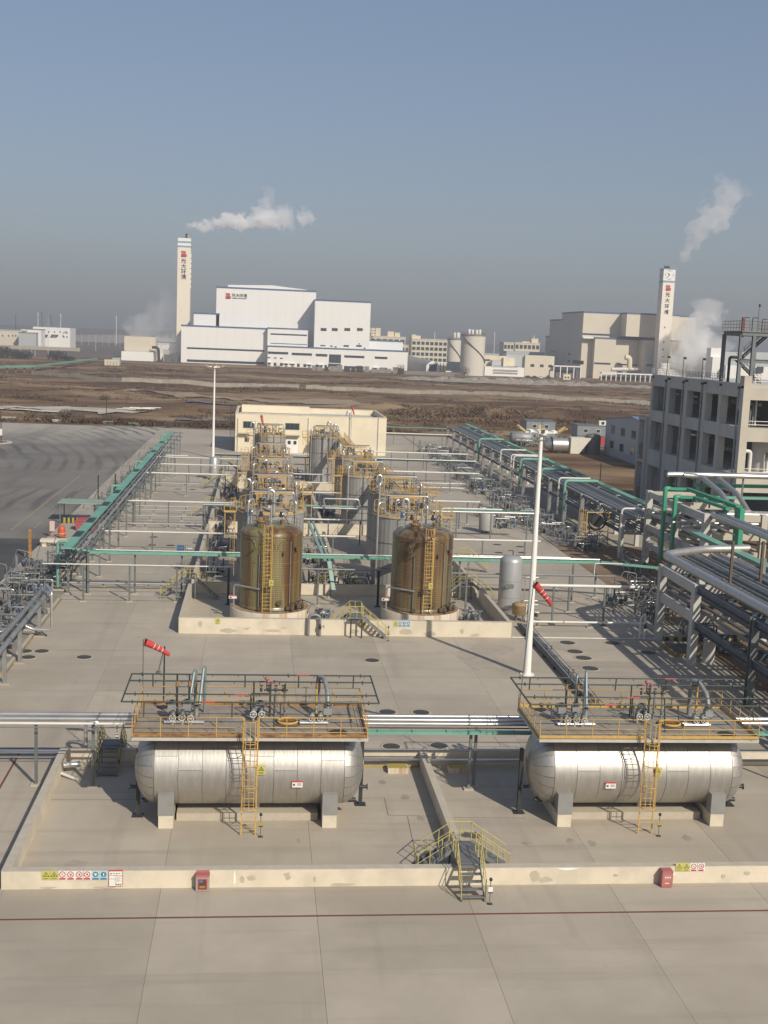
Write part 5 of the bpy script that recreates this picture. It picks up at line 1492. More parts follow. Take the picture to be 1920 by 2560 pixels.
# ------------------------------------------------------------------ resin tanks on stained plinths
def resin_tank(label, x, y, m, seed):
    t = thing('resin_tank', label, 'storage tank', (x, y, 0), 'resin tanks on stained plinths', local=True)
    q = random.Random(seed)
    zp, Rk, Hs = 1.2, 2.83, 8.0
    MB().lathe([(0, zp), (3.62, zp), (3.66, zp - .05), (3.66, -.02)], (0, 0, 0), 48).build('plinth', M_plinth, t)
    MB().lathe([(3.6, zp + .005), (2.9, zp + .006)], (0, 0, 0), 40).build('plinth_top', mat('rusty_plinth_top', (.22, .13, .07), (.32, .25, .17), scale=1.5, rough=.8), t)
    prof = [(Rk, zp + .02), (Rk + .05, zp + .03), (Rk + .05, zp + .2), (Rk, zp + .24)]
    for k in range(14): prof.append((Rk + .006 * (k % 2), zp + .4 + k * (Hs - zp - .5) / 13))
    MB().lathe(prof + [(Rk, Hs)], (0, 0, 0), 64).build('shell', m, t)
    dome = [(Rk + .03, Hs), (Rk + .03, Hs + .1), (Rk - .1, Hs + .3), (Rk - .4, Hs + .55), (Rk - .95, Hs + .78), (Rk - 1.7, Hs + .93), (0, Hs + 1.0)]
    MB().lathe(dome, (0, 0, 0), 64).build('domed_roof', m, t)
    for z in (3.6, 5.6): MB().ring((0, 0, z), Rk + .01, .02, 64, 4).build('shell_band', M_rust, t)
    # manhole boss and vents on the roof
    for (a, r_, rr, h) in ((-2.2, 1.7, .42, .5), (-.7, 1.2, .2, .5), (2.0, 1.4, .25, .4)):
        c = Vector((r_ * math.cos(a), r_ * math.sin(a), Hs + .72))
        MB().cyl(c, c + Vector((0, 0, h)), rr, 16).build('roof_boss', m, t)
        MB().cyl(c + Vector((0, 0, h)), c + Vector((0, 0, h + .08)), rr * 1.3, 16).build('boss_lid', M_rust, t)
    # raised arched pads that frame two bulged manways near the top
    for a in (-2.35, -1.72, -1.1):
        pts = []
        for k in range(13):
            th = PI * k / 12
            aa = a + .26 * math.cos(th); zz = 6.9 + .9 * math.sin(th)
            rr = Rk + .04 - max(0, zz - Hs) * .25
            pts.append(((rr) * math.cos(aa), (rr) * math.sin(aa), zz))
        MB().tube(pts, .035, 5).build('shell_rib', m, t)
    # nozzles down the side
    for (a, z, r_) in ((-1.2, 6.6, .1), (-.75, 6.9, .12), (-2.2, 6.7, .1), (-1.32, 2.1, .16), (-1.05, 1.55, .14), (-.6, 1.55, .12), (-1.9, 1.5, .12)):
        d = Vector((math.cos(a), math.sin(a), 0))
        MB().cyl(d * (Rk - .1) + Vector((0, 0, z)), d * (Rk + .3) + Vector((0, 0, z)), r_, 10).build('nozzle', M_dark, t)
        MB().cyl(d * (Rk + .28) + Vector((0, 0, z)), d * (Rk + .33) + Vector((0, 0, z)), r_ * 1.5, 12).build('flange', M_drust, t)
    for a, z in ((-.72, 1.6), (-.95, 1.5), (-.5, 1.55)):
        valve(t, (math.cos(a) * (Rk + .5), math.sin(a) * (Rk + .5), z), 1.0, 'z', M_drust, M_dark)
    # level pipe and overflow pipe
    a = -1.95
    MB().tube([(math.cos(a) * (Rk + .12), math.sin(a) * (Rk + .12), zp + .1), (math.cos(a) * (Rk + .12), math.sin(a) * (Rk + .12), 6.5)], .05, 8).build('level_pipe', M_post, t)
    a = -.95
    MB().tube([(math.cos(a) * (Rk + .1), math.sin(a) * (Rk + .1), zp + .1), (math.cos(a) * (Rk + .1), math.sin(a) * (Rk + .1), 7.6)], .04, 8).build('level_pipe', M_pipeg, t)
    MB().tube([(-3.3, -1.0, zp), (-3.3, -1.0, 3.3), (-1.0, -2.95, 3.3)], .08, 8, .3).build('overflow_pipe', M_pipe, t)
    # shaded plate sign on a stand
    MB().box(-3.75, -3.05, -1.15, -1.12, 2.0, 2.32).build('sign_board', M_signw, t)
    MB().box(-3.75, -3.05, -1.16, -1.151, 2.22, 2.32).build('sign_header', M_signr, t)
    MB().box(-3.68, -3.5, -1.16, -1.151, 2.05, 2.17).build('sign_print', M_ink, t)
    # roof pipes
    for k, (px_, py_, h) in enumerate(((-1.9, .4, 1.9), (-.1, .7, 2.8), (.9, -.1, 1.8), (-.9, 1.2, 1.6))):
        MB().tube([(px_, py_, Hs + .5), (px_, py_, Hs + h), (px_ + .5 * (-1) ** k, py_ + .6, Hs + h + .1), (px_ + .5 * (-1) ** k, py_ + .8, Hs + h - .6)], .1 if k == 1 else .07, 8, .25).build('roof_pipe', M_pipe, t)
        MB().cyl((px_ - .1, py_ - .15, Hs + h - .35), (px_ - .1, py_ - .15, Hs + h + .15), .13, 10).box(px_ - .3, px_ + .1, py_ - .22, py_ - .06, Hs + h - .3, Hs + h - .1).build('actuator', M_rubber if k == 0 else M_dark, t)
    MB().tube([(-2.0, .3, Hs + 1.6), (-2.5, .0, Hs + 1.2), (-2.4, -.3, Hs + .4)], .035, 6, .3).build('cable', M_black, t)
    MB().tube([(1.0, .0, Hs + 1.6), (1.5, -.4, Hs + 1.0), (1.4, -.8, Hs + .4)], .035, 6, .3).build('cable', M_black, t)
    railing(t, [(2.6 * math.cos(a), 2.6 * math.sin(a), Hs + .35) for a in [0.2 + .28 * k for k in range(11)]], M_post, .8, 1.2, .02, None, (.5,), False)
    return t
resin_tank('olive brown resin tank with a highlight down its shell, on the road side', 1.45, 107.3, M_frp_olive, 1)
resin_tank('dark brown resin tank with green runs, nearer the white mast', 15.45, 107.5, M_frp_brown, 2)
for (x, y, lab, lx) in ((1.45, 107.3, 'yellow caged ladder up the olive resin tank', -.35), (15.45, 107.5, 'yellow caged ladder up the brown resin tank', .2)):
    caged_ladder(lab, (x + lx, y - 3.12, 1.25), 8.6, M_yel, width=.75, hoops=6, cage0=2.4, over=.6, group='ladders of the resin tanks')
for (x, lab) in ((1.45, 'yellow triangle sign on the ladder of the olive resin tank'), (15.75, 'yellow triangle sign on the ladder of the brown resin tank')):
    sign('warn', 'slip', .38, .52, lab, (x, 103.35, 4.1), 'signs on the resin tank ladders')

# ------------------------------------------------------------------ grey upright tanks
def fluted(R_, z0, z1, nr, amp):
    vs = []; fs = []
    n = nr * 4
    for z in (z0, z1):
        for i in range(n):
            r_ = R_ + (amp if i % 4 in (1, 2) else 0)
            a = 2 * PI * i / n
            vs.append((r_ * math.cos(a), r_ * math.sin(a), z))
    return MB().add(vs, [(i, (i + 1) % n, n + (i + 1) % n, n + i) for i in range(n)])
def grey_tank(label, x, y, R_, H, seed, ladder=None, fl=True, sep=False, clad=None):
    t = thing('grey_tank', label, 'storage tank', (x, y, 0), 'grey upright tanks', local=True)
    q = random.Random(seed)
    if fl: fluted(R_, 0.25, H - .12, 40, .014).build('shell', M_grey, t)
    else: MB().lathe([(R_, .25), (R_, H - .12)], (0, 0, 0), 48).build('shell', M_grey, t)
    for z in (H * .33, H * .66): MB().ring((0, 0, z), R_ + .045, .02, 60, 4).build('shell_band', M_dark, t)
    MB().lathe([(R_ + .25, -.01), (R_ + .25, .25), (0, .25)], (0, 0, 0), 40).build('plinth', M_patch, t)
    MB().lathe([(R_ + .09, H - .14), (R_ + .09, H), (R_ - .05, H + .02), (.4, H + .55), (0, H + .56)], (0, 0, 0), 48).build('roof', M_roof, t)
    rr = R_ - .12
    railing(t, [(rr * math.cos(2 * PI * k / 20), rr * math.sin(2 * PI * k / 20), H + .03) for k in range(20)], M_yel, 1.15, 1.05, .028 if y < 125 else .036, M_yel, (.5,), sep, True)
    # pipe trestle over the roof
    for s in (-1, 1):
        MB().box(s * 1.5 - .05, s * 1.5 + .05, -.9, -.8, H + .2, H + 1.75).build('trestle_leg', M_yel, t)
        MB().box(s * 1.1 - .05, s * 1.1 + .05, 1.3, 1.4, H + .2, H + 1.5).build('trestle_leg', M_yel, t)
    MB().box(-1.7, 1.7, -.92, -.78, H + 1.752, H + 1.86).build('trestle_beam', M_yel, t)
    MB().box(-1.3, 1.3, 1.28, 1.42, H + 1.502, H + 1.6).build('trestle_beam', M_yel, t)
    for k in range(3): MB().tube([(-2.2 + .2 * k, -.85 + .3 * k, H + .3), (-2.2 + .2 * k, -.85 + .3 * k, H + 1.93 + .05 * k), (2.3, -.85 + .25 * k, H + 1.93 + .05 * k), (2.3, -.85 + .25 * k, H + .3)], .055, 6, .2).build('roof_pipe', (M_pipe, M_pipeg, M_dark)[k], t)
    # roof fittings: curved vent pipes, hatches, valves
    for k in range(6):
        a = q.uniform(0, 2 * PI); r_ = q.uniform(.8, R_ * .75)
        c = Vector((r_ * math.cos(a), r_ * math.sin(a), H + .1))
        h = q.uniform(1.1, 2.0)
        MB().tube([c, c + Vector((0, 0, h)), c + Vector((.35, .1, h + .1)), c + Vector((.45, .1, h - .3))], .07, 8, .2).build('vent_pipe', q.choice((M_pipe, M_pipeg)), t)
    for k in range(3):
        a = q.uniform(0, 2 * PI); r_ = q.uniform(.5, R_ * .7)
        MB().cyl((r_ * math.cos(a), r_ * math.sin(a), H + .1), (r_ * math.cos(a), r_ * math.sin(a), H + .55), .28, 12).build('roof_hatch', q.choice((M_roof, M_dark, M_signw)), t)
    for k in range(5):
        a = q.uniform(0, 2 * PI); r_ = q.uniform(.5, R_ * .7)
        c = Vector((r_ * math.cos(a), r_ * math.sin(a), H + .2))
        MB().cyl(c, c + Vector((0, 0, .6)), .06, 8).build('nozzle', M_dark, t)
        MB().lathe([(0, .2), (.17, .14), (.2, 0), (.15, -.15), (0, -.2)], c + Vector((0, 0, .8)), 10).build('actuator', q.choice((M_dark, M_dark, M_post)), t)
    # risers up the shell
    for a in (q.uniform(-2.6, -2.2), q.uniform(-1.0, -.6)):
        MB().tube([((R_ + .2) * math.cos(a), (R_ + .2) * math.sin(a), .3), ((R_ + .2) * math.cos(a), (R_ + .2) * math.sin(a), H + 1.3), ((R_ - .6) * math.cos(a), (R_ - .6) * math.sin(a), H + 1.4), ((R_ - .7) * math.cos(a), (R_ - .7) * math.sin(a), H + .2)], .11, 8, .35).build('riser_pipe', M_pipe, t)
    for a in (q.uniform(-2.0, -1.0), q.uniform(.5, 2.5)):
        MB().tube([((R_ + .16) * math.cos(a), (R_ + .16) * math.sin(a), .3), ((R_ + .16) * math.cos(a), (R_ + .16) * math.sin(a), H + 1.1)], .04, 6).build('conduit', M_post, t)
    a = q.uniform(-2.2, -1.0)
    MB().tube([(R_ * .4, -.5, H + .4), (R_ * .3, -R_ * .4, H + 1.2), (-R_ * .3, -R_ * .5, H + 1.1), (-R_ * .5, -.4, H + .3)], .03, 6, .4).build('cable', M_black, t)
    return t
GT = [(1.5, 121.5, 3.4, 8.0, 'grey tank right behind the olive resin tank', (-1, 0)), (15.35, 121, 3.35, 8.0, 'grey fluted tank right behind the brown resin tank', (1, 0)),
      (1.7, 136.3, 3.3, 8.0, 'grey tank second behind the olive resin tank', (1, 0)), (16.4, 138.3, 3.3, 8.0, 'grey tank second behind the brown resin tank, with a round hatch', (1, 0)),
      (1.8, 161, 3.1, 7.3, 'grey tank third behind the olive resin tank, under the red windsock', (-1, 0)), (14.7, 161, 3.1, 7.3, 'pale fluted grey tank third behind the brown resin tank', (-1, 0)),
      (1.9, 182, 3.1, 7.4, 'grey tank fourth in the row by the road', (-1, 0)), (14.9, 182, 3.0, 7.4, 'grey tank fourth in the row by the pipe rack', (-1, 0)),
      (2.1, 212, 2.75, 8.0, 'farthest grey tank of the row by the road, before the cream building', (-1, 0)), (11.9, 212, 2.75, 8.0, 'farthest grey tank of the row by the pipe rack, before the cream building', (-1, 0))]
GS = ['first tank behind the olive one', 'first tank behind the brown one', 'second tank behind the olive one', 'second tank behind the brown one', 'third tank of the olive row', 'third tank of the brown row', 'fourth tank of the olive row', 'fourth tank of the brown row', 'farthest tank of the olive row', 'farthest tank of the brown row']
for i, (x, y, R_, H, lab, ls) in enumerate(GT):
    grey_tank(lab, x, y, R_, H, 40 + i, fl=True)
    s = ls[0]
    caged_ladder('yellow ladder tower of the ' + GS[i], (x + s * (R_ + .28), y - .4, .0), H, M_yel, face=(s, 0), width=.7, hoops=6, cage0=2.4, over=1.25, group='ladder towers of the grey tanks', rungs=False)
    t = thing('ladder_landing', 'small railed landing at the ladder head of the ' + GS[i], 'platform', (x + s * (R_ + .75), y - 1.6, H), 'ladder landings of the grey tanks')
    cx, cy = x + s * (R_ + .75), y - 1.6
    MB().box(cx - .6, cx + .6, cy - .7, cy + .6, H - .08, H - .03).build('plate', M_grate, t)
    railing(t, [(cx - .6, cy + .6, H - .03), (cx - .6, cy - .7, H - .03), (cx + .6, cy - .7, H - .03), (cx + .6, cy + .6, H - .03)], M_yel, 1.1, .7, .028, M_yel, (.5,), True)
    for dx in (-.5, .5): MB().box(cx + dx - .04, cx + dx + .04, cy - .6, cy - .52, H - 2.6 if i < 6 else H - 1.4, H - .08).build('strut', M_yel, t)
    MB().beam((cx - s * .6, cy, H - 1.4), (cx + s * .4, cy, H - .1), .06, .06).build('brace', M_yel, t)
# yellow railed walkways joining the tank roofs along each row
for (a, b) in ((0, 2), (2, 4), (4, 6), (6, 8), (1, 3), (3, 5), (5, 7), (7, 9)):
    A_, B_ = GT[a], GT[b]
    ya, yb = A_[1] + A_[2] - .2, B_[1] - B_[2] + .2
    zw = max(A_[3], B_[3]) + .05
    xm = (A_[0] + B_[0]) / 2 + (1.2 if a % 2 else -1.0)
    t = thing('walkway', 'yellow railed walkway from the %s to the next tank' % GS[a], 'walkway', (xm, (ya + yb) / 2, zw), 'roof walkways between the grey tanks')
    MB().box(xm - .5, xm + .5, ya, yb, zw - .06, zw).build('deck', M_grate, t)
    for s in (-1, 1):
        MB().box(xm + s * .52 - .03, xm + s * .52 + .03, ya, yb, zw - .2, zw + .1).build('side_beam', M_yel, t)
        railing(t, [(xm + s * .5, ya, zw), (xm + s * .5, yb, zw)], M_yel, 1.1, 1.4, .03)
# tall vent goosenecks above the tanks and windsocks
for (px, py0, py1, y, r_, lab) in ((686, 1290, 1228, 118, .16, 'fat bright vent pipe above the olive resin tank'), (1022, 1300, 1250, 118.5, .17, 'fat bright vent pipe above the brown resin tank'), (627, 1270, 1200, 134, .12, 'bright vent pipe at the second tank by the road'), (640, 1250, 1205, 137, .12, 'second bright vent pipe at the second tank by the road'), (955, 1260, 1190, 136, .12, 'bright vent pipe at the second tank by the pipe rack'),
                                (827, 1135, 1056, 207, .14, 'tall bright vent pipe before the far tank by the rack'), (842, 1134, 1062, 207, .12, 'second tall bright vent pipe before the far tank by the rack'), (636, 1100, 1057, 208, .13, 'tall bright vent pipe at the far tank by the road'), (652, 1098, 1060, 208, .12, 'second tall vent pipe at the far tank by the road'), (875, 1075, 1030, 210, .12, 'hooked vent pipe beside the far windsock')):
    a = PY(px, py1, y)
    z0 = max(.3, PY(px, py0, y).z)
    t = thing('vent_pipe', lab, 'vent pipe', (a.x, y, .0), 'tall vent pipes of the tank area')
    MB().tube([(a.x, y, .26 if y > 200 else z0), (a.x, y, a.z), (a.x - .5, y, a.z + .15), (a.x - .6, y, a.z - .7)], r_, 10, .3).build('pipe', M_pipe, t)
    MB().cyl((a.x, y, a.z - 1.2), (a.x, y, a.z - 1.1), r_ * 1.7, 12).build('flange', M_post, t)
for (px, py, y, d, s, lab) in ((659, 1176, 157.5, (.9, 0, -.38), 1.05, 'red windsock above the third tank of the row by the road'), (653, 1035, 207, (.25, 0, -1), .9, 'limp red windsock at the far tank by the road'), (880, 1012, 232, (.3, 0, -1), .85, 'limp red windsock in front of the cream building roof')):
    p = PY(px, py, y)
    windsock(lab, (p.x, y, 0 if y > 170 else 7.6), p, d, s)
# small pipe clutter at the feet of the tanks: one set per bay
for i, (x, y, w, d, lab) in enumerate(((6.9, 120.5, 3.0, 2.5, 'pump and pipe cluster on the floor behind the olive resin tank'), (10.4, 119.8, 3, 2.5, 'pump and pipe cluster on the floor behind the brown resin tank'), (20.3, 120.5, 2.4, 3, 'pipe cluster in the shade near the drum stair'), (6.8, 134, 3, 3, 'pipe cluster between the second grey tanks'), (6.8, 163, 2.4, 4, 'pipe cluster by the third tank on the road side'), (10.2, 170, 2.4, 4, 'pipe cluster by the third tank at the rack side'), (7, 188, 3, 5, 'pipe cluster between the fourth grey tanks'), (6.3, 105.6, 1.8, 2.4, 'small valve cluster by the plinth of the olive resin tank'), (20.2, 106.3, 1.6, 2.2, 'small valve cluster by the plinth of the brown resin tank'), (7, 214, 3.4, 4, 'pipe cluster between the far grey tanks'))):
    loading_skid(lab, x, y, w, d, 1.5 if y < 110 else 2.2, 300 + i, 'pipe clusters in the tank area')
# inclined green trays between the tanks
t = thing('inclined_tray', 'pair of green trays running down between the two rows of tanks', 'cable tray', (7, 125, 0))
M_pg = MATS['pale_green_tray']
tray(t, [(6.45, 146, 3.0), (7.1, 117.5, 3.35)], .3, .1, M_pg, False); tray(t, [(7.0, 146, 3.0), (7.55, 117.5, 3.35)], .2, .1, M_pg, False)
tray(t, [(7.3, 115.7, 3.8), (7.75, 114.2, 1.2)], .36, .1, M_pg, False)
for y in (121, 130, 140): MB().box(6.9, 7.02, y, y + .12, 0, 3.0).build('post', M_post, t)
# upright silver drum
t = thing('upright_drum', 'upright grey silver drum with a domed top next to the white mast', 'pressure vessel', (24.75, 111.1, 0), local=True)
MB().lathe([(1.12, .5), (1.12, 5.05), (1.05, 5.3), (.8, 5.52), (.4, 5.63), (0, 5.66)], (0, 0, 0), 36).build('shell', mat('grey_silver_paint', (.42, .42, .41), (.37, .37, .36), scale=.8, stretch=(1, 1, .3), rough=.4, metal=.35), t)
MB().lathe([(1.0, -.01), (1.0, .5)], (0, 0, 0), 30).build('skirt', M_pipeg, t)
for z in (1.6, 3.2): MB().ring((0, 0, z), 1.12, .015, 36, 4).build('weld_band', M_post, t)
MB().tube([(.1, 0, 5.6), (.1, 0, 6.1), (-.4, 0, 6.1)], .05, 6, .1).build('vent', M_dark, t)
MB().box(-.75, .1, -1.16, -1.13, 2.6, 3.0).build('name_plate', M_post, t)
MB().tube([(1.3, -.6, .1), (1.3, -.6, 3.6), (2.6, -.6, 3.6)], .06, 8, .2).build('side_pipe', M_pipe, t)
t = thing('valve_pot', 'small brown insulated pot with pipes at the foot of the upright drum', 'vessel', (25.0, 107.6, 0), local=True)
MB().lathe([(.62, .6), (.72, .65), (.72, 1.5), (.78, 1.55), (.5, 1.75), (0, 1.8)], (0, 0, 0), 24).build('body', mat('brown_insulation', (.35, .25, .13), (.28, .2, .1), scale=2, rough=.8), t)
for a in range(4): MB().box(.45 * math.cos(a * PI / 2 + .7) - .05, .45 * math.cos(a * PI / 2 + .7) + .05, .45 * math.sin(a * PI / 2 + .7) - .05, .45 * math.sin(a * PI / 2 + .7) + .05, 0, .6).build('leg', M_post, t)
for k in range(4):
    MB().tube([(.2 + .3 * k, -.3 - .3 * k, .1), (.2 + .3 * k, -.3 - .3 * k, 2.0 - .3 * k), (1.6, -.3 - .3 * k, 2.0 - .3 * k)], .06, 8, .15).build('pipe', q.choice((M_pipe, M_pipew, M_pipeg)) if False else (M_pipe, M_pipew, M_pipeg, M_pipe)[k], t)
    valve(t, (.7 + .2 * k, -.4 - .3 * k, .9), .8, 'y', M_dark, M_dark)
# grey cylinder in front of the far mast
t = thing('grey_cylinder', 'upright grey cylinder standing in line with the far white mast', 'vessel', (-7.6, 209.5, 0), local=True)
MB().lathe([(.82, 0), (.82, 3.9), (.7, 4.05), (0, 4.1)], (0, 0, 0), 28).build('shell', MATS['grey_silver_paint'], t)
MB().ring((0, 0, 2), .82, .03, 28, 4).build('band', M_post, t)
# far light coloured block by it
t = thing('equipment_block', 'cream concrete block below the far stair on the road side', 'concrete block', (-3.9, 206, 0))
MB().box(-5.7, -1.9, 205, 207.5, 0, 1.7).build('block', M_bund, t); MB().box(-5.8, -1.8, 204.9, 207.6, 1.7, 1.85).build('cap', M_bundtop, t)
# ------------------------------------------------------------------ near pipe rack at the right edge
t = thing('pipe_rack', 'near concrete and blue steel pipe rack carrying a very fat grey pipe', 'pipe rack', (40, 90, 0))
M_bsteel = mat('blue_grey_steel', (.075, .10, .135), (.06, .08, .11), scale=.8, rough=.5, metal=.2, rust=.24)
ZR = 6.9
for x in (36.4, 46.2):
    for y in (101.2, 92.85):
        MB().box(x - .3, x + .3, y - .38, y + .38, -.02, ZR).build('column', M_frame, t)
    for y in (81.1, 70.5):
        MB().hbeam((x, y, 0), (x, y, ZR), .55, .55, .05, (0, 1, 0)).build('steel_column', M_post, t)
    for z in (6.45, 4.0):
        MB().box(x - .2, x + .2, 93.24, 100.81, z - .42, z + .42).build('concrete_beam', M_frame, t)
    for y0, y1 in ((92.46, 81.4), (80.8, 70.8)):
        for z in (6.5, 3.5):
            MB().hbeam((x, y0, z), (x, y1, z), .4, .62, .05).build('steel_beam', M_bsteel, t)
for y in (101.2, 92.85, 81.1, 70.5):
    for z in (6.45, 4.0):
        MB().box(36.71, 45.89, y - .16, y + .16, z - .3, z + .36).build('cross_beam', M_frame if y > 90 else M_bsteel, t)
for k in range(6):
    for z in (6.62, 3.75):
        y = 74 + k * 4.6 + (.9 if k > 3 else 0)
        MB().hbeam((36.65, y, z), (45.95, y, z), .18, .26, .03).build('sleeper_beam', M_bsteel, t)
MB().tube([(37.15, 66, 7.42), (37.15, 103.2, 7.42), (42.2, 106.6, 7.42), (47.0, 107.6, 7.42)], .38, 16, 1.2).build('fat_pipe', M_steelz, t)
q = random.Random(5)
xs = [37.95, 38.35, 38.75, 39.1, 39.55, 40.15, 40.75, 41.2, 41.6, 42.2, 42.75, 43.2, 43.7, 44.2]
for i, x in enumerate(xs):
    r_ = (.12, .10, .12, .09, .14, .2, .16, .1, .12, .18, .12, .1, .12, .1)[i]
    MB().tube([(x, 66, 6.95 + r_), (x, 106.5 - q.uniform(0, 2.5), 6.95 + r_)], r_, 10).build('deck_pipe', q.choice((M_steelz, M_pipeg, M_pipeg, M_post)), t)
for i in range(9):
    x = 37.2 + i * .95
    r_ = q.choice((.1, .14, .18, .12))
    MB().tube([(x, 66, 4.3 + r_), (x, 104, 4.3 + r_)], r_, 8).build('lower_pipe', q.choice((M_pipeg, M_post, M_steelz)), t)
tray(t, [(45.6, 66, 7.1), (45.6, 118, 7.1)], 1.0, .35, M_green, False)
for (x, y) in ((39.1, 92.6), (41.8, 92.84)):
    MB().hbeam((x, y, 6.98), (x, y, 10.6), .2, .2, .025, (0, 1, 0)).build('standing_post', mat('brown_steel', (.12, .09, .06), (.09, .065, .04), scale=2, rough=.6), t)
for (x, y) in ((43.9, 97), (44.4, 88)): MB().hbeam((x, y, 6.98), (x, y, 8.4), .25, .25, .03, (0, 1, 0)).build('standing_post', M_pipeg, t)
pipe_run('overhead_pipe', 'two fat parallel silver pipes bent in an elbow above the near pipe rack', [([(58, 121.0, 8.75), (48.2, 121.0, 8.75), (48.2, 66, 8.75)], .30, M_steelz), ([(58, 122.0, 8.75), (49.3, 122.0, 8.75), (49.3, 66, 8.75)], .30, M_steelz)], [(47.2, 105, 8.3), (50.3, 105, 8.3), (50.3, 88, 8.3), (55, 121.6, 8.3), (55, 122.9, 8.3)], beam=[((47.0, 105, 8.35), (50.5, 105, 8.35), .2), ((47.0, 88, 8.35), (50.5, 88, 8.35), .2)])
t = thing('concrete_beam_frame', 'concrete goal frame behind the elbow of the two fat silver pipes', 'frame', (56, 112, 0))
for x in (52.5, 59.8): MB().box(x - .3, x + .3, 113.7, 114.3, 0, 8.2).build('column', M_frame, t)
MB().box(52.8, 59.5, 113.75, 114.25, 7.2, 8.0).build('beam', M_framel, t)
MB().box(59.55, 60.05, 96, 113.69, 7.2, 8.0).build('beam', M_framel, t)
MB().box(59.5, 60.1, 95.4, 95.99, 0, 8.2).build('column', M_frame, t)

# ------------------------------------------------------------------ tall open frame where the racks meet
t = thing('concrete_rack', 'tall grey concrete frame with four beam levels and green trays climbing over it', 'pipe rack', (50.5, 129.5, 0))
for x in (47.6, 54.0):
    for y in (139.0, 129.6, 120.4):
        MB().box(x - .33, x + .33, y - .4, y + .4, -.02, 8.9).build('column', M_frame if x < 50 else M_framel, t)
    for z in (8.45, 6.45, 4.45, 2.35):
        for y0, y1 in ((138.59, 130.01), (129.19, 120.81)):
            MB().box(x - .2, x + .2, y1, y0, z - .36, z + .36).build('beam', M_frame, t)
for y in (139.0, 129.6, 120.4):
    for z in (8.45, 6.45, 4.45):
        MB().box(47.94, 53.66, y - .2, y + .2, z - .36, z + .36).build('cross_beam', M_framel, t)
for i in range(10):
    z = (6.95, 4.9, 2.9)[i % 3]; x = 48.2 + i * .55
    r_ = q.choice((.12, .16, .2))
    MB().tube([(x, 118, z + r_), (x, 141, z + r_)], r_, 8).build('pipe', q.choice((M_steelz, M_pipeg, M_pipew)), t)
for y in (133, 126, 123):
    MB().tube([(46.0, y, 7.0), (56, y, 7.0)], .17, 8).build('pipe', M_steelz, t)
t = thing('climbing_tray', 'bright green cable trays climbing over the tall concrete frame and dropping behind', 'cable tray', (47, 129, 0))
M_gbright = mat('bright_green_tray', (.045, .30, .17), (.04, .26, .15), scale=.5, rough=.5)
for (y, zt, x1) in ((130.6, 10.2, 49.2), (127.2, 9.7, 48.6)):
    MB().beam((46.55, y, 1.8), (46.55, y, zt - .3), .34, .62, (0, 1, 0)).build('riser', M_gbright, t)
    MB().tube([(46.55, y, zt - .35), (46.55, y, zt), (47.1, y, zt)], .3, 8, .3).build('elbow', M_gbright, t)
    tray(t, [(47.0, y, zt), (x1, y, zt)], .6, .3, M_gbright, False)
tray(t, [(49.3, 130.9, 10.2), (50.4, 118.6, 9.9)], .7, .34, M_gbright, False)
tray(t, [(48.7, 127.5, 9.7), (49.5, 119.2, 9.6)], .5, .3, M_gbright, False)
MB().beam((50.2, 117.9, 9.95), (50.2, 117.9, 5.2), .5, 1.5, (0, 1, 0)).build('drop', M_gbright, t)
tray(t, [(49.6, 117.4, 5.9), (46.4, 108, 7.0)], .9, .35, M_green, False)
for y in (121, 125, 129): MB().box(49.6, 49.75, y - .07, y + .07, 8.85, 10.0).build('tray_leg', M_post, t)
tray(t, [(51, 133, 10.4), (68, 134.5, 10.4)], .9, .35, M_gbright, False)
tray(t, [(51, 131.5, 9.2), (68, 132.5, 9.2)], .6, .3, M_green, False)
pipe_run('overhead_pipe', 'pair of very bright fat pipes crossing high in front of the process building', [([(46.8, 131, 11.8), (47.8, 131.0, 11.85), (68, 131.0, 11.85)], .30, M_pipe), ([(51.6, 131.7, 11.85), (68, 131.7, 11.85)], .26, M_pipe), ([(48.6, 130.7, 11.8), (50.6, 130.4, 11.7), (50.6, 124, 10.6), (50.6, 121, 9.2)], .30, M_steelz), ([(51.5, 131.4, 11.8), (52.6, 131, 11.7), (52.4, 124, 10.6), (52.4, 121, 9.2)], .28, M_steelz)],
         [(56, 131.3, 11.5), (61, 131.3, 11.5), (66, 131.3, 11.5), (51.6, 132.6, 11.5)])
bpy.data.objects[[o.name for o in scene.objects if o.name.startswith('overhead_pipe')][-1]]

# ------------------------------------------------------------------ long pipe rack leading away
t = thing('pipe_rack', 'long grey pipe rack with a green tray along its far edge, leading to the field', 'pipe rack', (47.5, 200, 0))
ZK = 5.55
ys = [141.5 + 9.3 * k for k in range(16)]
for k, y in enumerate(ys):
    for x in (45.2, 50.3):
        MB().box(x - .25, x + .25, y - .3, y + .3, -.02, ZK).build('column', M_frame, t)
    MB().box(45.46, 50.04, y - .16, y + .16, ZK - .55, ZK - .05).build('cross_beam', M_frame, t)
    MB().box(45.46, 50.04, y - .16, y + .16, 3.0, 3.4).build('cross_beam', M_frame, t)
    if k < 15:
        for x in (45.2, 50.3):
            for z in (ZK - .25, 3.3):
                MB().hbeam((x, y + .31, z), (x, y + 8.99, z), .22, .4, .03).build('side_beam', M_bsteel if z < 4 else M_post, t)
for i in range(11):
    x = 45.55 + i * .34
    r_ = q.choice((.08, .1, .12, .09))
    MB().tube([(x, 139.5, ZK + r_), (x, 281, ZK + r_)], r_, 8).build('deck_pipe', q.choice((M_pipeg, M_post, M_steelz, M_steelz)), t)
for i in range(6):
    x = 45.8 + i * .7
    MB().tube([(x, 140, 3.55), (x, 280, 3.55)], .1, 6).build('lower_pipe', q.choice((M_pipeg, M_post)), t)
tray(t, [(49.85, 139.5, 6.15), (49.85, 282, 6.15)], .95, .3, M_green, False)
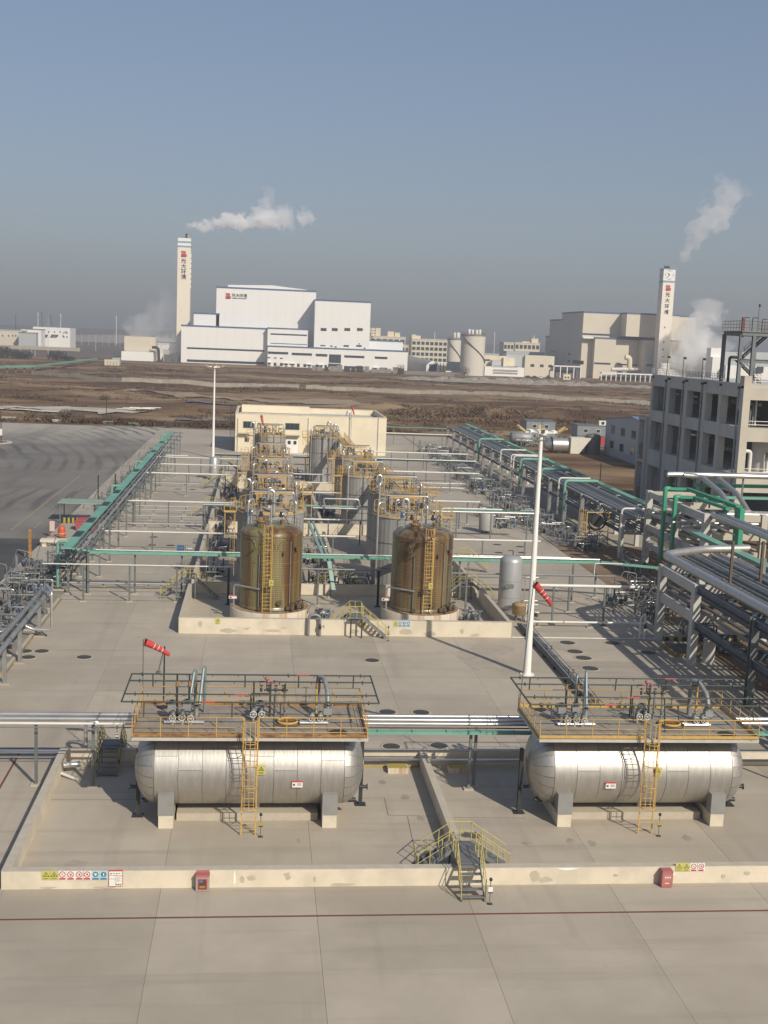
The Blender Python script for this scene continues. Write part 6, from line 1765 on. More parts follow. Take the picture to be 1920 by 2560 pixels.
for k in range(9):
    y = 147 + k * 14.5
    MB().box(49.55, 50.1, y, y + 4.2, 6.302, 6.315).build('open_grating', M_greend, t)
for px, py in ((530, 350), (690, 430), (925, 525), (245, 190)):
    p = PZ(1120 + px * .3134, 1040 + py * .3134, 6.3)
    MB().tube([(49.5, p.y, 6.5), (44.6, p.y, 6.5), (44.6, p.y, 2.0)], .22, 8, .6).build('tray_branch', M_green, t)
for px, py in ((935, 505), (395, 275), (450, 315), (480, 325), (1195, 745)):
    p = PZ(1120 + px * .3134, 1040 + py * .3134, 6.4)
    MB().tube([(49.0, p.y, 6.6), (44.3, p.y, 6.6), (44.3, p.y, 1.2)], .13, 8, .5).build('branch_pipe', M_pipew, t)
MB().tube([(44.5, 150, 5.9), (44.5, 276, 5.9)], .05, 6).build('rail_pipe', M_pipew, t)
for i, (x, y, w, d, lab) in enumerate(((42.6, 147, 3, 4, 'dark pipe cluster at the foot of the rack by the yellow ladder'), (41.8, 156, 3, 5, 'pipe cluster at the foot of the rack, second from the yellow ladder'), (41.6, 166, 3.4, 5, 'pipe cluster at the foot of the rack, third from the yellow ladder'), (41, 177, 3.6, 6, 'pipe cluster at the foot of the rack, fourth from the yellow ladder'), (41, 190, 3.6, 6, 'pipe cluster at the foot of the rack, fifth from the yellow ladder'), (41, 206, 3.6, 6, 'pipe cluster at the foot of the rack near its far half'), (42, 225, 3.6, 6, 'pipe cluster at the foot of the rack near its far end'), (35, 163, 3, 4, 'pipe cluster beside the grey vessel before the rack'), (34.5, 173, 3, 4, 'pipe cluster beyond the grey vessel before the rack'),
                                            (38.6, 108, 3, 4, 'dark pipe cluster in the rack shadow next to the big bright pipe'), (40.5, 112, 3.4, 4, 'dark pipe cluster under the fat pipe elbow'), (37.2, 114.5, 3, 3, 'dark pipe cluster where the long green tray meets the rack'), (42, 120, 4, 5, 'dark pipe cluster under the tall concrete frame'), (40.5, 101.5, 3, 2.4, 'pipe cluster on the striped island under the near rack'), (41.3, 96.5, 2.6, 2, 'small dark pumps on the brown ground under the near rack'), (44, 132, 3, 5, 'pipe cluster before the tall concrete frame'))):
    loading_skid(lab, x, y, w, d, 2.2 if i != 14 else 1.2, 500 + i, 'pipe clusters under the racks')
q2 = random.Random(77)
ORD = 'first second third fourth fifth sixth seventh eighth ninth tenth eleventh twelfth thirteenth fourteenth fifteenth sixteenth'.split()
for k in range(16):
    loading_skid('%s tangle of dark pipes counted from the near end of the long rack' % ORD[k], 40.5 + q2.uniform(-1.8, 2.2), 150 + k * 8 + q2.uniform(-2, 2), 4.2, 5.0, 2.9, 800 + k, 'dark pipe tangles along the long rack')
for k in range(10):
    loading_skid('low pipe tangle beside the grey tanks on the %s side, %s from the resin tanks' % (('road', 'rack')[k % 2], ORD[k // 2]), (-4.1, 20.6)[k % 2], 124 + (k // 2) * 16 + q2.uniform(-2, 2), 2.4, 6.0, 1.9, 840 + k, 'low pipe tangles beside the grey tanks')
t = thing('grey_vessel', 'small upright grey vessel standing before the long pipe rack', 'vessel', (31.5, 158.8, 0), local=True)
MB().lathe([(1.0, .4), (1.0, 2.6), (.8, 2.85), (0, 2.95)], (0, 0, 0), 24).build('shell', M_grey, t)
for a in range(3): MB().box(.8 * math.cos(a * 2.1) - .06, .8 * math.cos(a * 2.1) + .06, .8 * math.sin(a * 2.1) - .06, .8 * math.sin(a * 2.1) + .06, 0, .4).build('leg', M_post, t)
# yellow ladder and reel
p = PZ(1455, 1372)
caged_ladder('rusty yellow caged ladder standing under the long pipe rack', (p.x, p.y, 0), 4.6, M_yel, face=(-1, 0), width=1.0, hoops=7, cage0=1.8, over=.6)
t = thing('cable_reel', 'big dark reel in a yellow frame beside the rusty ladder under the rack', 'reel', (p.x + 1.8, p.y + 1, 0))
MB().ring((p.x + 2.0, p.y + .8, 3.6), 1.15, .12, 24, 6, 'y').build('rim', M_dark, t)
MB().cyl((p.x + 2, p.y + .5, 3.6), (p.x + 2, p.y + 1.5, 3.6), .8, 18).build('drum', M_dark, t)
for dx in (.5, 3.4):
    MB().box(p.x + dx - .06, p.x + dx + .06, p.y + .3, p.y + .42, 0, 4.8).build('post', M_yel, t)
for z in (2.2, 4.7): MB().box(p.x + .56, p.x + 3.34, p.y + .3, p.y + .4, z, z + .12).build('beam', M_yel, t)
# striped islands and kerbs under the near rack
t = thing('striped_island', 'concrete island with a yellow and black striped edge under the near rack', 'kerb', (40.5, 101.5, 0))
MB().box(36.9, 44.5, 100.8, 105.5, -.01, .3).build('island', M_conc, t)
for i in range(19): MB().box(36.9 + i * .4, 36.9 + i * .4 + .395, 100.72, 100.79, .0, .34).build('kerb_stripe', M_tape if i % 2 else M_black, t)
t = thing('pump_plinth', 'low dark plinth with rusty yellow sides in the rack shadow', 'plinth', (36.9, 96.8, 0))
MB().box(35.9, 38.2, 95.2, 98.6, -.01, .34).build('block', mat('rusty_ochre_block', (.30, .2, .06), (.2, .12, .05), scale=1, rough=.9), t)
MB().box(36.1, 38.0, 95.4, 98.4, .34, .38).build('basin', M_dark, t)
t = thing('concrete_drum', 'squat pale concrete pier beside the second rack column', 'pier', (38.2, 93.4, 0))
MB().cyl((38.2, 93.6, 0), (38.2, 93.6, 1.9), .5, 18).build('pier', M_frame, t); MB().cyl((38.2, 93.6, 1.9), (38.2, 93.6, 2.0), .56, 18).build('cap', M_framel, t)
t = thing('white_bend_pipe', 'white hooped pipe by the first rack column', 'pipe', (34.9, 101.4, 0))
MB().tube([(34.7, 101.2, 0), (34.7, 101.2, 1.9), (35.1, 101.2, 2.4), (35.1, 101.2, 0.0)], .1, 8, .2).build('pipe', M_pipew, t)
valve(t, (35.1, 101.1, 1.2), .8, 'y', M_dark, M_dark)
t = thing('thin_guy_pipe', 'thin leaning grey handrail on the brown ground under the near rack', 'pipe', (39, 86, 0))
MB().tube([(37.2, 86.6, 0), (37.2, 86.6, 2.3), (41.6, 80, 2.3), (41.6, 80, 0)], .03, 6).build('rail', M_post, t)

# ------------------------------------------------------------------ concrete process building
t = thing('process_building', 'tall open concrete process building with shaded bays full of pipes', 'building', (62, 147.6, 0))
YB0, YB1, XB = 147.6, 184.0, 62.0
cols = [(147.6, 148.6), (154.9, 155.9), (160.5, 161.7), (167.8, 169.2), (175.3, 176.8), (183.05, 184.0)]
lev = [(0, 2.8), (7.7, 10.2), (14.7, 16.4), (20.2, 22.0)]
for (a, b) in cols:
    MB().box(XB, XB + 1.0, a, b, -.02, 22.0).build('column', M_frame, t)
for (a, b), (c_, d_) in zip(cols, cols[1:]):
    for (z0, z1) in lev[1:]:
        MB().box(XB + .04, XB + .86, b + .002, c_ - .002, z0, z1).build('spandrel', M_frame, t)
    MB().box(XB + .04, XB + .5, b + .002, c_ - .002, 0, .9).build('plinth_wall', M_frame, t)
    # railings of each bay
    for (z0, z1) in ((.9, 7.7), (10.2, 14.7), (16.4, 20.2)):
        g = MB()
        for k in range(3): g.tube([(XB + 1.2, b, z0 + .4 + .35 * k), (XB + 1.2, c_, z0 + .4 + .35 * k)], .025, 5)
        for k in range(6): g.cyl((XB + 1.2, b + (c_ - b) * k / 5, z0), (XB + 1.2, b + (c_ - b) * k / 5, z0 + 1.15), .025, 5)
        g.build('guard_rail', M_post, t)
# front side
fx = [(62.9, 63.0), (70.5, 71.5), (79, 80)]
MB().box(62.902, 63.0, YB0 + .002, YB0 + .9, 0, 22).build('front_pier', M_framel, t)
MB().box(62.0, 63.0, YB0 - .03, YB0 - .003, 0, 22).build('corner_face', M_framel, t)
for (a, b) in fx[1:]:
    MB().box(a, b, YB0, YB0 + .9, 0, 22).build('column', M_framel, t)
for (z0, z1) in ((7.9, 10.45), (14.56, 16.35), (19.95, 22.0)):
    MB().box(63.002, 70.498, YB0 + .02, YB0 + .8, z0, z1).build('spandrel', M_framel, t)
    MB().box(71.502, 78.998, YB0 + .02, YB0 + .8, z0, z1).build('spandrel', M_framel, t)
    MB().box(XB + .95, 84, YB0 + 1.0, YB1 - .5, z1 - .5, z1 - .2).build('floor_slab', M_frame, t)
# dark depth of the building: rear and far walls, inner columns
MB().box(63.1, 84, YB1 - .9, YB1 - .52, 0, 21.4).build('back_wall', M_frame, t)
MB().box(76, 76.4, YB0 + 1, YB1 - 1, 0, 21.4).build('inner_wall', M_frame, t)
for z in (16.4, 10.2):
    for k in range(2): MB().tube([(63.0, YB0 + .3, z + .35 + k * .45), (70.5, YB0 + .3, z + .35 + k * .45)], .05, 6).build('front_rail', M_signw, t)
for k in range(22):
    z = q.choice((11.2, 12.3, 13.6, 17.2, 18.2, 19.2, 4, 5.5)); y = YB0 + q.uniform(2, 33)
    r_ = q.choice((.15, .25, .4))
    x = XB + q.uniform(2.0, 5)
    if k % 2: MB().tube([(x, y, z), (x, y + q.uniform(3, 7), z)], r_, 10).build('inner_pipe', q.choice((M_pipe, M_pipeg, M_steelz)), t)
    else: MB().cyl((x, y, z - .9), (x, y, z + 1.0), r_ * 1.8, 12).build('inner_vessel', q.choice((M_pipe, M_pipeg, M_pipew)), t)
for k in range(8):
    x = 64 + k * .8; z = q.choice((10.5, 16.4)); MB().tube([(x, YB0 + 2 + k % 3, z), (x, YB0 + 2 + k % 3, z + q.uniform(2, 4))], .12, 8).build('inner_pipe', q.choice((M_pipew, M_pipe, M_pipeg)), t)
MB().tube([(64.2, YB0 + 1.4, 10.4), (64.2, YB0 + 1.4, 13.2), (63.3, YB0 + 1.4, 13.2)], .28, 10, .4).build('inner_pipe', M_pipew, t)
MB().cyl((67.5, YB0 + 5, 10.2), (67.5, YB0 + 5, 14.5), 1.5, 24).build('inner_vessel', M_pipew, t)
MB().beam((66.2, 172, 10.4), (66.2, 172, 13.4), .3, .3).build('inner_tray', M_gbright, t); MB().beam((66.2, 166, 13.1), (66.2, 172, 13.1), .3, .3).build('inner_tray', M_gbright, t)
# downpipes on the shaded side
for (y, zt) in ((177.0, 21.1), (169.4, 21.2), (161.9, 21.3), (148.9, 21.3)):
    MB().cyl((XB - .15, y, 0), (XB - .15, y, zt), .12, 8).build('downpipe', mat('grey_downpipe', (.33, .335, .33), (.29, .295, .29), scale=1, rough=.5), t)
    MB().cyl((XB - .15, y, zt), (XB - .15, y, zt + .3), .2, 8, .14).build('hopper', M_dark, t)
# roof: parapet rail, stair tower
MB().box(XB, 84, YB0, YB1, 21.4, 21.7).build('roof_slab', M_frame, t)
g = MB()
for k in range(3): g.tube([(XB + .25, YB1 - .3, 22.0 + .33 * (k + 1)), (XB + .25, 155, 22.0 + .33 * (k + 1))], .03, 5)
g.build('roof_rail', M_pipew, t)
g = MB()
for k in range(48): g.cyl((XB + .25, 155 + k * .6, 22.0), (XB + .25, 155 + k * .6, 23.0), .03, 5)
g.build('roof_rail_posts', M_dark, t)
MB().box(XB, XB + 1.0, 147.6, 149, 22.002, 23.0).build('corner_parapet', M_framel, t)
g = MB()
for k in range(3): g.tube([(63.4, YB0 + .3, 22.0 + .33 * (k + 1)), (80, YB0 + .3, 22.0 + .33 * (k + 1))], .05, 5)
for k in range(8): g.cyl((63.6 + k * 2.0, YB0 + .3, 22), (63.6 + k * 2.0, YB0 + .3, 23.0), .05, 5)
g.build('front_roof_rail', M_signw, t)
for (x, y) in ((62.6, 172), (62.6, 164.2), (62.6, 179)):
    MB().cyl((x, y, 22), (x, y, 25.0), .05, 6).build('lamp_pole', M_dark, t); MB().lathe([(0, .2), (.2, .1), (.2, -.1), (0, -.2)], (x + .25, y, 24.8), 8).build('lamp', M_dark, t)
t = thing('stair_tower', 'grey steel stair tower frame on the roof of the process building', 'stair tower', (63, 152, 22))
M_tower = mat('blue_grey_column', (.17, .185, .195), (.14, .155, .165), scale=.6, rough=.5, metal=.2)
for (x, y) in ((60.9 + 1.4, 150.5), (63.9, 150.2), (62.4, 156.5), (66.8, 150.2), (66.8, 156.5)):
    MB().hbeam((x, y, 22), (x, y, 28.3), .42, .42, .05, (0, 1, 0)).build('column', M_tower, t)
for (a, b) in (((62.3, 150.2, 28.4), (67, 150.2, 28.4)), ((62.3, 156.5, 28.4), (67, 156.5, 28.4)), ((62.4, 150.2, 28.4), (62.4, 156.5, 28.4)), ((66.8, 150.2, 28.4), (66.8, 156.5, 28.4)), ((62.3, 150.2, 24.9), (67, 150.2, 24.9))):
    MB().hbeam(a, b, .3, .5, .05).build('beam', M_tower, t)
MB().box(62.1, 67.2, 150, 156.7, 28.68, 28.75).build('deck', M_grate, t)
railing(t, [(62.1, 156.7, 28.75), (62.1, 150, 28.75), (67.2, 150, 28.75), (67.2, 156.7, 28.75)], mat('brown_rail', (.22, .15, .10), (.16, .11, .07), scale=2, rough=.6), 1.3, 1.0, .035, None, (.33, .66))
stair_flight(t, (66.6, 151.2, 25.0), (64.0, 151.2, 28.4), .9, M_dark, M_dark, 12) if False else stair_flight(t, (63.0, 152.2, 25.0), (66.6, 152.2, 28.4), .9, M_dark, M_dark, 12)
stair_flight(t, (66.6, 153.6, 22.0), (63.2, 153.6, 24.9), .9, M_dark, M_dark, 11)
MB().box(62.3, 62.9, 151.6, 154.2, 24.9, 24.96).build('half_landing', M_dark, t)
for (x, y) in ((62.6, 150.6), (63.6, 150.4), (66.9, 155)): MB().tube([(x, y, 28.75), (x, y, 30.5), (x + .7, y, 30.5)], .06, 6, .15).build('roof_pipe', M_dark, t)
MB().cyl((62.4, 150.6, 28.75), (62.4, 150.6, 30.5), .2, 10).build('red_column', mat('brown_red_steel', (.22, .06, .05), rough=.6), t)
MB().cyl((64.3, 150.3, 28.75), (64.3, 150.3, 32.2), .03, 6).build('mast', M_dark, t)
MB().lathe([(0, .2), (.15, .1), (.15, -.1), (0, -.2)], (64.35, 150.3, 32.1), 8).build('beacon', M_dark, t)
MB().box(66.4, 67.3, 149.93, 149.98, 29.0, 29.7).build('pink_board', M_pink, t)
MB().tube([(61.6 + .6, 153.6, 22), (62.2, 153.6, 25.3), (64, 153.6, 25.3)], .2, 8, .3).build('duct', M_dark, t)
t = thing('concrete_annex', 'narrow concrete annex frame attached behind the process building', 'building', (62, 186, 0))
for y in (184.3, 187.8): MB().box(61.6, 62.4, y - .25, y + .25, 0, 15.2).build('column', M_frame, t)
for z in (15.0, 8.2): MB().box(61.6, 62.4, 184.56, 187.54, z - .4, z).build('beam', M_frame, t)
MB().box(62.42, 66, 184.1, 188, 0, 15.2).build('core_wall', M_frame, t)
for z in (2, 9): MB().box(61.9, 62.1, 184.6, 187.5, z, z + 1.6).build('infill_panel', mat('brown_infill', (.22, .16, .10), rough=.8), t)

# ------------------------------------------------------------------ shed, cabins and ducts behind the rack
t = thing('site_shed', 'pale grey two storey sheet clad shed behind the long pipe rack', 'building', (88, 265, 0))
X0, Y0, Y1, ZE = 84.6, 243, 283, 8.6
MB().box(X0, X0 + 18, Y0, Y1, -.02, ZE).build('wall', M_pgrey, t)
gp = [(Y0, ZE + .002), (Y1, ZE + .002), (263, ZE + 1.7)]
MB().add([(x, y, z) for x in (X0 + .01, X0 + 17.9) for y, z in gp], [(0, 1, 2), (5, 4, 3), (0, 2, 5, 3), (2, 1, 4, 5), (1, 0, 3, 4)]).build('gable', M_pgrey, t)
rp = [(Y0 - .4, ZE - .02), (263, ZE + 1.75), (Y1 + .4, ZE - .02), (Y1 + .4, ZE + .14), (263, ZE + 1.93), (Y0 - .4, ZE + .14)]
MB().add([(x, y, z) for x in (X0 - .15, X0 + 18.2) for y, z in rp], [(0, 1, 4, 5), (1, 2, 3, 4), (11, 10, 7, 6), (10, 9, 8, 7), (5, 4, 10, 11), (4, 3, 9, 10), (1, 0, 6, 7), (2, 1, 7, 8), (0, 5, 11, 6), (3, 2, 8, 9)]).build('roof', mat('blue_grey_roof_sheet', (.16, .24, .36), (.14, .21, .32), scale=.4, rough=.4), t)
MB().box(X0 - .12, X0 - .003, Y0, Y1, 0, 1.9).build('plinth_band', mat('shed_plinth', (.36, .38, .385), (.33, .35, .355), scale=.3, rough=.7), t)
for (px, py) in ((1133, 352), (1255, 388), (1388, 423), (1118, 542), (1240, 583), (1372, 625)):
    p = PX(1300 + px * .2049, 1000 + py * .2049, X0)
    MB().box(X0 - .05, X0 - .003, p.y - 1.5, p.y + 1.5, p.z - 1.0, p.z + .9).build('window_frame', M_post, t)
    for k in range(3): MB().box(X0 - .07, X0 - .052, p.y - 1.38 + k * .93, p.y - 1.38 + k * .93 + .86, p.z - .9, p.z + .8).build('pane', M_glass, t)
for (name, lab, px0, px1, pyb, h, dep) in (('cabin', 'dark grey corrugated site cabin behind the tall white mast lamps', 70, 420, 490, 5.2, 7), ('cabin', 'grey corrugated cabin stack with an air unit next to the shed', 690, 1050, 560, 5.4, 6)):
    a = PZ(1300 + px0 * .2049, 1000 + pyb * .2049); b = PY(1300 + px1 * .2049, 1000 + pyb * .2049, a.y)
    t = thing(name, lab, 'cabin', ((a.x + b.x) / 2, a.y, 0))
    n = 24
    mb = MB()
    for i in range(n):
        x = a.x + (b.x - a.x) * i / n; w = (b.x - a.x) / n
        mb.box(x, x + w * .5, a.y, a.y + dep, 0, h); mb.box(x + w * .5 + .001, x + w - .001, a.y + .06, a.y + dep - .06, 0, h - .001)
    mb.build('wall', mat('cabin_sheet', (.27, .29, .295), (.235, .255, .26), scale=.6, rough=.5), t)
    MB().box(a.x - .1, b.x + .1, a.y - .1, a.y + dep + .1, h + .003, h + .15).build('roof', M_post, t)
    MB().box(a.x - .02, b.x + .02, a.y - .05, a.y - .004, h / 2 - .1, h / 2 + .1).build('floor_band', M_post, t)
    W_ = b.x - a.x
    for (fx_, z) in ((.28, h * .75), (.7, h * .75), (.28, h * .25)):
        MB().box(a.x + W_ * fx_ - .6, a.x + W_ * fx_ + .6, a.y - .06, a.y - .004, z - .5, z + .5).build('window_frame', M_pipew, t)
        MB().box(a.x + W_ * fx_ - .5, a.x + W_ * fx_ + .5, a.y - .08, a.y - .061, z - .4, z + .4).build('pane', M_glass, t)
    if 'air unit' in lab:
        MB().box(b.x - 2.2, b.x - .2, a.y + .2, a.y + 1.2, h + .155, h + 1.4).build('air_unit', M_pipew, t)
        MB().cyl((b.x - 1.2, a.y + .14, h + .75), (b.x - 1.2, a.y + .19, h + .75), .42, 14).build('fan', M_dark, t)
        MB().box(b.x - 1.9, b.x - .4, a.y - .07, a.y - .004, .3, 2.5).build('red_door', M_red, t)
a = PZ(1355, 1128)
t = thing('cone_duct', 'long silver cone duct lying on its side behind the white mast', 'duct', (a.x, 282, 0))
b = PY(1416, 1128, 282); c = PY(1460, 1130, 282)
za = 1.9
MB().cyl((a.x, 282, za - .3), (b.x - 4, 282, za), .7, 22, 1.7).build('cone', M_steelz, t)
MB().cyl((b.x - 4, 282, za), (b.x, 282, za), 1.75, 22).build('barrel', M_steelz, t)
MB().lathe([(1.8, -.15), (1.95, -.12), (1.95, .12), (1.8, .15)], (b.x - 3.9, 282, za), 22, axis='x').build('flange', M_dark, t)
MB().prism([(b.x + .6, -.0), (b.x + .6, za * 2.05), (c.x + 1.4, za * 2.05), (c.x - 1.6, 0)], 280.4, 283.6).build('white_mouth', mat('white_duct_end', (.66, .61, .52), (.62, .57, .49), scale=.6, rough=.6), t)
MB().box(a.x + 3, a.x + 3.4, 281, 283, 0, 1.0).build('cradle', M_dark, t); MB().box(b.x - 2, b.x - 1.6, 281, 283, 0, .5).build('cradle', M_dark, t)
c = PZ(1480, 1134)
t = thing('dark_tank', 'dark weathered upright tank between the duct mouth and the shed', 'tank', (c.x, c.y, 0), local=True)
MB().lathe([(1.9, 0), (1.9, 4.3), (1.5, 4.7), (0, 5.0)], (0, 0, 0), 28).build('shell', mat('dark_weathered_shell', (.15, .145, .135), (.11, .105, .1), scale=1, stretch=(1, 1, .1), rough=.7, rust=.3), t)
for z in (1.4, 2.8, 4.2): MB().ring((0, 0, z), 1.92, .05, 28, 4).build('hoop', M_post, t)
c = PZ(1303, 1113)
t = thing('lying_tank', 'grey tank lying on its side near the dark cabin', 'tank', (c.x, c.y, 0), local=True)
MB().lathe([(0, -3.2), (1.2, -3.0), (1.7, -2.5), (1.7, 2.2), (1.2, 2.9), (0, 3.1)], (0, 0, 1.9), 22, axis='x').build('shell', M_pipeg, t)
for x in (-1.8, 1.6): MB().box(x - .2, x + .2, -1.2, 1.2, 0, .9).build('cradle', M_dark, t)
for i, (px, py, lab) in enumerate(((1330, 1120, 'jumble of scrap pipes lying before the dark cabin'), (1375, 1110, 'jumble of frames and pipes between the dark cabin and the grey cabins'), (1420, 1108, 'jumble of frames before the grey cabins'))):
    p = PZ(px, py); loading_skid(lab, p.x, p.y + 3, 7, 3, 2.4, 700 + i, 'scrap equipment behind the rack')
t = thing('dark_pole', 'dark thin pole on the brown ground behind the long rack', 'pole', (67, 225.5, 0))
MB().cyl((67, 225.5, -.2), (67, 225.5, 3.2), .12, 8).build('pole', M_dark, t); MB().box(66.8, 67.2, 225.3, 225.7, 3.2, 3.35).build('cap', M_dark, t)

# ------------------------------------------------------------------ cream building at the end of the site
t = thing('cream_building', 'low cream site building with parapet and dark windows behind the tanks', 'building', (11.5, 261, 0))
bx0, bx1, by0, by1, bh = -5.05, 28.2, 261, 287.5, 8.35
for (a, b, c_, d_) in ((bx0, bx1, by0, by0 + .35), (bx0, bx1, by1 - .35, by1), (bx0, bx0 + .35, by0 + .352, by1 - .352), (bx1 - .35, bx1, by0 + .352, by1 - .352)):
    MB().box(a, b, c_, d_, -.02, bh).build('wall', M_cream, t)
for (a, b, c_, d_) in ((bx0 - .06, bx1 + .06, by0 - .06, by0 + .4), (bx0 - .06, bx1 + .06, by1 - .4, by1 + .06), (bx0 - .06, bx0 + .4, by0 + .402, by1 - .402), (bx1 - .4, bx1 + .06, by0 + .402, by1 - .402)):
    MB().box(a, b, c_, d_, bh + .002, bh + .14).build('parapet_cap', M_bund, t)
mb = MB()
for k in range(60):
    x = bx0 + .6 + k * (bx1 - bx0 - 1.2) / 60
    mb.box(x, x + .26, by0 + .5, by1 - .5, 7.1, 7.2); mb.box(x + .262, x + .53, by0 + .5, by1 - .5, 7.1, 7.14)
mb.build('roof_sheet', mat('pale_roof_sheet', (.56, .56, .55), (.5, .5, .49), scale=.3, rough=.5, metal=.1), t)
MB().box(bx0 + 1, 12, by1 - 4, by1 - 1, 7.25, 8.9).build('roof_upstand', M_cream, t)
for (x0, z0, x1, z1) in ((609, 1054, 637, 1069.5), (714.5, 1058.5, 747.5, 1074)):
    a = PY(x0, z0, by0); b = PY(x1, z1, by0)
    MB().box(a.x - .1, b.x + .1, by0 - .05, by0 - .003, b.z - .1, a.z + .1).build('window_frame', M_post, t)
    n = 3
    for k in range(n): MB().box(a.x + (b.x - a.x) * k / n + .03, a.x + (b.x - a.x) * (k + 1) / n - .03, by0 - .07, by0 - .052, b.z, a.z).build('pane', M_glass, t)
a = PY(716, 1097, by0); b = PY(744, 1128, by0)
for k in range(2):
    xx = a.x + (b.x - a.x) / 2 * k
    MB().box(xx + .02, xx + (b.x - a.x) / 2 - .02, by0 - .06, by0 - .003, 0, a.z).build('door', M_white, t)
    MB().box(xx + .3, xx + (b.x - a.x) / 2 - .3, by0 - .08, by0 - .062, a.z - 1.2, a.z - .4).build('door_pane', M_glass, t)
for (x0, x1, y) in ((714, 750, 1088), (598, 624, 1083)):
    a = PY(x0, y, by0); b = PY(x1, y, by0)
    MB().box(a.x, b.x, by0 - 1.2, by0 - .003, a.z, a.z + .16).build('canopy', M_bundtop, t)
a = PY(612, 1094, by0); MB().box(a.x, a.x + .9, by0 - .06, by0 - .003, a.z - .9, a.z).build('pane', M_glass, t)
for x in (596, 772, 947):
    a = PY(x, 1045, by0)
    MB().cyl((a.x, by0 - .2, 0), (a.x, by0 - .2, a.z), .1, 8).build('downpipe', M_pipew, t)
caged_ladder('dark caged ladder on the end wall of the cream building', (bx0 - .6, 262.5, 0), 9.3, M_dark, face=(0, -1), width=1.0, hoops=9, cage0=1.5, over=1.2, rungs=False)
t = thing('steel_stair', 'dark green steel stair before the cream building, beside the far tanks', 'stair', (14, 256, 0))
stair_flight(t, (21.5, 256, 0), (15.5, 256, 5.2), 1.2, M_greend, M_dgreen, 18)
MB().box(13.2, 15.5, 254.8, 257.2, 5.15, 5.25).build('landing', M_greend, t)
for (x, y) in ((13.3, 254.9), (15.4, 254.9), (13.3, 257.1), (15.4, 257.1)): MB().box(x - .08, x + .08, y - .08, y + .08, 0, 5.15).build('leg', M_greend, t)
tray(t, [(14.2, 254, 6.4), (14.2, 258, 6.4)], .8, .3)
# ------------------------------------------------------------------ far things: the two incineration plants and what stands round them
def q3(x, y): return (280 + x * .2532, 560 + y * .2532)
def q4(x, y): return (660 + x * .2652, 680 + y * .2652)
def q5(x, y): return (1000 + x * .2411, 760 + y * .2411)
def q6(x, y): return (1340 + x * .2532, 640 + y * .2532)
def q7(x, y): return (x * .2532, 760 + y * .2532)
GZ = -.6
def block(t, name, a, b, y, depth, m, trim=None, th=1.0, z0=GZ, ins=0.0):
    """box whose front face spans pixel a (top left) to b (top right) in the plane y"""
    A = PY(*a, y); B = PY(*b, y)
    zt = (A.z + B.z) / 2
    MB().box(A.x, B.x, y, y + depth, z0, zt).build(name, m, t)
    if m is M_whites and B.x - A.x > 28:
        for k in range(1, int((B.x - A.x) / 7)):
            x = A.x + k * 7.0
            MB().box(x - .045, x + .045, y - .03, y - .003, z0, zt - .3).build('cladding_seam', MATS['pale_seam'], t)
    if trim: MB().box(A.x - .35, B.x + .35, y - .35, y + depth + .35, zt + .01, zt + th).build('eaves_trim', trim, t)
    return A.x, B.x, zt
mat('pale_seam', (.60, .59, .57), (.55, .54, .52), scale=.1)
def win(t, a, b, y, n=1, fr=.12, name='window', fm=None):
    A = PY(*a, y); B = PY(*b, y)
    f = MB().box(A.x, B.x, y - .12, y - .004, B.z, A.z).build(name, fm or mat('dark_window_frame', (.10, .12, .15), rough=.5), t)
    w = (B.x - A.x) / n
    for k in range(n):
        MB().box(A.x + w * k + fr, A.x + w * (k + 1) - fr, y - .2, y - .123, B.z + fr, A.z - fr).build('pane', M_glass, f)
Ym = 965
t = thing('incineration_plant', 'huge white stepped plant building with a blue eaves line and a red and black sign', 'building', (20, Ym, 0))
x0, x1, zl = block(t, 'low_hall', q3(685, 1000), q3(1545, 1048), Ym, 60, M_whites, M_blue, 1.1)
block(t, 'step_hall', q3(808, 884), q3(1060, 896), Ym + 14, 40, M_whites, M_blue, 1.1)
xa, xb, zt = block(t, 'tall_hall', q3(1033, 622), q4(492, 196), Ym + 14, 55, M_whites, M_blue, 1.1)
A = PY(*q3(1145, 612), Ym + 34); B = PY(*q4(404, 176), Ym + 34)
MB().prism([(A.x, zt - 2), (B.x, zt - 2), (B.x, zt + 2.2), ((A.x + B.x) / 2 + 4, zt + 4.6), (A.x, zt + 3.4)], Ym + 34, Ym + 60).build('roof_hump', M_whites, t)
block(t, 'boiler_hall', q4(484, 268), q4(1008, 292), Ym - 9, 40, M_whites, M_blue, 1.1)
block(t, 'office_block', q4(35, 532), q4(415, 548), Ym - 6, 12, M_whites, M_blue, .9)
block(t, 'podium', q4(36, 700), q4(1356, 758), Ym - 16, 40, M_whites, M_blue, .9)
block(t, 'side_hall', q4(995, 648), q4(1312, 662), Ym + 6, 34, M_whites, M_blue, .9)
ys_ = Ym - 16
for a, b, y, n in ((q3(740, 1215), q3(1505, 1262), Ym, 12), (q3(740, 1335), q3(1505, 1388), Ym, 12)): win(t, a, b, y, n)
for a, b, n in ((q4(62, 577), q4(405, 604), 5), (q4(62, 668), q4(405, 688), 5)): win(t, a, b, Ym - 6, n)
for x in (535, 640, 758, 877): win(t, q4(x, 527), q4(x + 54, 557), Ym - 9, 2)
for x in (530, 750, 870): win(t, q4(x, 688), q4(x + 50, 700 if x == 530 else 706), Ym - 9, 2)
for x, w, y in ((625, 22, 692), (665, 20, 700), (940, 16, 712)): win(t, q4(x, y), q4(x + w, y + 12), Ym - 9, 1)
win(t, q4(893, 672), q4(904, 684), Ym - 9, 1)
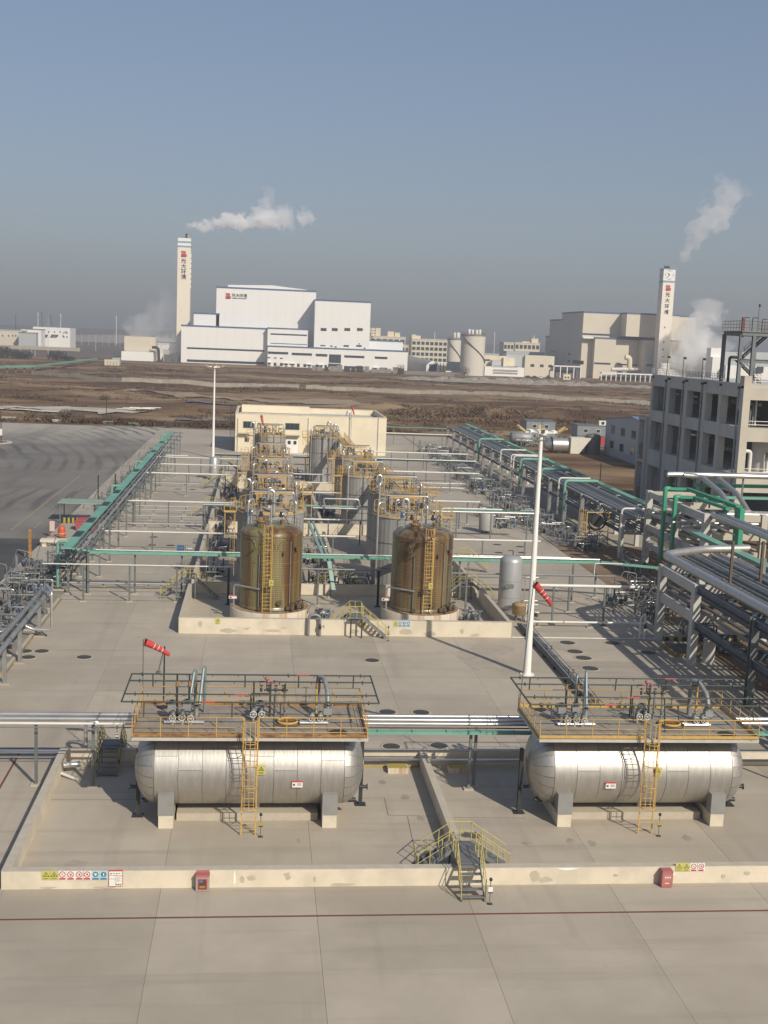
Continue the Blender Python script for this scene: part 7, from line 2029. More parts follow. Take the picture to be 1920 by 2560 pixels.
for a, b, n in ((q4(37, 748), q4(228, 778), 6), (q4(262, 760), q4(452, 790), 6), (q4(488, 770), q4(597, 798), 4), (q4(757, 784), q4(945, 813), 6), (q4(1045, 796), q4(1163, 822), 4), (q4(755, 885), q4(940, 915), 6), (q4(1093, 900), q4(1160, 928), 3)): win(t, a, b, ys_, n)
win(t, q4(614, 775), q4(724, 860), ys_, 4, .15, 'entrance_glazing', M_blue)
win(t, q4(606, 862), q4(724, 905), ys_, 5, .15, 'entrance_doors', M_greend)
for x in (92, 152, 312, 372, 488, 570): win(t, q4(x, 850 + x * .045), q4(x + 24, 880 + x * .045), ys_, 1)
for x in (30, 192, 252, 410, 520, 1032): 
    A = PY(*q4(x, 846 + x * .05), ys_); B = PY(*q4(x + 36, 892 + x * .05), ys_)
    MB().box(A.x + .6, B.x - .6, ys_ - .2, ys_ - .004, GZ, A.z - .6).build('door', mat('grey_door', (.25, .25, .245), rough=.6), t)
    MB().box(A.x - .3, B.x + .3, ys_ - 1.8, ys_ - .004, A.z - .4, A.z).build('canopy', M_whites, t)
for x in (33, 92, 150): win(t, q4(x, 802 + (x - 33) * .05), q4(x + 27, 813 + (x - 33) * .05), ys_, 1)
# emblem and lettering on the tall hall and the stack
def emblem(t, x, y, z, s, dep):
    """red emblem: a block letter of two stacked lobes, the upper one paler"""
    up = [(-.42, .06), (.16, .06), (.34, .12), (.40, .28), (.34, .42), (.18, .5), (-.42, .5)]
    lo = [(-.42, -.5), (.26, -.5), (.44, -.44), (.5, -.26), (.44, -.06), (.26, .02), (-.12, .02), (-.12, -.04), (-.42, -.04)]
    for nm, P, m in (('emblem_upper', up, M_logo1), ('emblem_lower', lo, M_logo2)):
        MB().prism([(x + px_ * s, z + pz_ * s) for px_, pz_ in P], y - dep, y - .01).build(nm, m, t)
    MB().prism([(x - .05 * s, z + .22 * s), (x + .16 * s, z + .22 * s), (x + .16 * s, z + .33 * s), (x - .05 * s, z + .33 * s)], y - dep - .03, y - dep - .004).build('emblem_slot', M_logo2, t)
    MB().prism([(x + .06 * s, z - .3 * s), (x + .26 * s, z - .3 * s), (x + .26 * s, z - .2 * s), (x + .06 * s, z - .2 * s)], y - dep - .03, y - dep - .004).build('emblem_slot', M_logo1, t)
def lettering(t, body, x, y, z, size, off=.02):
    o = link_mesh('lettering', text_mesh(body, size, .25, 'lettering', M_ink, off), t, Vector((x, y - .16, z)) - W[t.name])
    return o
yt = Ym + 14
A = PY(*q3(1127, 682), yt); B = PY(*q3(1168, 738), yt)
emblem(t, (A.x + B.x) / 2, yt, (A.z + B.z) / 2, 4.6, .3)
A = PY(*q3(1187, 695), yt); B = PY(*q3(1330, 722), yt)
lettering(t, '光大环境', (A.x + B.x) / 2, yt, (A.z + B.z) / 2, 3.1, .03)
A = PY(*q3(1187, 731), yt); B = PY(*q3(1330, 739), yt)
lettering(t, 'EVERBRIGHT ENVIRONMENT', (A.x + B.x) / 2, yt, (A.z + B.z) / 2, .92, .015)
# chimney of the first plant
Ys = 1010
t = thing('chimney_tower', 'tall slim cream chimney tower with two blue bands and a red emblem', 'chimney', (-65, Ys, 0))
A = PY(*q3(650, 136), Ys); B = PY(*q3(779, 136), Ys); Bt = PY(*q3(640, 1120), Ys); Bb = PY(*q3(768, 960), Ys)
cx = (A.x + B.x) / 2
hw = (B.x - A.x) / 2
M_tow = mat('cream_chimney_wall', (.80, .71, .58), (.77, .68, .56), scale=.05, rough=.7)
zb = PY(*q3(650, 232), Ys).z
MB().box(cx - hw, cx + hw, Ys, Ys + 2 * hw, GZ, zb).build('shaft', M_tow, t)
MB().box(cx - hw, cx + hw, Ys, Ys + 2 * hw, zb + .01, A.z).build('head', M_whites, t)
for y_ in (178, 222):
    z = PY(*q3(700, y_), Ys).z
    MB().box(cx - hw - .15, cx + hw + .15, Ys - .15, Ys + 2 * hw + .15, z - .55, z + .75).build('blue_band', M_lblue, t)
for k in range(7):
    z = A.z - 14 - k * 4.2
    MB().box(cx + hw, cx + hw + .5, Ys + 1, Ys + 2, z - 1.3, z + 1.3).build('side_bracket', M_whites, t)
F = PY(*q3(733, 92), Ys)
MB().cyl((F.x + .3, Ys + hw, A.z - .5), (F.x + .3, Ys + hw, F.z), 1.25, 14).build('flue', M_dark, t)
MB().cyl((F.x + 1.3, Ys + hw - 1.2, A.z - .5), (F.x + 1.3, Ys + hw - 1.2, F.z - .7), .8, 12).build('flue', M_steelz, t)
emblem(t, PY(*q3(709, 295), Ys).x, Ys, PY(*q3(709, 295), Ys).z, 5.0, .3)
for k, ch in enumerate('光大环境'):
    p = PY(*q3(708, 367 + k * 52.5), Ys)
    lettering(t, ch, p.x, Ys, p.z, 4.3, .035)
win(t, q3(681, 845), q3(688, 853), Ys, 1, .1)
# cooling house beside it
Yc = 962
t = thing('cooling_house', 'cream boxy cooling house on a white base beside the tall chimney', 'building', (-95, Yc, 0))
block(t, 'upper_box', q3(122, 1108), q3(382, 1116), Yc + 3, 16, M_beige)
block(t, 'upper_end', q3(383, 1117), q3(431, 1119), Yc + 4, 15, M_beige)
block(t, 'base_block', q3(92, 1258), q3(408, 1266), Yc, 20, M_whites)
A = PY(*q3(125, 1222), Yc + 1); B = PY(*q3(385, 1222), Yc + 1)
g = MB()
for k in range(2): g.tube([(A.x, Yc + 1, A.z - 1.5 + k), (B.x, Yc + 1, A.z - 1.5 + k)], .08, 4)
for k in range(20): g.cyl((A.x + (B.x - A.x) * k / 19, Yc + 1, A.z - 3), (A.x + (B.x - A.x) * k / 19, Yc + 1, A.z - .4), .08, 4)
g.build('roof_rail', M_pipew, t)
A = PY(*q3(420, 1218), Yc - 1); B = PY(*q3(470, 1340), Yc - 1)
MB().tube([(A.x - 2, Yc - 1, A.z), (B.x - 1, Yc - 1, A.z), (B.x - .5, Yc - 1, GZ)], 1.1, 10, 3).build('black_duct', M_dark, t)
A = PY(*q3(490, 1190), Yc + 40)
t = thing('low_white_house', 'low white building half hidden in steam behind the cooling house', 'building', (A.x, Yc + 60, 0))
block(t, 'wall', q3(438, 1175), q3(640, 1175), Yc + 60, 12, M_whites, M_dark, .8)
for k in range(5): win(t, q3(450 + k * 36, 1182), q3(464 + k * 36, 1192), Yc + 60, 1)
t = thing('low_plant_shed', 'dark low equipment shed between the cooling house and the white plant', 'shed', (-68, Yc + 5, 0))
block(t, 'wall', q3(515, 1290), q3(660, 1295), Yc + 5, 8, mat('dark_shed', (.12, .13, .14), (.09, .1, .11), scale=.3))
block(t, 'tank_house', q3(505, 1240), q3(605, 1245), Yc + 22, 8, M_beige)
MB().tube([PY(*q3(650, 1380), Yc - 2), PY(*q3(650, 1285), Yc - 2), PY(*q3(620, 1275), Yc - 2)], .25, 6).build('pipe', M_dark, t)

# white silos, round roofed hall and the buildings between the plants
def silo(label, tl, tr, y, zb_px, tops, group='white silos between the plants'):
    A = PY(*tl, y); B = PY(*tr, y)
    r_ = (B.x - A.x) / 2; cx = (A.x + B.x) / 2
    t = thing('silo', label, 'silo', (cx, y, 0), group)
    H_ = A.z
    MB().lathe([(r_, GZ), (r_, H_)], (cx, y, 0), 40).build('shell', M_silo, t)
    MB().lathe([(r_ + .3, H_), (r_ + .3, H_ + .9), (0, H_ + 1.4)], (cx, y, 0), 40).build('roof', mat('brown_silo_rim', (.16, .12, .09), (.2, .15, .11), scale=.5), t)
    railing(t, [((r_ - .2) * math.cos(2 * PI * k / 20) + cx, (r_ - .2) * math.sin(2 * PI * k / 20) + y, H_ + .9) for k in range(20)], M_post, 1.3, 2, .07, None, (.5,), False, True)
    for (dx, dy, h) in tops:
        MB().lathe([(1.15, 0), (1.15, h), (.9, h + .5), (0, h + .6)], (cx + dx, y + dy, H_ + 1.2), 14).build('vent_drum', M_pipew, t)
    # stair winding round the shell
    n = 26
    for k in range(n):
        a = -2.6 + 2.35 * k / n
        z = H_ * (.98 - .66 * k / n)
        a2 = -2.6 + 2.35 * (k + 1) / n
        z2 = H_ * (.98 - .66 * (k + 1) / n)
        MB().beam((cx + (r_ + .45) * math.cos(a), y + (r_ + .45) * math.sin(a), z), (cx + (r_ + .45) * math.cos(a2), y + (r_ + .45) * math.sin(a2), z2), .8, .35).build('stair_piece', M_post, t)
    return cx, r_, H_
silo('big white silo with four vent drums and a stair winding down its shell', q5(638, 326), q5(886, 326), 905, 745, ((-3.6, -1, 3.2), (-1.2, -2, 3.0), (2.0, -2, 3.0), (4.6, -1, 3.2)))
silo('smaller white silo half hidden behind the big one', q5(494, 368), q5(640, 368), 985, 600, ((-.4, -1, 4.2), (2.0, -2, 4.4), (3.4, 1, 4.2)))
y = 940
t = thing('round_roofed_hall', 'grey hall with a curved roof and a dark blue door beside the white plant', 'building', (140, y, 0))
A = PY(*q5(272, 690), y); B = PY(*q5(408, 690), y); Z = PY(*q5(335, 590), y).z
arc = [(A.x, GZ)] + [(A.x + (B.x - A.x) * k / 10, Z * (.62 + .38 * math.sin(PI * k / 10))) for k in range(11)] + [(B.x, GZ)]
sk = MB()
n = len(arc)
L_ = PY(*q5(70, 460), y + 70)
dx = PY(*q5(40, 560), y + 66).x - A.x
vs = [(x_, y, z_) for x_, z_ in arc] + [(x_ - 14, y + 70, z_ * 1.35) for x_, z_ in arc]
sk.add(vs, [(i, i + 1, n + i + 1, n + i) for i in range(n - 1)], True)
sk.build('curved_roof', mat('grey_vault_sheet', (.36, .36, .34), (.32, .32, .3), scale=.1, rough=.5), t)
MB().prism([(x_, z_) for x_, z_ in arc], y - .05, y - .02).build('end_wall', M_whites, t)
MB().box(A.x + 2.2, B.x - 2.2, y - .2, y - .06, GZ, Z * .72).build('door', mat('dark_blue_door', (.03, .05, .12), (.04, .06, .14), scale=.2), t)
t = thing('pipe_bridge', 'low brown and white pipe bridge before the small white silo', 'pipe rack', (150, y + 6, 0))
A = PY(*q5(390, 602), y + 6); B = PY(*q5(520, 602), y + 6)
MB().box(A.x, B.x, y + 6, y + 8, A.z - .8, A.z).build('deck', M_whites, t)
for k in range(5): MB().box(A.x + (B.x - A.x) * k / 4 - .3, A.x + (B.x - A.x) * k / 4 + .3, y + 6.2, y + 7, GZ, A.z - .8).build('leg', M_post, t)
t = thing('white_van', 'small white boxy vehicle parked before the small silo', 'van', (145, 912, 0))
A = PY(*q5(475, 692), 912); B = PY(*q5(552, 692), 912)
MB().box(A.x, B.x, 912, 914.2, .2, 2.6).build('body', M_white, t)
MB().box(B.x - 2.2, B.x - .2, 911.9, 911.98, 1.2, 2.2).build('window', M_glass, t)
for k in (.2, .8): MB().cyl((A.x + (B.x - A.x) * k, 911.8, .3), (A.x + (B.x - A.x) * k, 912.2, .3), .5, 12).build('wheel', M_black, t)
t = thing('grey_plant_wall', 'grey wall block joining the two silos', 'building', (150, 930, 0))
block(t, 'wall', q5(500, 596), q5(640, 604), 930, 6, M_pgrey)
y = 935
t = thing('white_block_house', 'white block building with three small windows between silo and second plant', 'building', (220, y, 0))
block(t, 'wall', q5(1300, 532), q5(1604, 541), y, 24, M_beige)
A = PY(*q5(1105, 500), y + 3); B = PY(*q5(1296, 530), y + 3)
MB().box(A.x, B.x - .1, y + 3, y + 30, GZ, B.z).build('grey_side', M_pgrey, t)
for x in (1355, 1452, 1540): win(t, q5(x, 622 + (x - 1355) * .04), q5(x + 36, 652 + (x - 1355) * .04), y, 1)
t = thing('low_white_hall', 'long low white hall with pipes on its front beside the big silo', 'building', (180, 915, 0))
block(t, 'wall', q5(880, 650), q5(1290, 660), 915, 16, M_whites)
block(t, 'upper_wall', q5(870, 528), q5(1105, 545), 935, 16, M_cream)
block(t, 'side_room', q5(958, 580), q5(1050, 590), 925, 8, M_pgrey)
block(t, 'upper_room', q5(1075, 556), q5(1192, 562), 930, 8, M_cream)
for zpx in (640, 682, 708):
    A = PY(*q5(970, zpx), 914); B = PY(*q5(1225, zpx), 914)
    MB().tube([(A.x, 914, A.z), (B.x, 914, A.z)], .25, 6).build('pipe', M_post, t)
for x in (875, 905): win(t, q5(x, 572), q5(x + 28, 590), 935, 1)
for i, (a, b, n, lab) in enumerate(((1298, 1365, 4, 'dark parked car'), (1370, 1430, 4, 'second dark parked car'), (1444, 1482, 3, 'pale parked van'), (1520, 1565, 3, 'dark parked lorry'))):
    yy = 880
    A = PY(*q5(a, 765), yy); B = PY(*q5(b, 765), yy)
    t = thing('parked_car', lab + ' in front of the white block building', 'car', ((A.x + B.x) / 2, yy, 0), 'vehicles parked before the white block')
    L = B.x - A.x
    m = M_pipew if 'pale' in lab else M_dark
    h = 2.2 if i < 3 else 3.0
    MB().prism([(A.x, .5), (B.x, .5), (B.x, h * .6), (A.x + L * .8, h * .62), (A.x + L * .68, h), (A.x + L * .25, h), (A.x + L * .1, h * .62), (A.x, h * .58)], yy, yy + 2).build('body', m, t)
    MB().box(A.x + L * .28, A.x + L * .66, yy - .03, yy - .004, h * .66, h * .92).build('window', M_glass, t)
    for k in (.2, .8): MB().cyl((A.x + L * k, yy - .06, .4), (A.x + L * k, yy + .3, .4), .5, 12).build('wheel', M_black, t)
# second plant: shaded side and cream front
Yp = 960
t = thing('incineration_plant', 'large cream plant building with a shaded grey side and blue eaves line', 'building', (300, Yp, 0))
X0, X1, Zt = block(t, 'main_hall', q6(472, 560), q6(1582, 605), Yp, 70, M_beige, M_blue, 1.2)
A = PY(*q6(505, 812), Yp - 3); B = PY(*q6(1484, 850), Yp - 3)
MB().box(X0 + 9, X1 - 14, Yp - 7, Yp - .01, GZ, A.z).build('lower_front', M_beige, t)
MB().box(X0 + 8.7, X1 - 13.7, Yp - 7.3, Yp - .02, A.z + .01, A.z + 1.2).build('ledge_trim', M_blue, t)
MB().box(X0 - .5, X0 + 8.68, Yp - 5, Yp - .01, A.z - .2, A.z + 1.0).build('white_ledge', M_whites, t)
# projecting bay that throws a broad shadow
A = PY(*q6(900, 570), Yp - 16)
MB().box(A.x, X1 - 20, Yp - 16, Yp - .03, PY(*q6(900, 812), Yp).z + 1.4, Zt - .05).build('projecting_bay', M_beige, t)
MB().box(A.x - .2, X1 - 19.8, Yp - 16.3, Yp - .04, Zt, Zt + 1.2).build('eaves_trim', M_blue, t)
A2 = PY(*q6(1078, 832), Yp - 22)
MB().box(A2.x, X1 - 20.2, Yp - 22, Yp - 7.32, GZ, A2.z - .05).build('projecting_front', M_beige, t)
# stepped wings on the shaded side
ya = Yp + 70.02
for (px_, py_) in ((140, 640), (97, 800)):
    A = PX(*q6(px_, py_), X0)
    MB().box(X0, X1 - 30, ya, A.y, GZ, A.z).build('wing', M_beige, t)
    MB().box(X0 - .35, X1 - 29.7, ya + .02, A.y + .3, A.z + .01, A.z + 1.1).build('eaves_trim', M_blue, t)
    ya = A.y + .02
for (px_, py_, w_) in ((330, 968, 4), (325, 1038, 4), (170, 938, 9), (180, 672, 3)):
    A = PX(*q6(px_, py_), X0)
    MB().box(X0 - .15, X0 - .004, A.y - w_, A.y + w_, A.z - .7, A.z + .7).build('window', M_glass, t)
A = PX(*q6(365, 1040), X0); B = PX(*q6(470, 1058), X0)
MB().box(X0 - .15, X0 - .004, B.y, A.y, B.z - 1.2, A.z + 1.2).build('window', M_glass, t)
win(t, q6(455, 760), q6(732, 790), Yp - 5.02, 5)
for a, b, yy in ((q6(575, 1050), q6(735, 1074), Yp - 7), (q6(805, 1062), q6(1000, 1084), Yp - 7), (q6(1090, 1068), q6(1150, 1090), Yp - 22)): win(t, a, b, yy, 5)
A = PY(*q6(745, 1120), Yp - 16); 
MB().tube([PY(*q6(745, 1120), Yp - 16), PY(*q6(900, 1120), Yp - 16), PY(*q6(1180, 1122), Yp - 16)], 1.6, 12).build('duct', M_pipew, t)
MB().tube([PY(*q6(880, 1000), Yp - 16), PY(*q6(925, 1005), Yp - 16), PY(*q6(922, 1120), Yp - 16)], 2.1, 14, 5).build('duct_bend', M_cream, t)
t = thing('white_canopy', 'long white roofed pipe canopy at the foot of the second plant', 'canopy', (280, 900, 0))
A = PY(*q6(650, 1148), 900); B = PY(*q6(1180, 1152), 900)
MB().box(A.x, B.x, 900, 906, A.z - .9, A.z).build('roof', M_whites, t)
for k in range(12): MB().box(A.x + (B.x - A.x) * k / 11 - .3, A.x + (B.x - A.x) * k / 11 + .3, 900.3, 900.9, GZ, A.z - .9).build('post', M_whites, t)
MB().box(A.x, B.x, 905, 906, GZ, 3).build('back_wall', M_dark, t)
t = thing('white_canopy', 'white posted canopy between the white block and the second plant', 'canopy', (255, 930, 0))
A = PY(*q6(180, 1080), 930); B = PY(*q6(445, 1092), 930)
MB().box(A.x, B.x, 930, 938, A.z - .8, A.z).build('roof', M_whites, t)
for k in range(5): MB().box(A.x + (B.x - A.x) * k / 4 - .35, A.x + (B.x - A.x) * k / 4 + .35, 930.3, 931, GZ, A.z - .8).build('post', M_whites, t)
MB().box(A.x, B.x, 936, 937, GZ, 6).build('back_wall', mat('dark_shed', (.12, .13, .14)), t)
t = thing('gate_house', 'tiny cream hut with two dark windows before the second plant', 'hut', (255, 885, 0))
block(t, 'wall', q6(272, 1168), q6(343, 1170), 885, 6, M_cream)
for x in (284, 312): win(t, q6(x, 1190), q6(x + 14, 1208), 885, 1)
# clock tower chimney
Yt = 925
t = thing('clock_tower', 'tall white chimney tower with clock faces near its top and a red emblem', 'chimney', (310, Yt, 0))
A = PY(*q6(1264, 126), Yt); B = PY(*q6(1381, 126), Yt); Lb = PY(*q6(1190, 1090), Yt); Rb = PY(*q6(1306, 1090), Yt)
tx0, tx1 = A.x, B.x
zb = PY(*q6(1310, 252), Yt).z
w = tx1 - tx0
MB().box(tx0, tx1, Yt, Yt + w, GZ, zb).build('shaft', mat('cream_white_tower', (.80, .73, .62), (.77, .70, .60), scale=.05, rough=.7), t)
MB().box(tx0, tx1, Yt, Yt + w, zb + .02, A.z - .4).build('clock_head', M_whites, t)
MB().box(tx0 - .15, tx1 + .15, Yt - .15, Yt + w + .15, zb - .7, zb + .7).build('blue_band', M_lblue, t)
MB().box(tx0 - .15, tx1 + .15, Yt - .15, Yt + w + .15, A.z - .38, A.z + .4).build('blue_band', M_lblue, t)
C_ = PY(*q6(1318, 187), Yt)
for face in (0, 1):
    def fp(u, v, d):
        return (C_.x + u, Yt - d, C_.z + v) if face == 0 else (tx0 - d, Yt + w / 2 - u, C_.z + v)
    R_ = w * .38
    for k in range(12):
        a = PI / 2 - k * PI / 6
        l0 = .78 if k % 3 == 0 else .86
        p0 = fp(math.cos(a) * R_ * l0, math.sin(a) * R_ * l0, .08); p1 = fp(math.cos(a) * R_, math.sin(a) * R_, .08)
        MB().beam(p0, p1, (.75 if k % 3 == 0 else .3), .12, (0, 1, 0) if face == 0 else (1, 0, 0)).build('hour_mark', M_ink, t)
    for ang, l, wd_ in ((PI / 2 - 2 * PI * (10.6 / 12), .5, .5), (PI / 2 - 2 * PI * (36 / 60), .78, .34)):
        MB().beam(fp(-math.cos(ang) * R_ * .14, -math.sin(ang) * R_ * .14, .2), fp(math.cos(ang) * R_ * l, math.sin(ang) * R_ * l, .2), wd_, .12, (0, 1, 0) if face == 0 else (1, 0, 0)).build('clock_hand', M_ink, t)
p = PY(*q6(1306, 315), Yt); emblem(t, p.x, Yt, p.z, 4.5, .3)
for k, ch in enumerate('光大环境'):
    p = PY(*q6(1301 - k * 5.5, 384 + k * 57.5), Yt)
    lettering(t, ch, C_.x - .2, Yt, p.z, 3.7, .03)
for x, y_ in ((1270, 705), (1258, 851), (1250, 922), (1244, 994)): 
    p = PY(x * .2532 + 1340, y_ * .2532 + 640, Yt); f = MB().box(C_.x - 1.2, C_.x - .2, Yt - .12, Yt - .004, p.z - .55, p.z + .55).build('window', M_ink, t)
for k in range(4): MB().cyl((tx0 + 2.2 + k * 1.2, Yt + w / 2, A.z + .4), (tx0 + 2.2 + k * 1.2, Yt + w / 2, A.z + 2.6 - .4 * (k % 2)), .55, 10).build('flue', M_dark, t)
# round cooling cells at the foot of the tower
t = thing('cooling_cells', 'white row of cooling tower cells with round fan stacks giving off steam', 'cooling tower', (330, 900, 0))
A = PY(*q6(1205, 1110), 900); B = PY(*q6(1900, 1118), 900)
MB().box(A.x, B.x + 30, 900, 915, GZ, A.z - .3).build('base_block', M_whites, t)
for x in (1230, 1390, 1500, 1620):
    p = PY(*q6(x, 1075), 905)
    MB().lathe([(4.6, 0), (4.2, 2.2), (4.7, 4.6), (4.4, 4.6), (4.0, 2.2)], (p.x + 4, 907, A.z - .3), 26).build('fan_stack', M_pipew, t)
t = thing('white_block_house', 'white plant blocks beyond the steam beside the roof stairs of the process building', 'building', (360, 900, 0))
for (x0_, y0_, x1_, dy) in ((1778, 870, 1806, 0), (1782, 893, 1812, -5), (1805, 880, 1850, 8), (1815, 915, 1925, -12), (1850, 880, 1925, 12)):
    block(t, 'wall', (x0_, y0_), (x1_, y0_), 880 + dy, 9, M_whites if dy < 5 else M_pgrey)
win(t, (1892, 916), (1908, 932), 867, 1)

# town buildings farther off
def far_block(label, cx0, cx1, ytop, y, rows, cols_, m=None, group='pale town buildings beyond the plants', extra=None):
    A = PY(cx0, ytop, y); B = PY(cx1, ytop, y)
    t = thing('far_building', label, 'building', ((A.x + B.x) / 2, y, 0), group)
    H_ = A.z
    MB().box(A.x, B.x, y, y + 25, GZ, H_).build('wall', m or M_cream, t)
    MB().box(A.x - .4, B.x + .4, y - .4, y + 25.4, H_ + .01, H_ + .9).build('roof_edge', m or M_cream, t)
    if extra:
        for (f0, f1, h) in extra: MB().box(A.x + (B.x - A.x) * f0, A.x + (B.x - A.x) * f1, y + 3, y + 15, H_ + .91, H_ + h).build('roof_room', m or M_cream, t)
    w = (B.x - A.x) / cols_
    for r_ in range(rows):
        z1 = H_ - 2 - r_ * (H_ - 3) / rows
        for c_ in range(cols_):
            f = MB().box(A.x + w * c_ + w * .12, A.x + w * (c_ + 1) - w * .12, y - .12, y - .004, z1 - (H_ - 3) / rows * .62, z1).build('window', M_post, t)
            MB().box(A.x + w * c_ + w * .18, A.x + w * (c_ + 1) - w * .18, y - .2, y - .123, z1 - (H_ - 3) / rows * .55, z1 - .3).build('pane', M_glass, f)
    return t
far_block('pale building with a dark window band right behind the white plant', 925, 1014, 841, 1250, 3, 6, extra=((0, .3, 9), (.5, .68, 6), (.7, .85, 5)))
far_block('small cream building left of the wide pale office block', 1008, 1034, 864, 1300, 2, 4)
far_block('wide pale office block with two window groups beside the small silo', 1030, 1119, 848, 1250, 4, 8, extra=((0, .12, 5), (.12, .25, 4)))
far_block('small town block right of the big silo', 1260, 1285, 857, 1350, 3, 3)
far_block('wider town block with a stair head next to the second plant', 1288, 1350, 857, 1400, 3, 6, extra=((.68, .95, 6), (.3, .6, 2)))
t = thing('roof_frame', 'small grey scaffold frame above the pale building behind the white plant', 'frame', (0, 1230, 0))
A = PY(928, 818, 1245); B = PY(938, 833, 1245)
for x in (A.x, B.x): MB().box(x - .3, x + .3, 1245, 1245.6, B.z - 3, A.z).build('post', M_post, t)
for k in range(3): MB().box(A.x + .31, B.x - .31, 1245, 1245.5, B.z + (A.z - B.z) * k / 2 - .6, B.z + (A.z - B.z) * k / 2 - .1).build('beam', M_post, t)
t = thing('grey_low_roofs', 'low grey roofs between the town blocks and the white block building', 'building', (250, 1040, 0))
block(t, 'wall', q5(1105, 500), q5(1500, 492), 1040, 25, M_pgrey)
block(t, 'wall', q5(880, 512), q5(1100, 520), 1060, 25, M_pgrey)

# left distance: white works building, light poles, banks, cranes
Yw = 1350
t = thing('far_works', 'low white works building with small windows far at the left', 'building', (-235, Yw, 0))
block(t, 'wall', q7(325, 224), q7(693, 238), Yw, 40, M_whites)
block(t, 'wall', q7(205, 242), q7(405, 262), Yw - 30, 25, M_whites, M_post, .8)
block(t, 'wall', q7(-60, 262), q7(215, 262), Yw - 60, 30, M_beige, M_pgrey, .8)
block(t, 'wall', q7(185, 285), q7(355, 288), Yw - 75, 12, M_pgrey, M_post, .6)
for k in range(9): win(t, q7(420 + k * 28, 268 + (k % 2) * 40), q7(432 + k * 28, 284 + (k % 2) * 40), Yw, 1)
for x in (625, 655): 
    for y_ in (278, 318): win(t, q7(x, y_), q7(x + 12, y_ + 16), Yw, 1)
for x in (20, 80, 120, 150): win(t, q7(x, 305), q7(x + 12, 322), Yw - 60, 1)
MB().box(PY(*q7(410, 300), Yw - 4).x, PY(*q7(470, 300), Yw - 4).x, Yw - 4, Yw - .01, PY(*q7(410, 306), Yw).z, PY(*q7(410, 300), Yw).z).build('canopy', M_post, t)
MB().box(PY(*q7(505, 300), Yw - 4).x, PY(*q7(570, 300), Yw - 4).x, Yw - 4, Yw - .01, PY(*q7(505, 306), Yw).z, PY(*q7(505, 300), Yw).z).build('canopy', M_post, t)
t = thing('low_site_wall', 'long pale strip of wall before the far white works', 'wall', (-200, Yw - 80, 0))
A = PY(*q7(0, 355), Yw - 90); B = PY(*q7(790, 355), Yw - 90)
MB().box(A.x - 100, B.x, Yw - 90, Yw - 89, GZ, 3).build('wall', mat('pale_site_wall', (.42, .36, .28), rough=.9), t)
# street lamp poles of the far road
q = random.Random(21)
lamp_me = {}
def lamp_pole(label, px, py0, py1, group='pale road lamp poles in the left distance'):
    d = ray(px, py0); y = (GZ - CAM_H) / d.z * d.y
    y = min(max(y, 500), 1700)
    a = PY(px, py0, y); h = PY(px, py1, y).z
    t = thing('lamp_pole', label, 'lamp pole', (a.x, y, GZ), group, local=True)
    MB().cyl((0, 0, 0), (0, 0, h - GZ), .28, 6, .16).build('pole', mat('pale_lamp_pole', (.55, .53, .48), rough=.6), t)
    MB().beam((0, 0, h - GZ - .1), (1.6, 0, h - GZ + .1), .2, .14).build('lamp_arm', MATS['pale_lamp_pole'], t)
for (x, y0, y1) in ((38, 485, 320), (187, 478, 335), (205, 478, 325), (314, 478, 330), (346, 515, 330), (437, 450, 300), (475, 515, 130), (545, 400, 330), (596, 420, 330), (638, 402, 330), (695, 400, 300), (723, 400, 300), (806, 380, 290), (945, 462, 300), (872, 345, 305), (1012, 380, 300), (1075, 410, 310), (1135, 390, 300), (1185, 360, 310)):
    lamp_pole('pale lamp pole in the row along the far road', *q7(x, 0)[:1], q7(0, y0)[1], q7(0, y1)[1])
for k in range(9):
    x = 640 + k * 112 + q.uniform(-20, 20)
    lamp_pole('pale lamp pole in the row along the far road', 280 + (440 + k * 24) * .2532, 560 + 1150 * .2532, 560 + (1020 + q.uniform(0, 40)) * .2532)
for (px, y0, y1, lean, lab) in ((39, 815, 786, 0, 'thin dark mast at the far left skyline'), (107, 815, 780, -3, 'dark crane jib standing upright behind the far works'), (135, 815, 787, -9, 'dark crane jib leaning behind the far works'), (95, 808, 781, 0, 'pale thin mast behind the far works'), (152, 812, 784, 0, 'pale mast right of the leaning crane jib'), (291, 820, 790, 0, 'faint far pylon in the haze left of the chimney'), (1087, 846, 831, 0, 'faint mast on the wide pale office block'), (1335, 855, 838, 0, 'faint mast on the wider town block'), (1237, 850, 830, 0, 'faint far pylon in the haze by the big silo')):
    y = 1800
    a = PY(px, y0, y); b = PY(px + lean, y1, y)
    t = thing('far_mast', lab, 'mast', (a.x, y, 0), 'thin masts on the skyline')
    m_ = M_dark if 'dark' in lab else M_pipew
    MB().beam((a.x, y, GZ), (b.x, y, b.z), .7 if 'dark' in lab else .9, .7).build('mast', m_, t)
    MB().beam((b.x - 1.5, y, b.z - 3), (b.x + 1.5, y, b.z - 3), .4, .4).build('cross_arm', m_, t)
# far banks and hills on the skyline
for (x0, x1, y, h, lab) in ((-560, -330, 1900, 14, 0), (-340, -120, 2100, 15, 0), (-800, -420, 2300, 17, 1), (150, 420, 2400, 10, 1), (-120, 180, 2600, 9, 1)):
    n = 30
    vs = []
    for i in range(n + 1):
        f = i / n
        x = x0 + (x1 - x0) * f
        hh = h * (math.sin(PI * f) ** .35) * (.85 + .2 * mnoise.noise(Vector((x * .02, y, 0))))
        vs += [(x, y - 40, -1), (x, y, hh), (x, y + 15, hh), (x, y + 60, -1)]
    fs = [(i * 4 + k, (i + 1) * 4 + k, (i + 1) * 4 + k + 1, i * 4 + k + 1) for i in range(n) for k in range(3)]
    tag(MB().add(vs, fs).build('bank', M_rubble if lab == 0 else M_far), kind='structure')

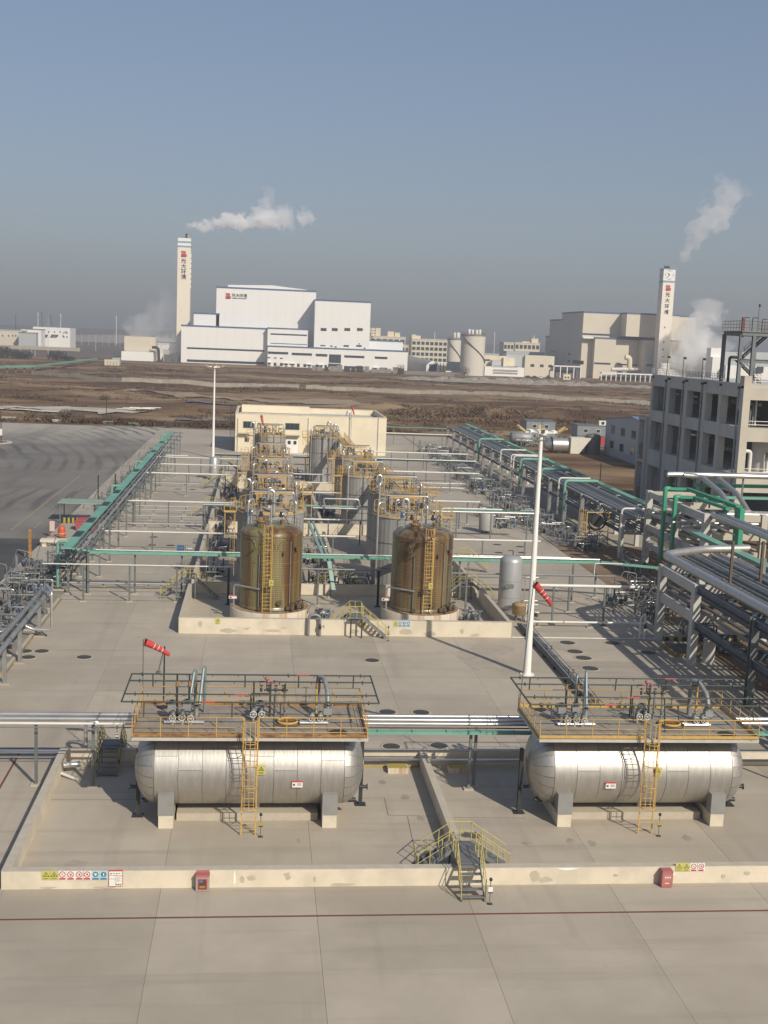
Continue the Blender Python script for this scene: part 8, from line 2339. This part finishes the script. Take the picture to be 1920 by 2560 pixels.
# walls and rubble of the field
A = PZ(0, 0) if False else None
wl_pts = [(-116, 625), (-65, 575), (-20, 571), (87, 569), (178, 543), (215, 536)]
t = thing('field_wall', 'long low concrete panel wall across the field', 'wall', (0, 570, 0))
pm_ = None
for (xa, ya), (xb, yb) in zip(wl_pts, wl_pts[1:]):
    L = math.hypot(xb - xa, yb - ya); n = int(L / 3.2)
    for k in range(n):
        f0, f1 = k / n, (k + 1) / n
        if 16 < xa + (xb - xa) * f0 < 19: continue
        p0 = Vector((xa + (xb - xa) * f0, ya + (yb - ya) * f0, .9 + rnd.uniform(-.05, .05))); p1 = Vector((xa + (xb - xa) * (f1 - .03 / n), ya + (yb - ya) * (f1 - .03 / n), p0.z))
        zf = field_z(p0.x, p0.y)
        p0.z = zf + .85 + rnd.uniform(-.06, .06); p1.z = p0.z
        MB().beam(p0, p1, .22, 2.3).build('wall_panel', mat('weathered_wall_panel', (.36, .325, .265), (.30, .27, .22), scale=.5, rough=.9, rv=.1), t)
t = thing('ruined_wall', 'ruined grey wall pieces standing before the white plant', 'wall', (70, 880, 0))
A = PY(*q4(450, 935), 880); B = PY(*q4(1272, 965), 880)
x = A.x
q = random.Random(3)
while x < B.x:
    w_ = q.uniform(2.0, 5.5)
    MB().box(x, x + w_, 880, 881, GZ, q.uniform(2.5, 5.0)).build('wall_piece', M_rubble if q.random() < .7 else M_dark, t)
    x += w_ + q.uniform(.1, 1.6)
t = thing('grey_site_wall', 'long grey brown wall with a dark pier in front of the big silo', 'wall', (130, 868, 0))
A = PY(*q5(40, 690), 868); B = PY(*q5(640, 712), 868)
MB().box(A.x, B.x, 868, 869.5, GZ, A.z).build('wall', mat('grey_brown_wall', (.24, .205, .165), (.2, .17, .14), scale=.3, rough=.9), t)
MB().box(A.x - 4.4, A.x - .01, 867.5, 870, GZ, A.z + 1.5).build('pier', M_dark, t)
# heaps of grey rubble before the plants
q = random.Random(8)
for i, (px, py, wpx, h, lab) in enumerate(((1045, 958, 40, 3.5, 'long bank of grey rubble below the big silo'), (1120, 960, 45, 4.2, 'pale rubble bank in front of the big silo'), (1195, 962, 40, 4.6, 'pale rubble bank right of the big silo'), (1262, 965, 34, 5.5, 'dark rubble heap between silo and white block building'), (1315, 968, 24, 5.0, 'pale cone of rubble before the parked cars'), (1370, 970, 40, 4.4, 'grey rubble heap before the white block building'), (1440, 972, 34, 4.6, 'pale rubble heap before the gate house'), (1520, 968, 50, 3.5, 'low rubble bank before the second plant'), (1600, 972, 40, 3.2, 'low rubble bank at the foot of the clock tower'))):
    y = 760
    A = PY(px - wpx, py, y); B = PY(px + wpx, py, y)
    t_ = thing('rubble_heap', lab, 'rubble heap', ((A.x + B.x) / 2, y, GZ), 'heaps of rubble before the plants', local=True)
    hw_ = (B.x - A.x) / 2 * 1.7; h *= .8
    n = 22; vs = []; fs = []
    for r_ in range(6):
        for k in range(n):
            a = 2 * PI * k / n; f = 1 - r_ / 5
            z = h * (1 - f ** 1.9) * q.uniform(.6, 1.15) if r_ else 0
            vs.append((math.cos(a) * hw_ * f * q.uniform(.9, 1.1), math.sin(a) * hw_ * .6 * f, z))
    for r_ in range(5):
        for k in range(n):
            fs.append((r_ * n + k, r_ * n + (k + 1) % n, (r_ + 1) * n + (k + 1) % n, (r_ + 1) * n + k))
    MB().add(vs, fs).build('heap', M_rubble, t_)
# bare trees and dark shrubs
def shrub(label, x, y, r_, h, m, n, name='shrub', cat='shrub', group=None, trunk=True):
    t = thing(name, label, cat, (x, y, field_z(x, y) if y < 990 else GZ), group, local=True)
    q = random.Random(int(x * 7 + y))
    vs = []; fs = []
    for _ in range(n):
        u = q.uniform(-1, 1); a = q.uniform(0, 2 * PI); rr = q.random() ** .4
        s = math.sqrt(1 - u * u) * rr
        p = Vector((s * math.cos(a) * r_, s * math.sin(a) * r_, h * .5 + u * rr * h * .5))
        l = r_ * q.uniform(.08, .2)
        d1 = Vector((q.uniform(-1, 1), q.uniform(-1, 1), q.uniform(-1, 1))).normalized() * l; d2 = Vector((q.uniform(-1, 1), q.uniform(-1, 1), q.uniform(-.4, 1))).normalized() * l
        i = len(vs); vs += [p, p + d1, p + d2]; fs.append((i, i + 1, i + 2))
    MB().add(vs, fs).build('crown', m, t, fix=False)
    if trunk:
        g = MB()
        g.cyl((0, 0, -.3), (0, 0, h * .5), r_ * .06, 6, r_ * .03)
        for k in range(6):
            a = k * 1.05; g.cyl((0, 0, h * .2), (math.cos(a) * r_ * .6, math.sin(a) * r_ * .6, h * .75), r_ * .03, 5, r_ * .01)
        g.build('stem', M_trunk, t)
    return t
M_twig = mat('bare_twigs', (.10, .075, .05), (.14, .105, .07), scale=1, rough=1)
for (px, py, r_, h, m, lab) in ((142, 890, 9, 8, M_bushd, 'round dark evergreen clump beyond the field'), (6, 898, 9, 9, M_bushd, 'dark evergreen clump at the far left edge'), (42, 893, 7, 7, M_bushd, 'dark evergreen clump second from the left edge'), (62, 892, 7, 6, M_bushd, 'brownish evergreen clump third from the left edge'), (172, 882, 7, 4, M_bushd, 'low dark shrub right of the round evergreen clump')):
    p = PZ(px, py, GZ); k = min(1, 900 / p.y)
    shrub(lab, p.x * k, p.y * k, r_ * k, h * k, m, 500, 'evergreen_shrub', 'shrub')
for (px, py, r_, h, lab) in ((1161, 935, 4.5, 8, 'bare little tree in front of the big silo'), (1000, 922, 4.5, 8, 'bare little tree at the corner of the white plant'), (694, 915, 2.5, 4, 'bare little tree by the plant doors'), (903, 925, 2.5, 4, 'bare sapling by the plant window band')):
    p = PY(px, py, 862); shrub(lab, p.x, 862, r_, h, M_twig, 260, 'bare_tree', 'tree')
q = random.Random(31)
for i, (px, py, r_, h) in enumerate(((80, 1050, 2.2, 2.6), (120, 1053, 2.6, 2.2), (170, 1052, 2.8, 3.2), (160, 1050, 2.0, 2.6), (200, 1050, 1.6, 1.8), (422, 1068, 1.4, 1.6), (455, 1062, 1.2, 1.3), (560, 1068, 2, 1.8), (580, 1064, 2, 2), (530, 1060, 1.6, 1.4), (262, 1002, 2.2, 1.6))):
    p = PZ(px, py)
    shrub('brown winter shrub at the road edge, number %s from the lamp post' % ('one two three four five six seven eight nine ten eleven'.split()[i]) , p.x, p.y, r_, h, M_twig, 420, 'dry_shrub', 'shrub', 'brown shrubs along the road edge')
# odds and ends in the field
p = PZ(266, 1058)
t = thing('dark_pole', 'thin dark pole standing in the field edge beyond the road', 'pole', (p.x, p.y, 0))
MB().cyl((p.x, p.y, -.3), (p.x, p.y, 6.9), .1, 8).build('pole', M_dark, t); MB().box(p.x - .2, p.x + .2, p.y - .2, p.y + .2, 6.9, 7.15).build('cap', M_dark, t)
p = PZ(349, 1024)
for k in range(5):
    x = p.x - 4 + k * 1.9; y = p.y - 1.5 + (k % 3) * 1.6
    z = field_z(x, y)
    t = thing('white_board', ('long white board at the left end of the heap on the field', 'second white board from the left of the heap on the field', 'middle white board of the heap on the field', 'white board right of the middle one in the field heap', 'white board at the right end of the heap on the field')[k], 'board', (x, y, z), 'white boards dumped in the field', local=True, rz=.2 * k - .3)
    MB().box(-3.2, 3.2, -.45, .45, .35 + .1 * k, .52 + .1 * k).build('board', M_white, t)
    MB().box(-2.6, -2.3, -.4, .4, -.2, .35 + .1 * k).build('batten', M_trunk, t); MB().box(2.3, 2.6, -.4, .4, -.2, .35 + .1 * k).build('batten', M_trunk, t)
def strip(name, pts, m):
    vs = []
    for (x, y) in pts: vs.append((x, y, field_z(x, y) + .35))
    return tag(MB().add(vs, [tuple(range(len(vs)))]).build(name, m, fix=False), kind='structure')
M_sand = mat('pale_sand_track', (.36, .315, .25), (.42, .375, .31), scale=.12, rough=.95, world=True, big=(.52, .47, .40), bigscale=.07)
def ribbon(name, path, w, m, dz=.3):
    vs = []; n = 26
    P = [Vector((*p, 0)) for p in path]
    out = []
    for i in range(len(P) - 1):
        for k in range(n): out.append(P[i] + (P[i + 1] - P[i]) * (k / n))
    out.append(P[-1])
    for i, p in enumerate(out):
        d = (out[min(i + 1, len(out) - 1)] - out[max(i - 1, 0)]).normalized(); s = Vector((-d.y, d.x, 0))
        ww = w * (.8 + .35 * mnoise.noise(Vector((p.x * .12, p.y * .12, 1))))
        for kk in range(5):
            e = p + s * ww * (kk / 4 - .5) * 2
            vs.append((e.x, e.y, field_z(e.x, e.y) + dz))
    fs = [(i * 5 + k, i * 5 + k + 1, (i + 1) * 5 + k + 1, (i + 1) * 5 + k) for i in range(len(out) - 1) for k in range(4)]
    return tag(MB().add(vs, fs, True).build(name, m, fix=False), kind='structure')
ribbon('sand_track', [(-140, 372), (-95, 374), (-52, 378), (-38, 366)], 13, M_sand)
ribbon('pale_strip', [(-120, 362), (-80, 361), (-56, 356)], 3.2, mat('white_lime_strip', (.66, .62, .55), (.5, .46, .4), scale=.3, rough=.95, world=True), .42)
ribbon('dirt_track', [(-60, 500), (-20, 470), (10, 462), (40, 470)], 14, mat('pale_dirt_track', (.27, .20, .13), (.31, .235, .155), scale=.1, rough=.95, world=True))
ribbon('blue_tarp', [(-25, 419), (-8, 416)], 3.5, mat('grey_blue_tarp', (.14, .16, .20), (.11, .12, .15), scale=.5, rough=.5), .4)
ribbon('blue_tarp', [(-24, 349), (-6, 348)], 3.0, MATS['grey_blue_tarp'], .5)
p = PZ(40, 926, 0)
t = thing('pipe_trestle', 'green covered pipe trestle crossing the far field at the left', 'pipe rack', (-125, 650, 0))
tray(t, [(-150, 600, 3.0), (-122, 660, 3.2)], 3.0, .9, M_green, False); tray(t, [(-122, 660, 3.0), (-118, 880, 2.6)], 2.4, .8, M_green, False)
for k in range(10):
    x = -150 + 28 * k / 9; y = 600 + 60 * k / 9
    MB().box(x - .35, x + .35, y - .35, y + .35, -1, 2.5).build('post', mat('brown_trestle_post', (.2, .14, .1), rough=.9), t)
t = thing('pier_row', 'row of small concrete frames in the field near the cooling house', 'frame', (-110, 800, 0))
A = PY(*q7(1045, 560), 820); B = PY(*q7(1165, 570), 820)
for k in range(5):
    x = A.x + (B.x - A.x) * k / 4
    MB().box(x - .9, x + .9, 820, 822, GZ, A.z).build('pier', M_bund, t)
MB().box(A.x - 1, B.x + 1, 820.2, 821.8, A.z + .01, A.z + .9).build('beam', M_bund, t)
t = thing('blue_hut', 'tiny pale blue hut left of the cooling house', 'hut', (-118, 850, 0))
block(t, 'wall', q7(1110, 517), q7(1185, 520), 850, 5, mat('pale_blue_hut', (.36, .45, .46), rough=.6)); block(t, 'roof', q7(1106, 513), q7(1189, 515), 849, 7, M_post, z0=PY(*q7(1150, 518), 850).z + .02)
# left edge: street lamp on a kerbed island
p = PZ(3, 1109)
t = thing('street_lamp', 'dark street lamp at the left edge on the kerbed island', 'street lamp', (p.x, p.y, 0))
MB().cyl((p.x, p.y, 0), (p.x, p.y, 7.3), .11, 8, .07).build('pole', M_dark, t)
MB().tube([(p.x, p.y, 7.2), (p.x + .8, p.y, 7.6), (p.x + 1.6, p.y, 7.65)], .05, 6).build('arm', M_dark, t)
MB().box(p.x + 1.2, p.x + 2.0, p.y - .15, p.y + .15, 7.58, 7.72).build('lamp_head', M_dark, t)
MB().box(p.x - .3, p.x + .25, p.y - .14, p.y - .11, 1.8, 3.2).build('banner', M_signw, t)
ti = MB()
pts = [(-75, 255), (-57, 258), (-53.3, 264.5), (-54, 268), (-60, 271), (-75, 272)]
ti.plate(pts, -.01, .16)
tag(ti.build('traffic_island', mat('island_kerb', (.45, .41, .34), (.4, .36, .3), scale=.5, rough=.9)), kind='structure')
pts2 = [(-75, 256), (-57.5, 259), (-54.4, 264.6), (-55, 267.2), (-60.5, 270), (-75, 271)]
tag(MB().plate(pts2, .161, .2).build('island_soil', M_earth), kind='structure')
for (px, py, lab, m, sx, sy) in ((140, 1055, 'white sheet of rubbish at the road edge', M_white, 2.2, .9), (98, 1052, 'small white rubbish heap among the shrubs', M_signw, 1.4, .8), (270, 1059, 'pale green sheet lying at the foot of the thin dark pole', mat('pale_green_sheet', (.26, .36, .28)), 2.6, 1.0), (335, 1063, 'small pale green sheet at the road edge', MATS['pale_green_sheet'], 2.6, .7), (22, 1048, 'stack of pale slabs beside the street lamp', M_patch, 4.0, 1.6)):
    p = PZ(px, py)
    t = thing('rubbish', lab, 'rubbish', (p.x, p.y, 0), local=True)
    q = random.Random(int(px))
    for k in range(4): MB().beam((-sx / 2 + q.uniform(-.2, .2), q.uniform(-.4, .4), .12 + .16 * k), (sx / 2 + q.uniform(-.3, .2), q.uniform(-.4, .4), .12 + .16 * k + q.uniform(-.06, .06)), sy, .14).build('sheet', m, t)

# ------------------------------------------------------------------ steam
def plume(label, start, end, r0, r1, dens, seed, rise=0.0, amp=1.0, fade=1.2, nsc=1.0, name='steam_plume', breakup=0.0):
    S = Vector(start); E = Vector(end)
    L = (E - S).length
    me_b = MB()
    m, N, Lk, b = nodes_of('steam_' + str(seed))
    N.remove(b)
    out = [n for n in N if n.type == 'OUTPUT_MATERIAL'][0]
    pv_ = N.new('ShaderNodeVolumePrincipled')
    pv_.inputs['Color'].default_value = (.998, .996, .992, 1)
    pv_.inputs['Anisotropy'].default_value = 0
    Lk.new(pv_.outputs[0], out.inputs['Volume'])
    tc = N.new('ShaderNodeTexCoord').outputs['Object']
    sc = n_map(N, Lk, tc, (1, 1, 1), (seed * 13.1, 0, 0))
    def vnoise(scale, det):
        n = N.new('ShaderNodeTexNoise'); n.inputs['Scale'].default_value = scale; n.inputs['Detail'].default_value = det; n.inputs['Roughness'].default_value = .6
        Lk.new(sc, n.inputs['Vector']); return n
    k = nsc / max(r1, r0)
    warp = vnoise(.45 * k, 2)
    wv = N.new('ShaderNodeVectorMath'); wv.operation = 'SUBTRACT'; wv.inputs[1].default_value = (.5, .5, .5); Lk.new(warp.outputs['Color'], wv.inputs[0])
    ws = N.new('ShaderNodeVectorMath'); ws.operation = 'SCALE'; ws.inputs['Scale'].default_value = 2.2 * max(r0, r1) * amp; Lk.new(wv.outputs[0], ws.inputs[0])
    wa = N.new('ShaderNodeVectorMath'); wa.operation = 'ADD'; Lk.new(tc, wa.inputs[0]); Lk.new(ws.outputs[0], wa.inputs[1])
    sx = N.new('ShaderNodeSeparateXYZ'); Lk.new(wa.outputs[0], sx.inputs[0])
    s0 = N.new('ShaderNodeSeparateXYZ'); Lk.new(tc, s0.inputs[0])
    u = n_math(N, Lk, 'DIVIDE', s0.outputs['X'], L)
    # blend warp in along the length so that the plume leaves its mouth cleanly
    rad = n_range(N, Lk, u, 0, 1, r0, r1)
    zc = n_math(N, Lk, 'MULTIPLY', n_math(N, Lk, 'MULTIPLY', u, u), rise)
    dz = n_math(N, Lk, 'SUBTRACT', sx.outputs['Z'], zc)
    d = n_math(N, Lk, 'SQRT', n_math(N, Lk, 'ADD', n_math(N, Lk, 'MULTIPLY', sx.outputs['Y'], sx.outputs['Y']), n_math(N, Lk, 'MULTIPLY', dz, dz)))
    val = n_math(N, Lk, 'SUBTRACT', 1.0, n_math(N, Lk, 'DIVIDE', d, rad))
    nz = n_math(N, Lk, 'MULTIPLY', n_math(N, Lk, 'SUBTRACT', vnoise(1.6 * k, 5).outputs['Fac'], .5), 2.7)
    val = n_math(N, Lk, 'ADD', val, nz)
    if breakup:
        big = n_math(N, Lk, 'MULTIPLY', n_math(N, Lk, 'SUBTRACT', vnoise(.5 * k, 1).outputs['Fac'], .42), breakup * 4)
        val = n_math(N, Lk, 'ADD', val, n_math(N, Lk, 'MULTIPLY', big, u))
    val = n_math(N, Lk, 'MULTIPLY', val, 5.0, True)
    tail = n_math(N, Lk, 'POWER', n_math(N, Lk, 'SUBTRACT', 1.0, u, True), fade)
    head = n_range(N, Lk, u, -.03, .03)
    den = n_math(N, Lk, 'MULTIPLY', n_math(N, Lk, 'MULTIPLY', val, tail), n_math(N, Lk, 'MULTIPLY', head, dens))
    Lk.new(den, pv_.inputs['Density'])
    R2 = max(r0, r1) * 1.9
    me = MB().box(-.04 * L, L, -R2, R2, -R2, R2 + rise).mesh(name, m)
    o = link_mesh(name, me)
    x = (E - S).normalized(); yv = Vector((0, 0, 1)).cross(x).normalized(); zv = x.cross(yv)
    o.matrix_world = Matrix(((x.x, yv.x, zv.x, S.x), (x.y, yv.y, zv.y, S.y), (x.z, yv.z, zv.z, S.z), (0, 0, 0, 1)))
    tag(o, label, 'steam')
    return o
Y1 = 1018
plume('long white steam plume drifting from the first chimney', PY(470, 566, Y1), PY(735, 538, Y1), 2.6, 8.5, .35, 1, rise=0, amp=1.1, fade=.55, nsc=1.25, breakup=.75)
plume('small detached steam puff at the tail of the long plume', PY(748, 556, Y1), PY(782, 534, Y1), 7, 7, .12, 9, amp=1.2, fade=.4, nsc=1.2)
plume('wispy white steam puff rising from the middle of the long plume', PY(645, 552, Y1), PY(682, 470, Y1), 8.0, 4.0, .10, 2, amp=1.2, fade=.5, nsc=1.0)
plume('faint grey steam rising beside the cooling house', PY(330, 842, 990), PY(448, 752, 990), 13, 12, .035, 3, amp=1.2, fade=.7)
plume('low steam drifting between cooling house and white plant', PY(400, 868, 975), PY(462, 850, 975), 8, 8, .05, 4, amp=1.2, fade=.4)
plume('tall wisp of steam above the clock tower', PY(1702, 648, 940), PY(1842, 458, 940), 4, 13, .085, 5, amp=1.1, fade=.35, breakup=.3)
plume('big soft steam cloud rising from the cooling cells beside the clock tower', PY(1712, 930, 905), PY(1775, 745, 905), 16, 7, .12, 6, amp=1.0, fade=.35)
plume('second steam cloud spreading low behind the process building roof', PY(1735, 925, 912), PY(1790, 835, 912), 15, 11, .08, 7, amp=1.0, fade=.3)

# ------------------------------------------------------------------ haze
hz = MB().box(-1900, 1900, -120, 3000, -2.2, 150)
mh_ = bpy.data.materials.new('winter_haze'); mh_.use_nodes = True
N = mh_.node_tree.nodes; N.clear()
ov = N.new('ShaderNodeOutputMaterial'); pvh = N.new('ShaderNodeVolumePrincipled')
pvh.inputs['Color'].default_value = (.50, .538, .605, 1)
pvh.inputs['Density'].default_value = .00036
pvh.inputs['Anisotropy'].default_value = .1
mh_.node_tree.links.new(pvh.outputs[0], ov.inputs['Volume'])
tag(hz.build('haze', mh_), kind='stuff')
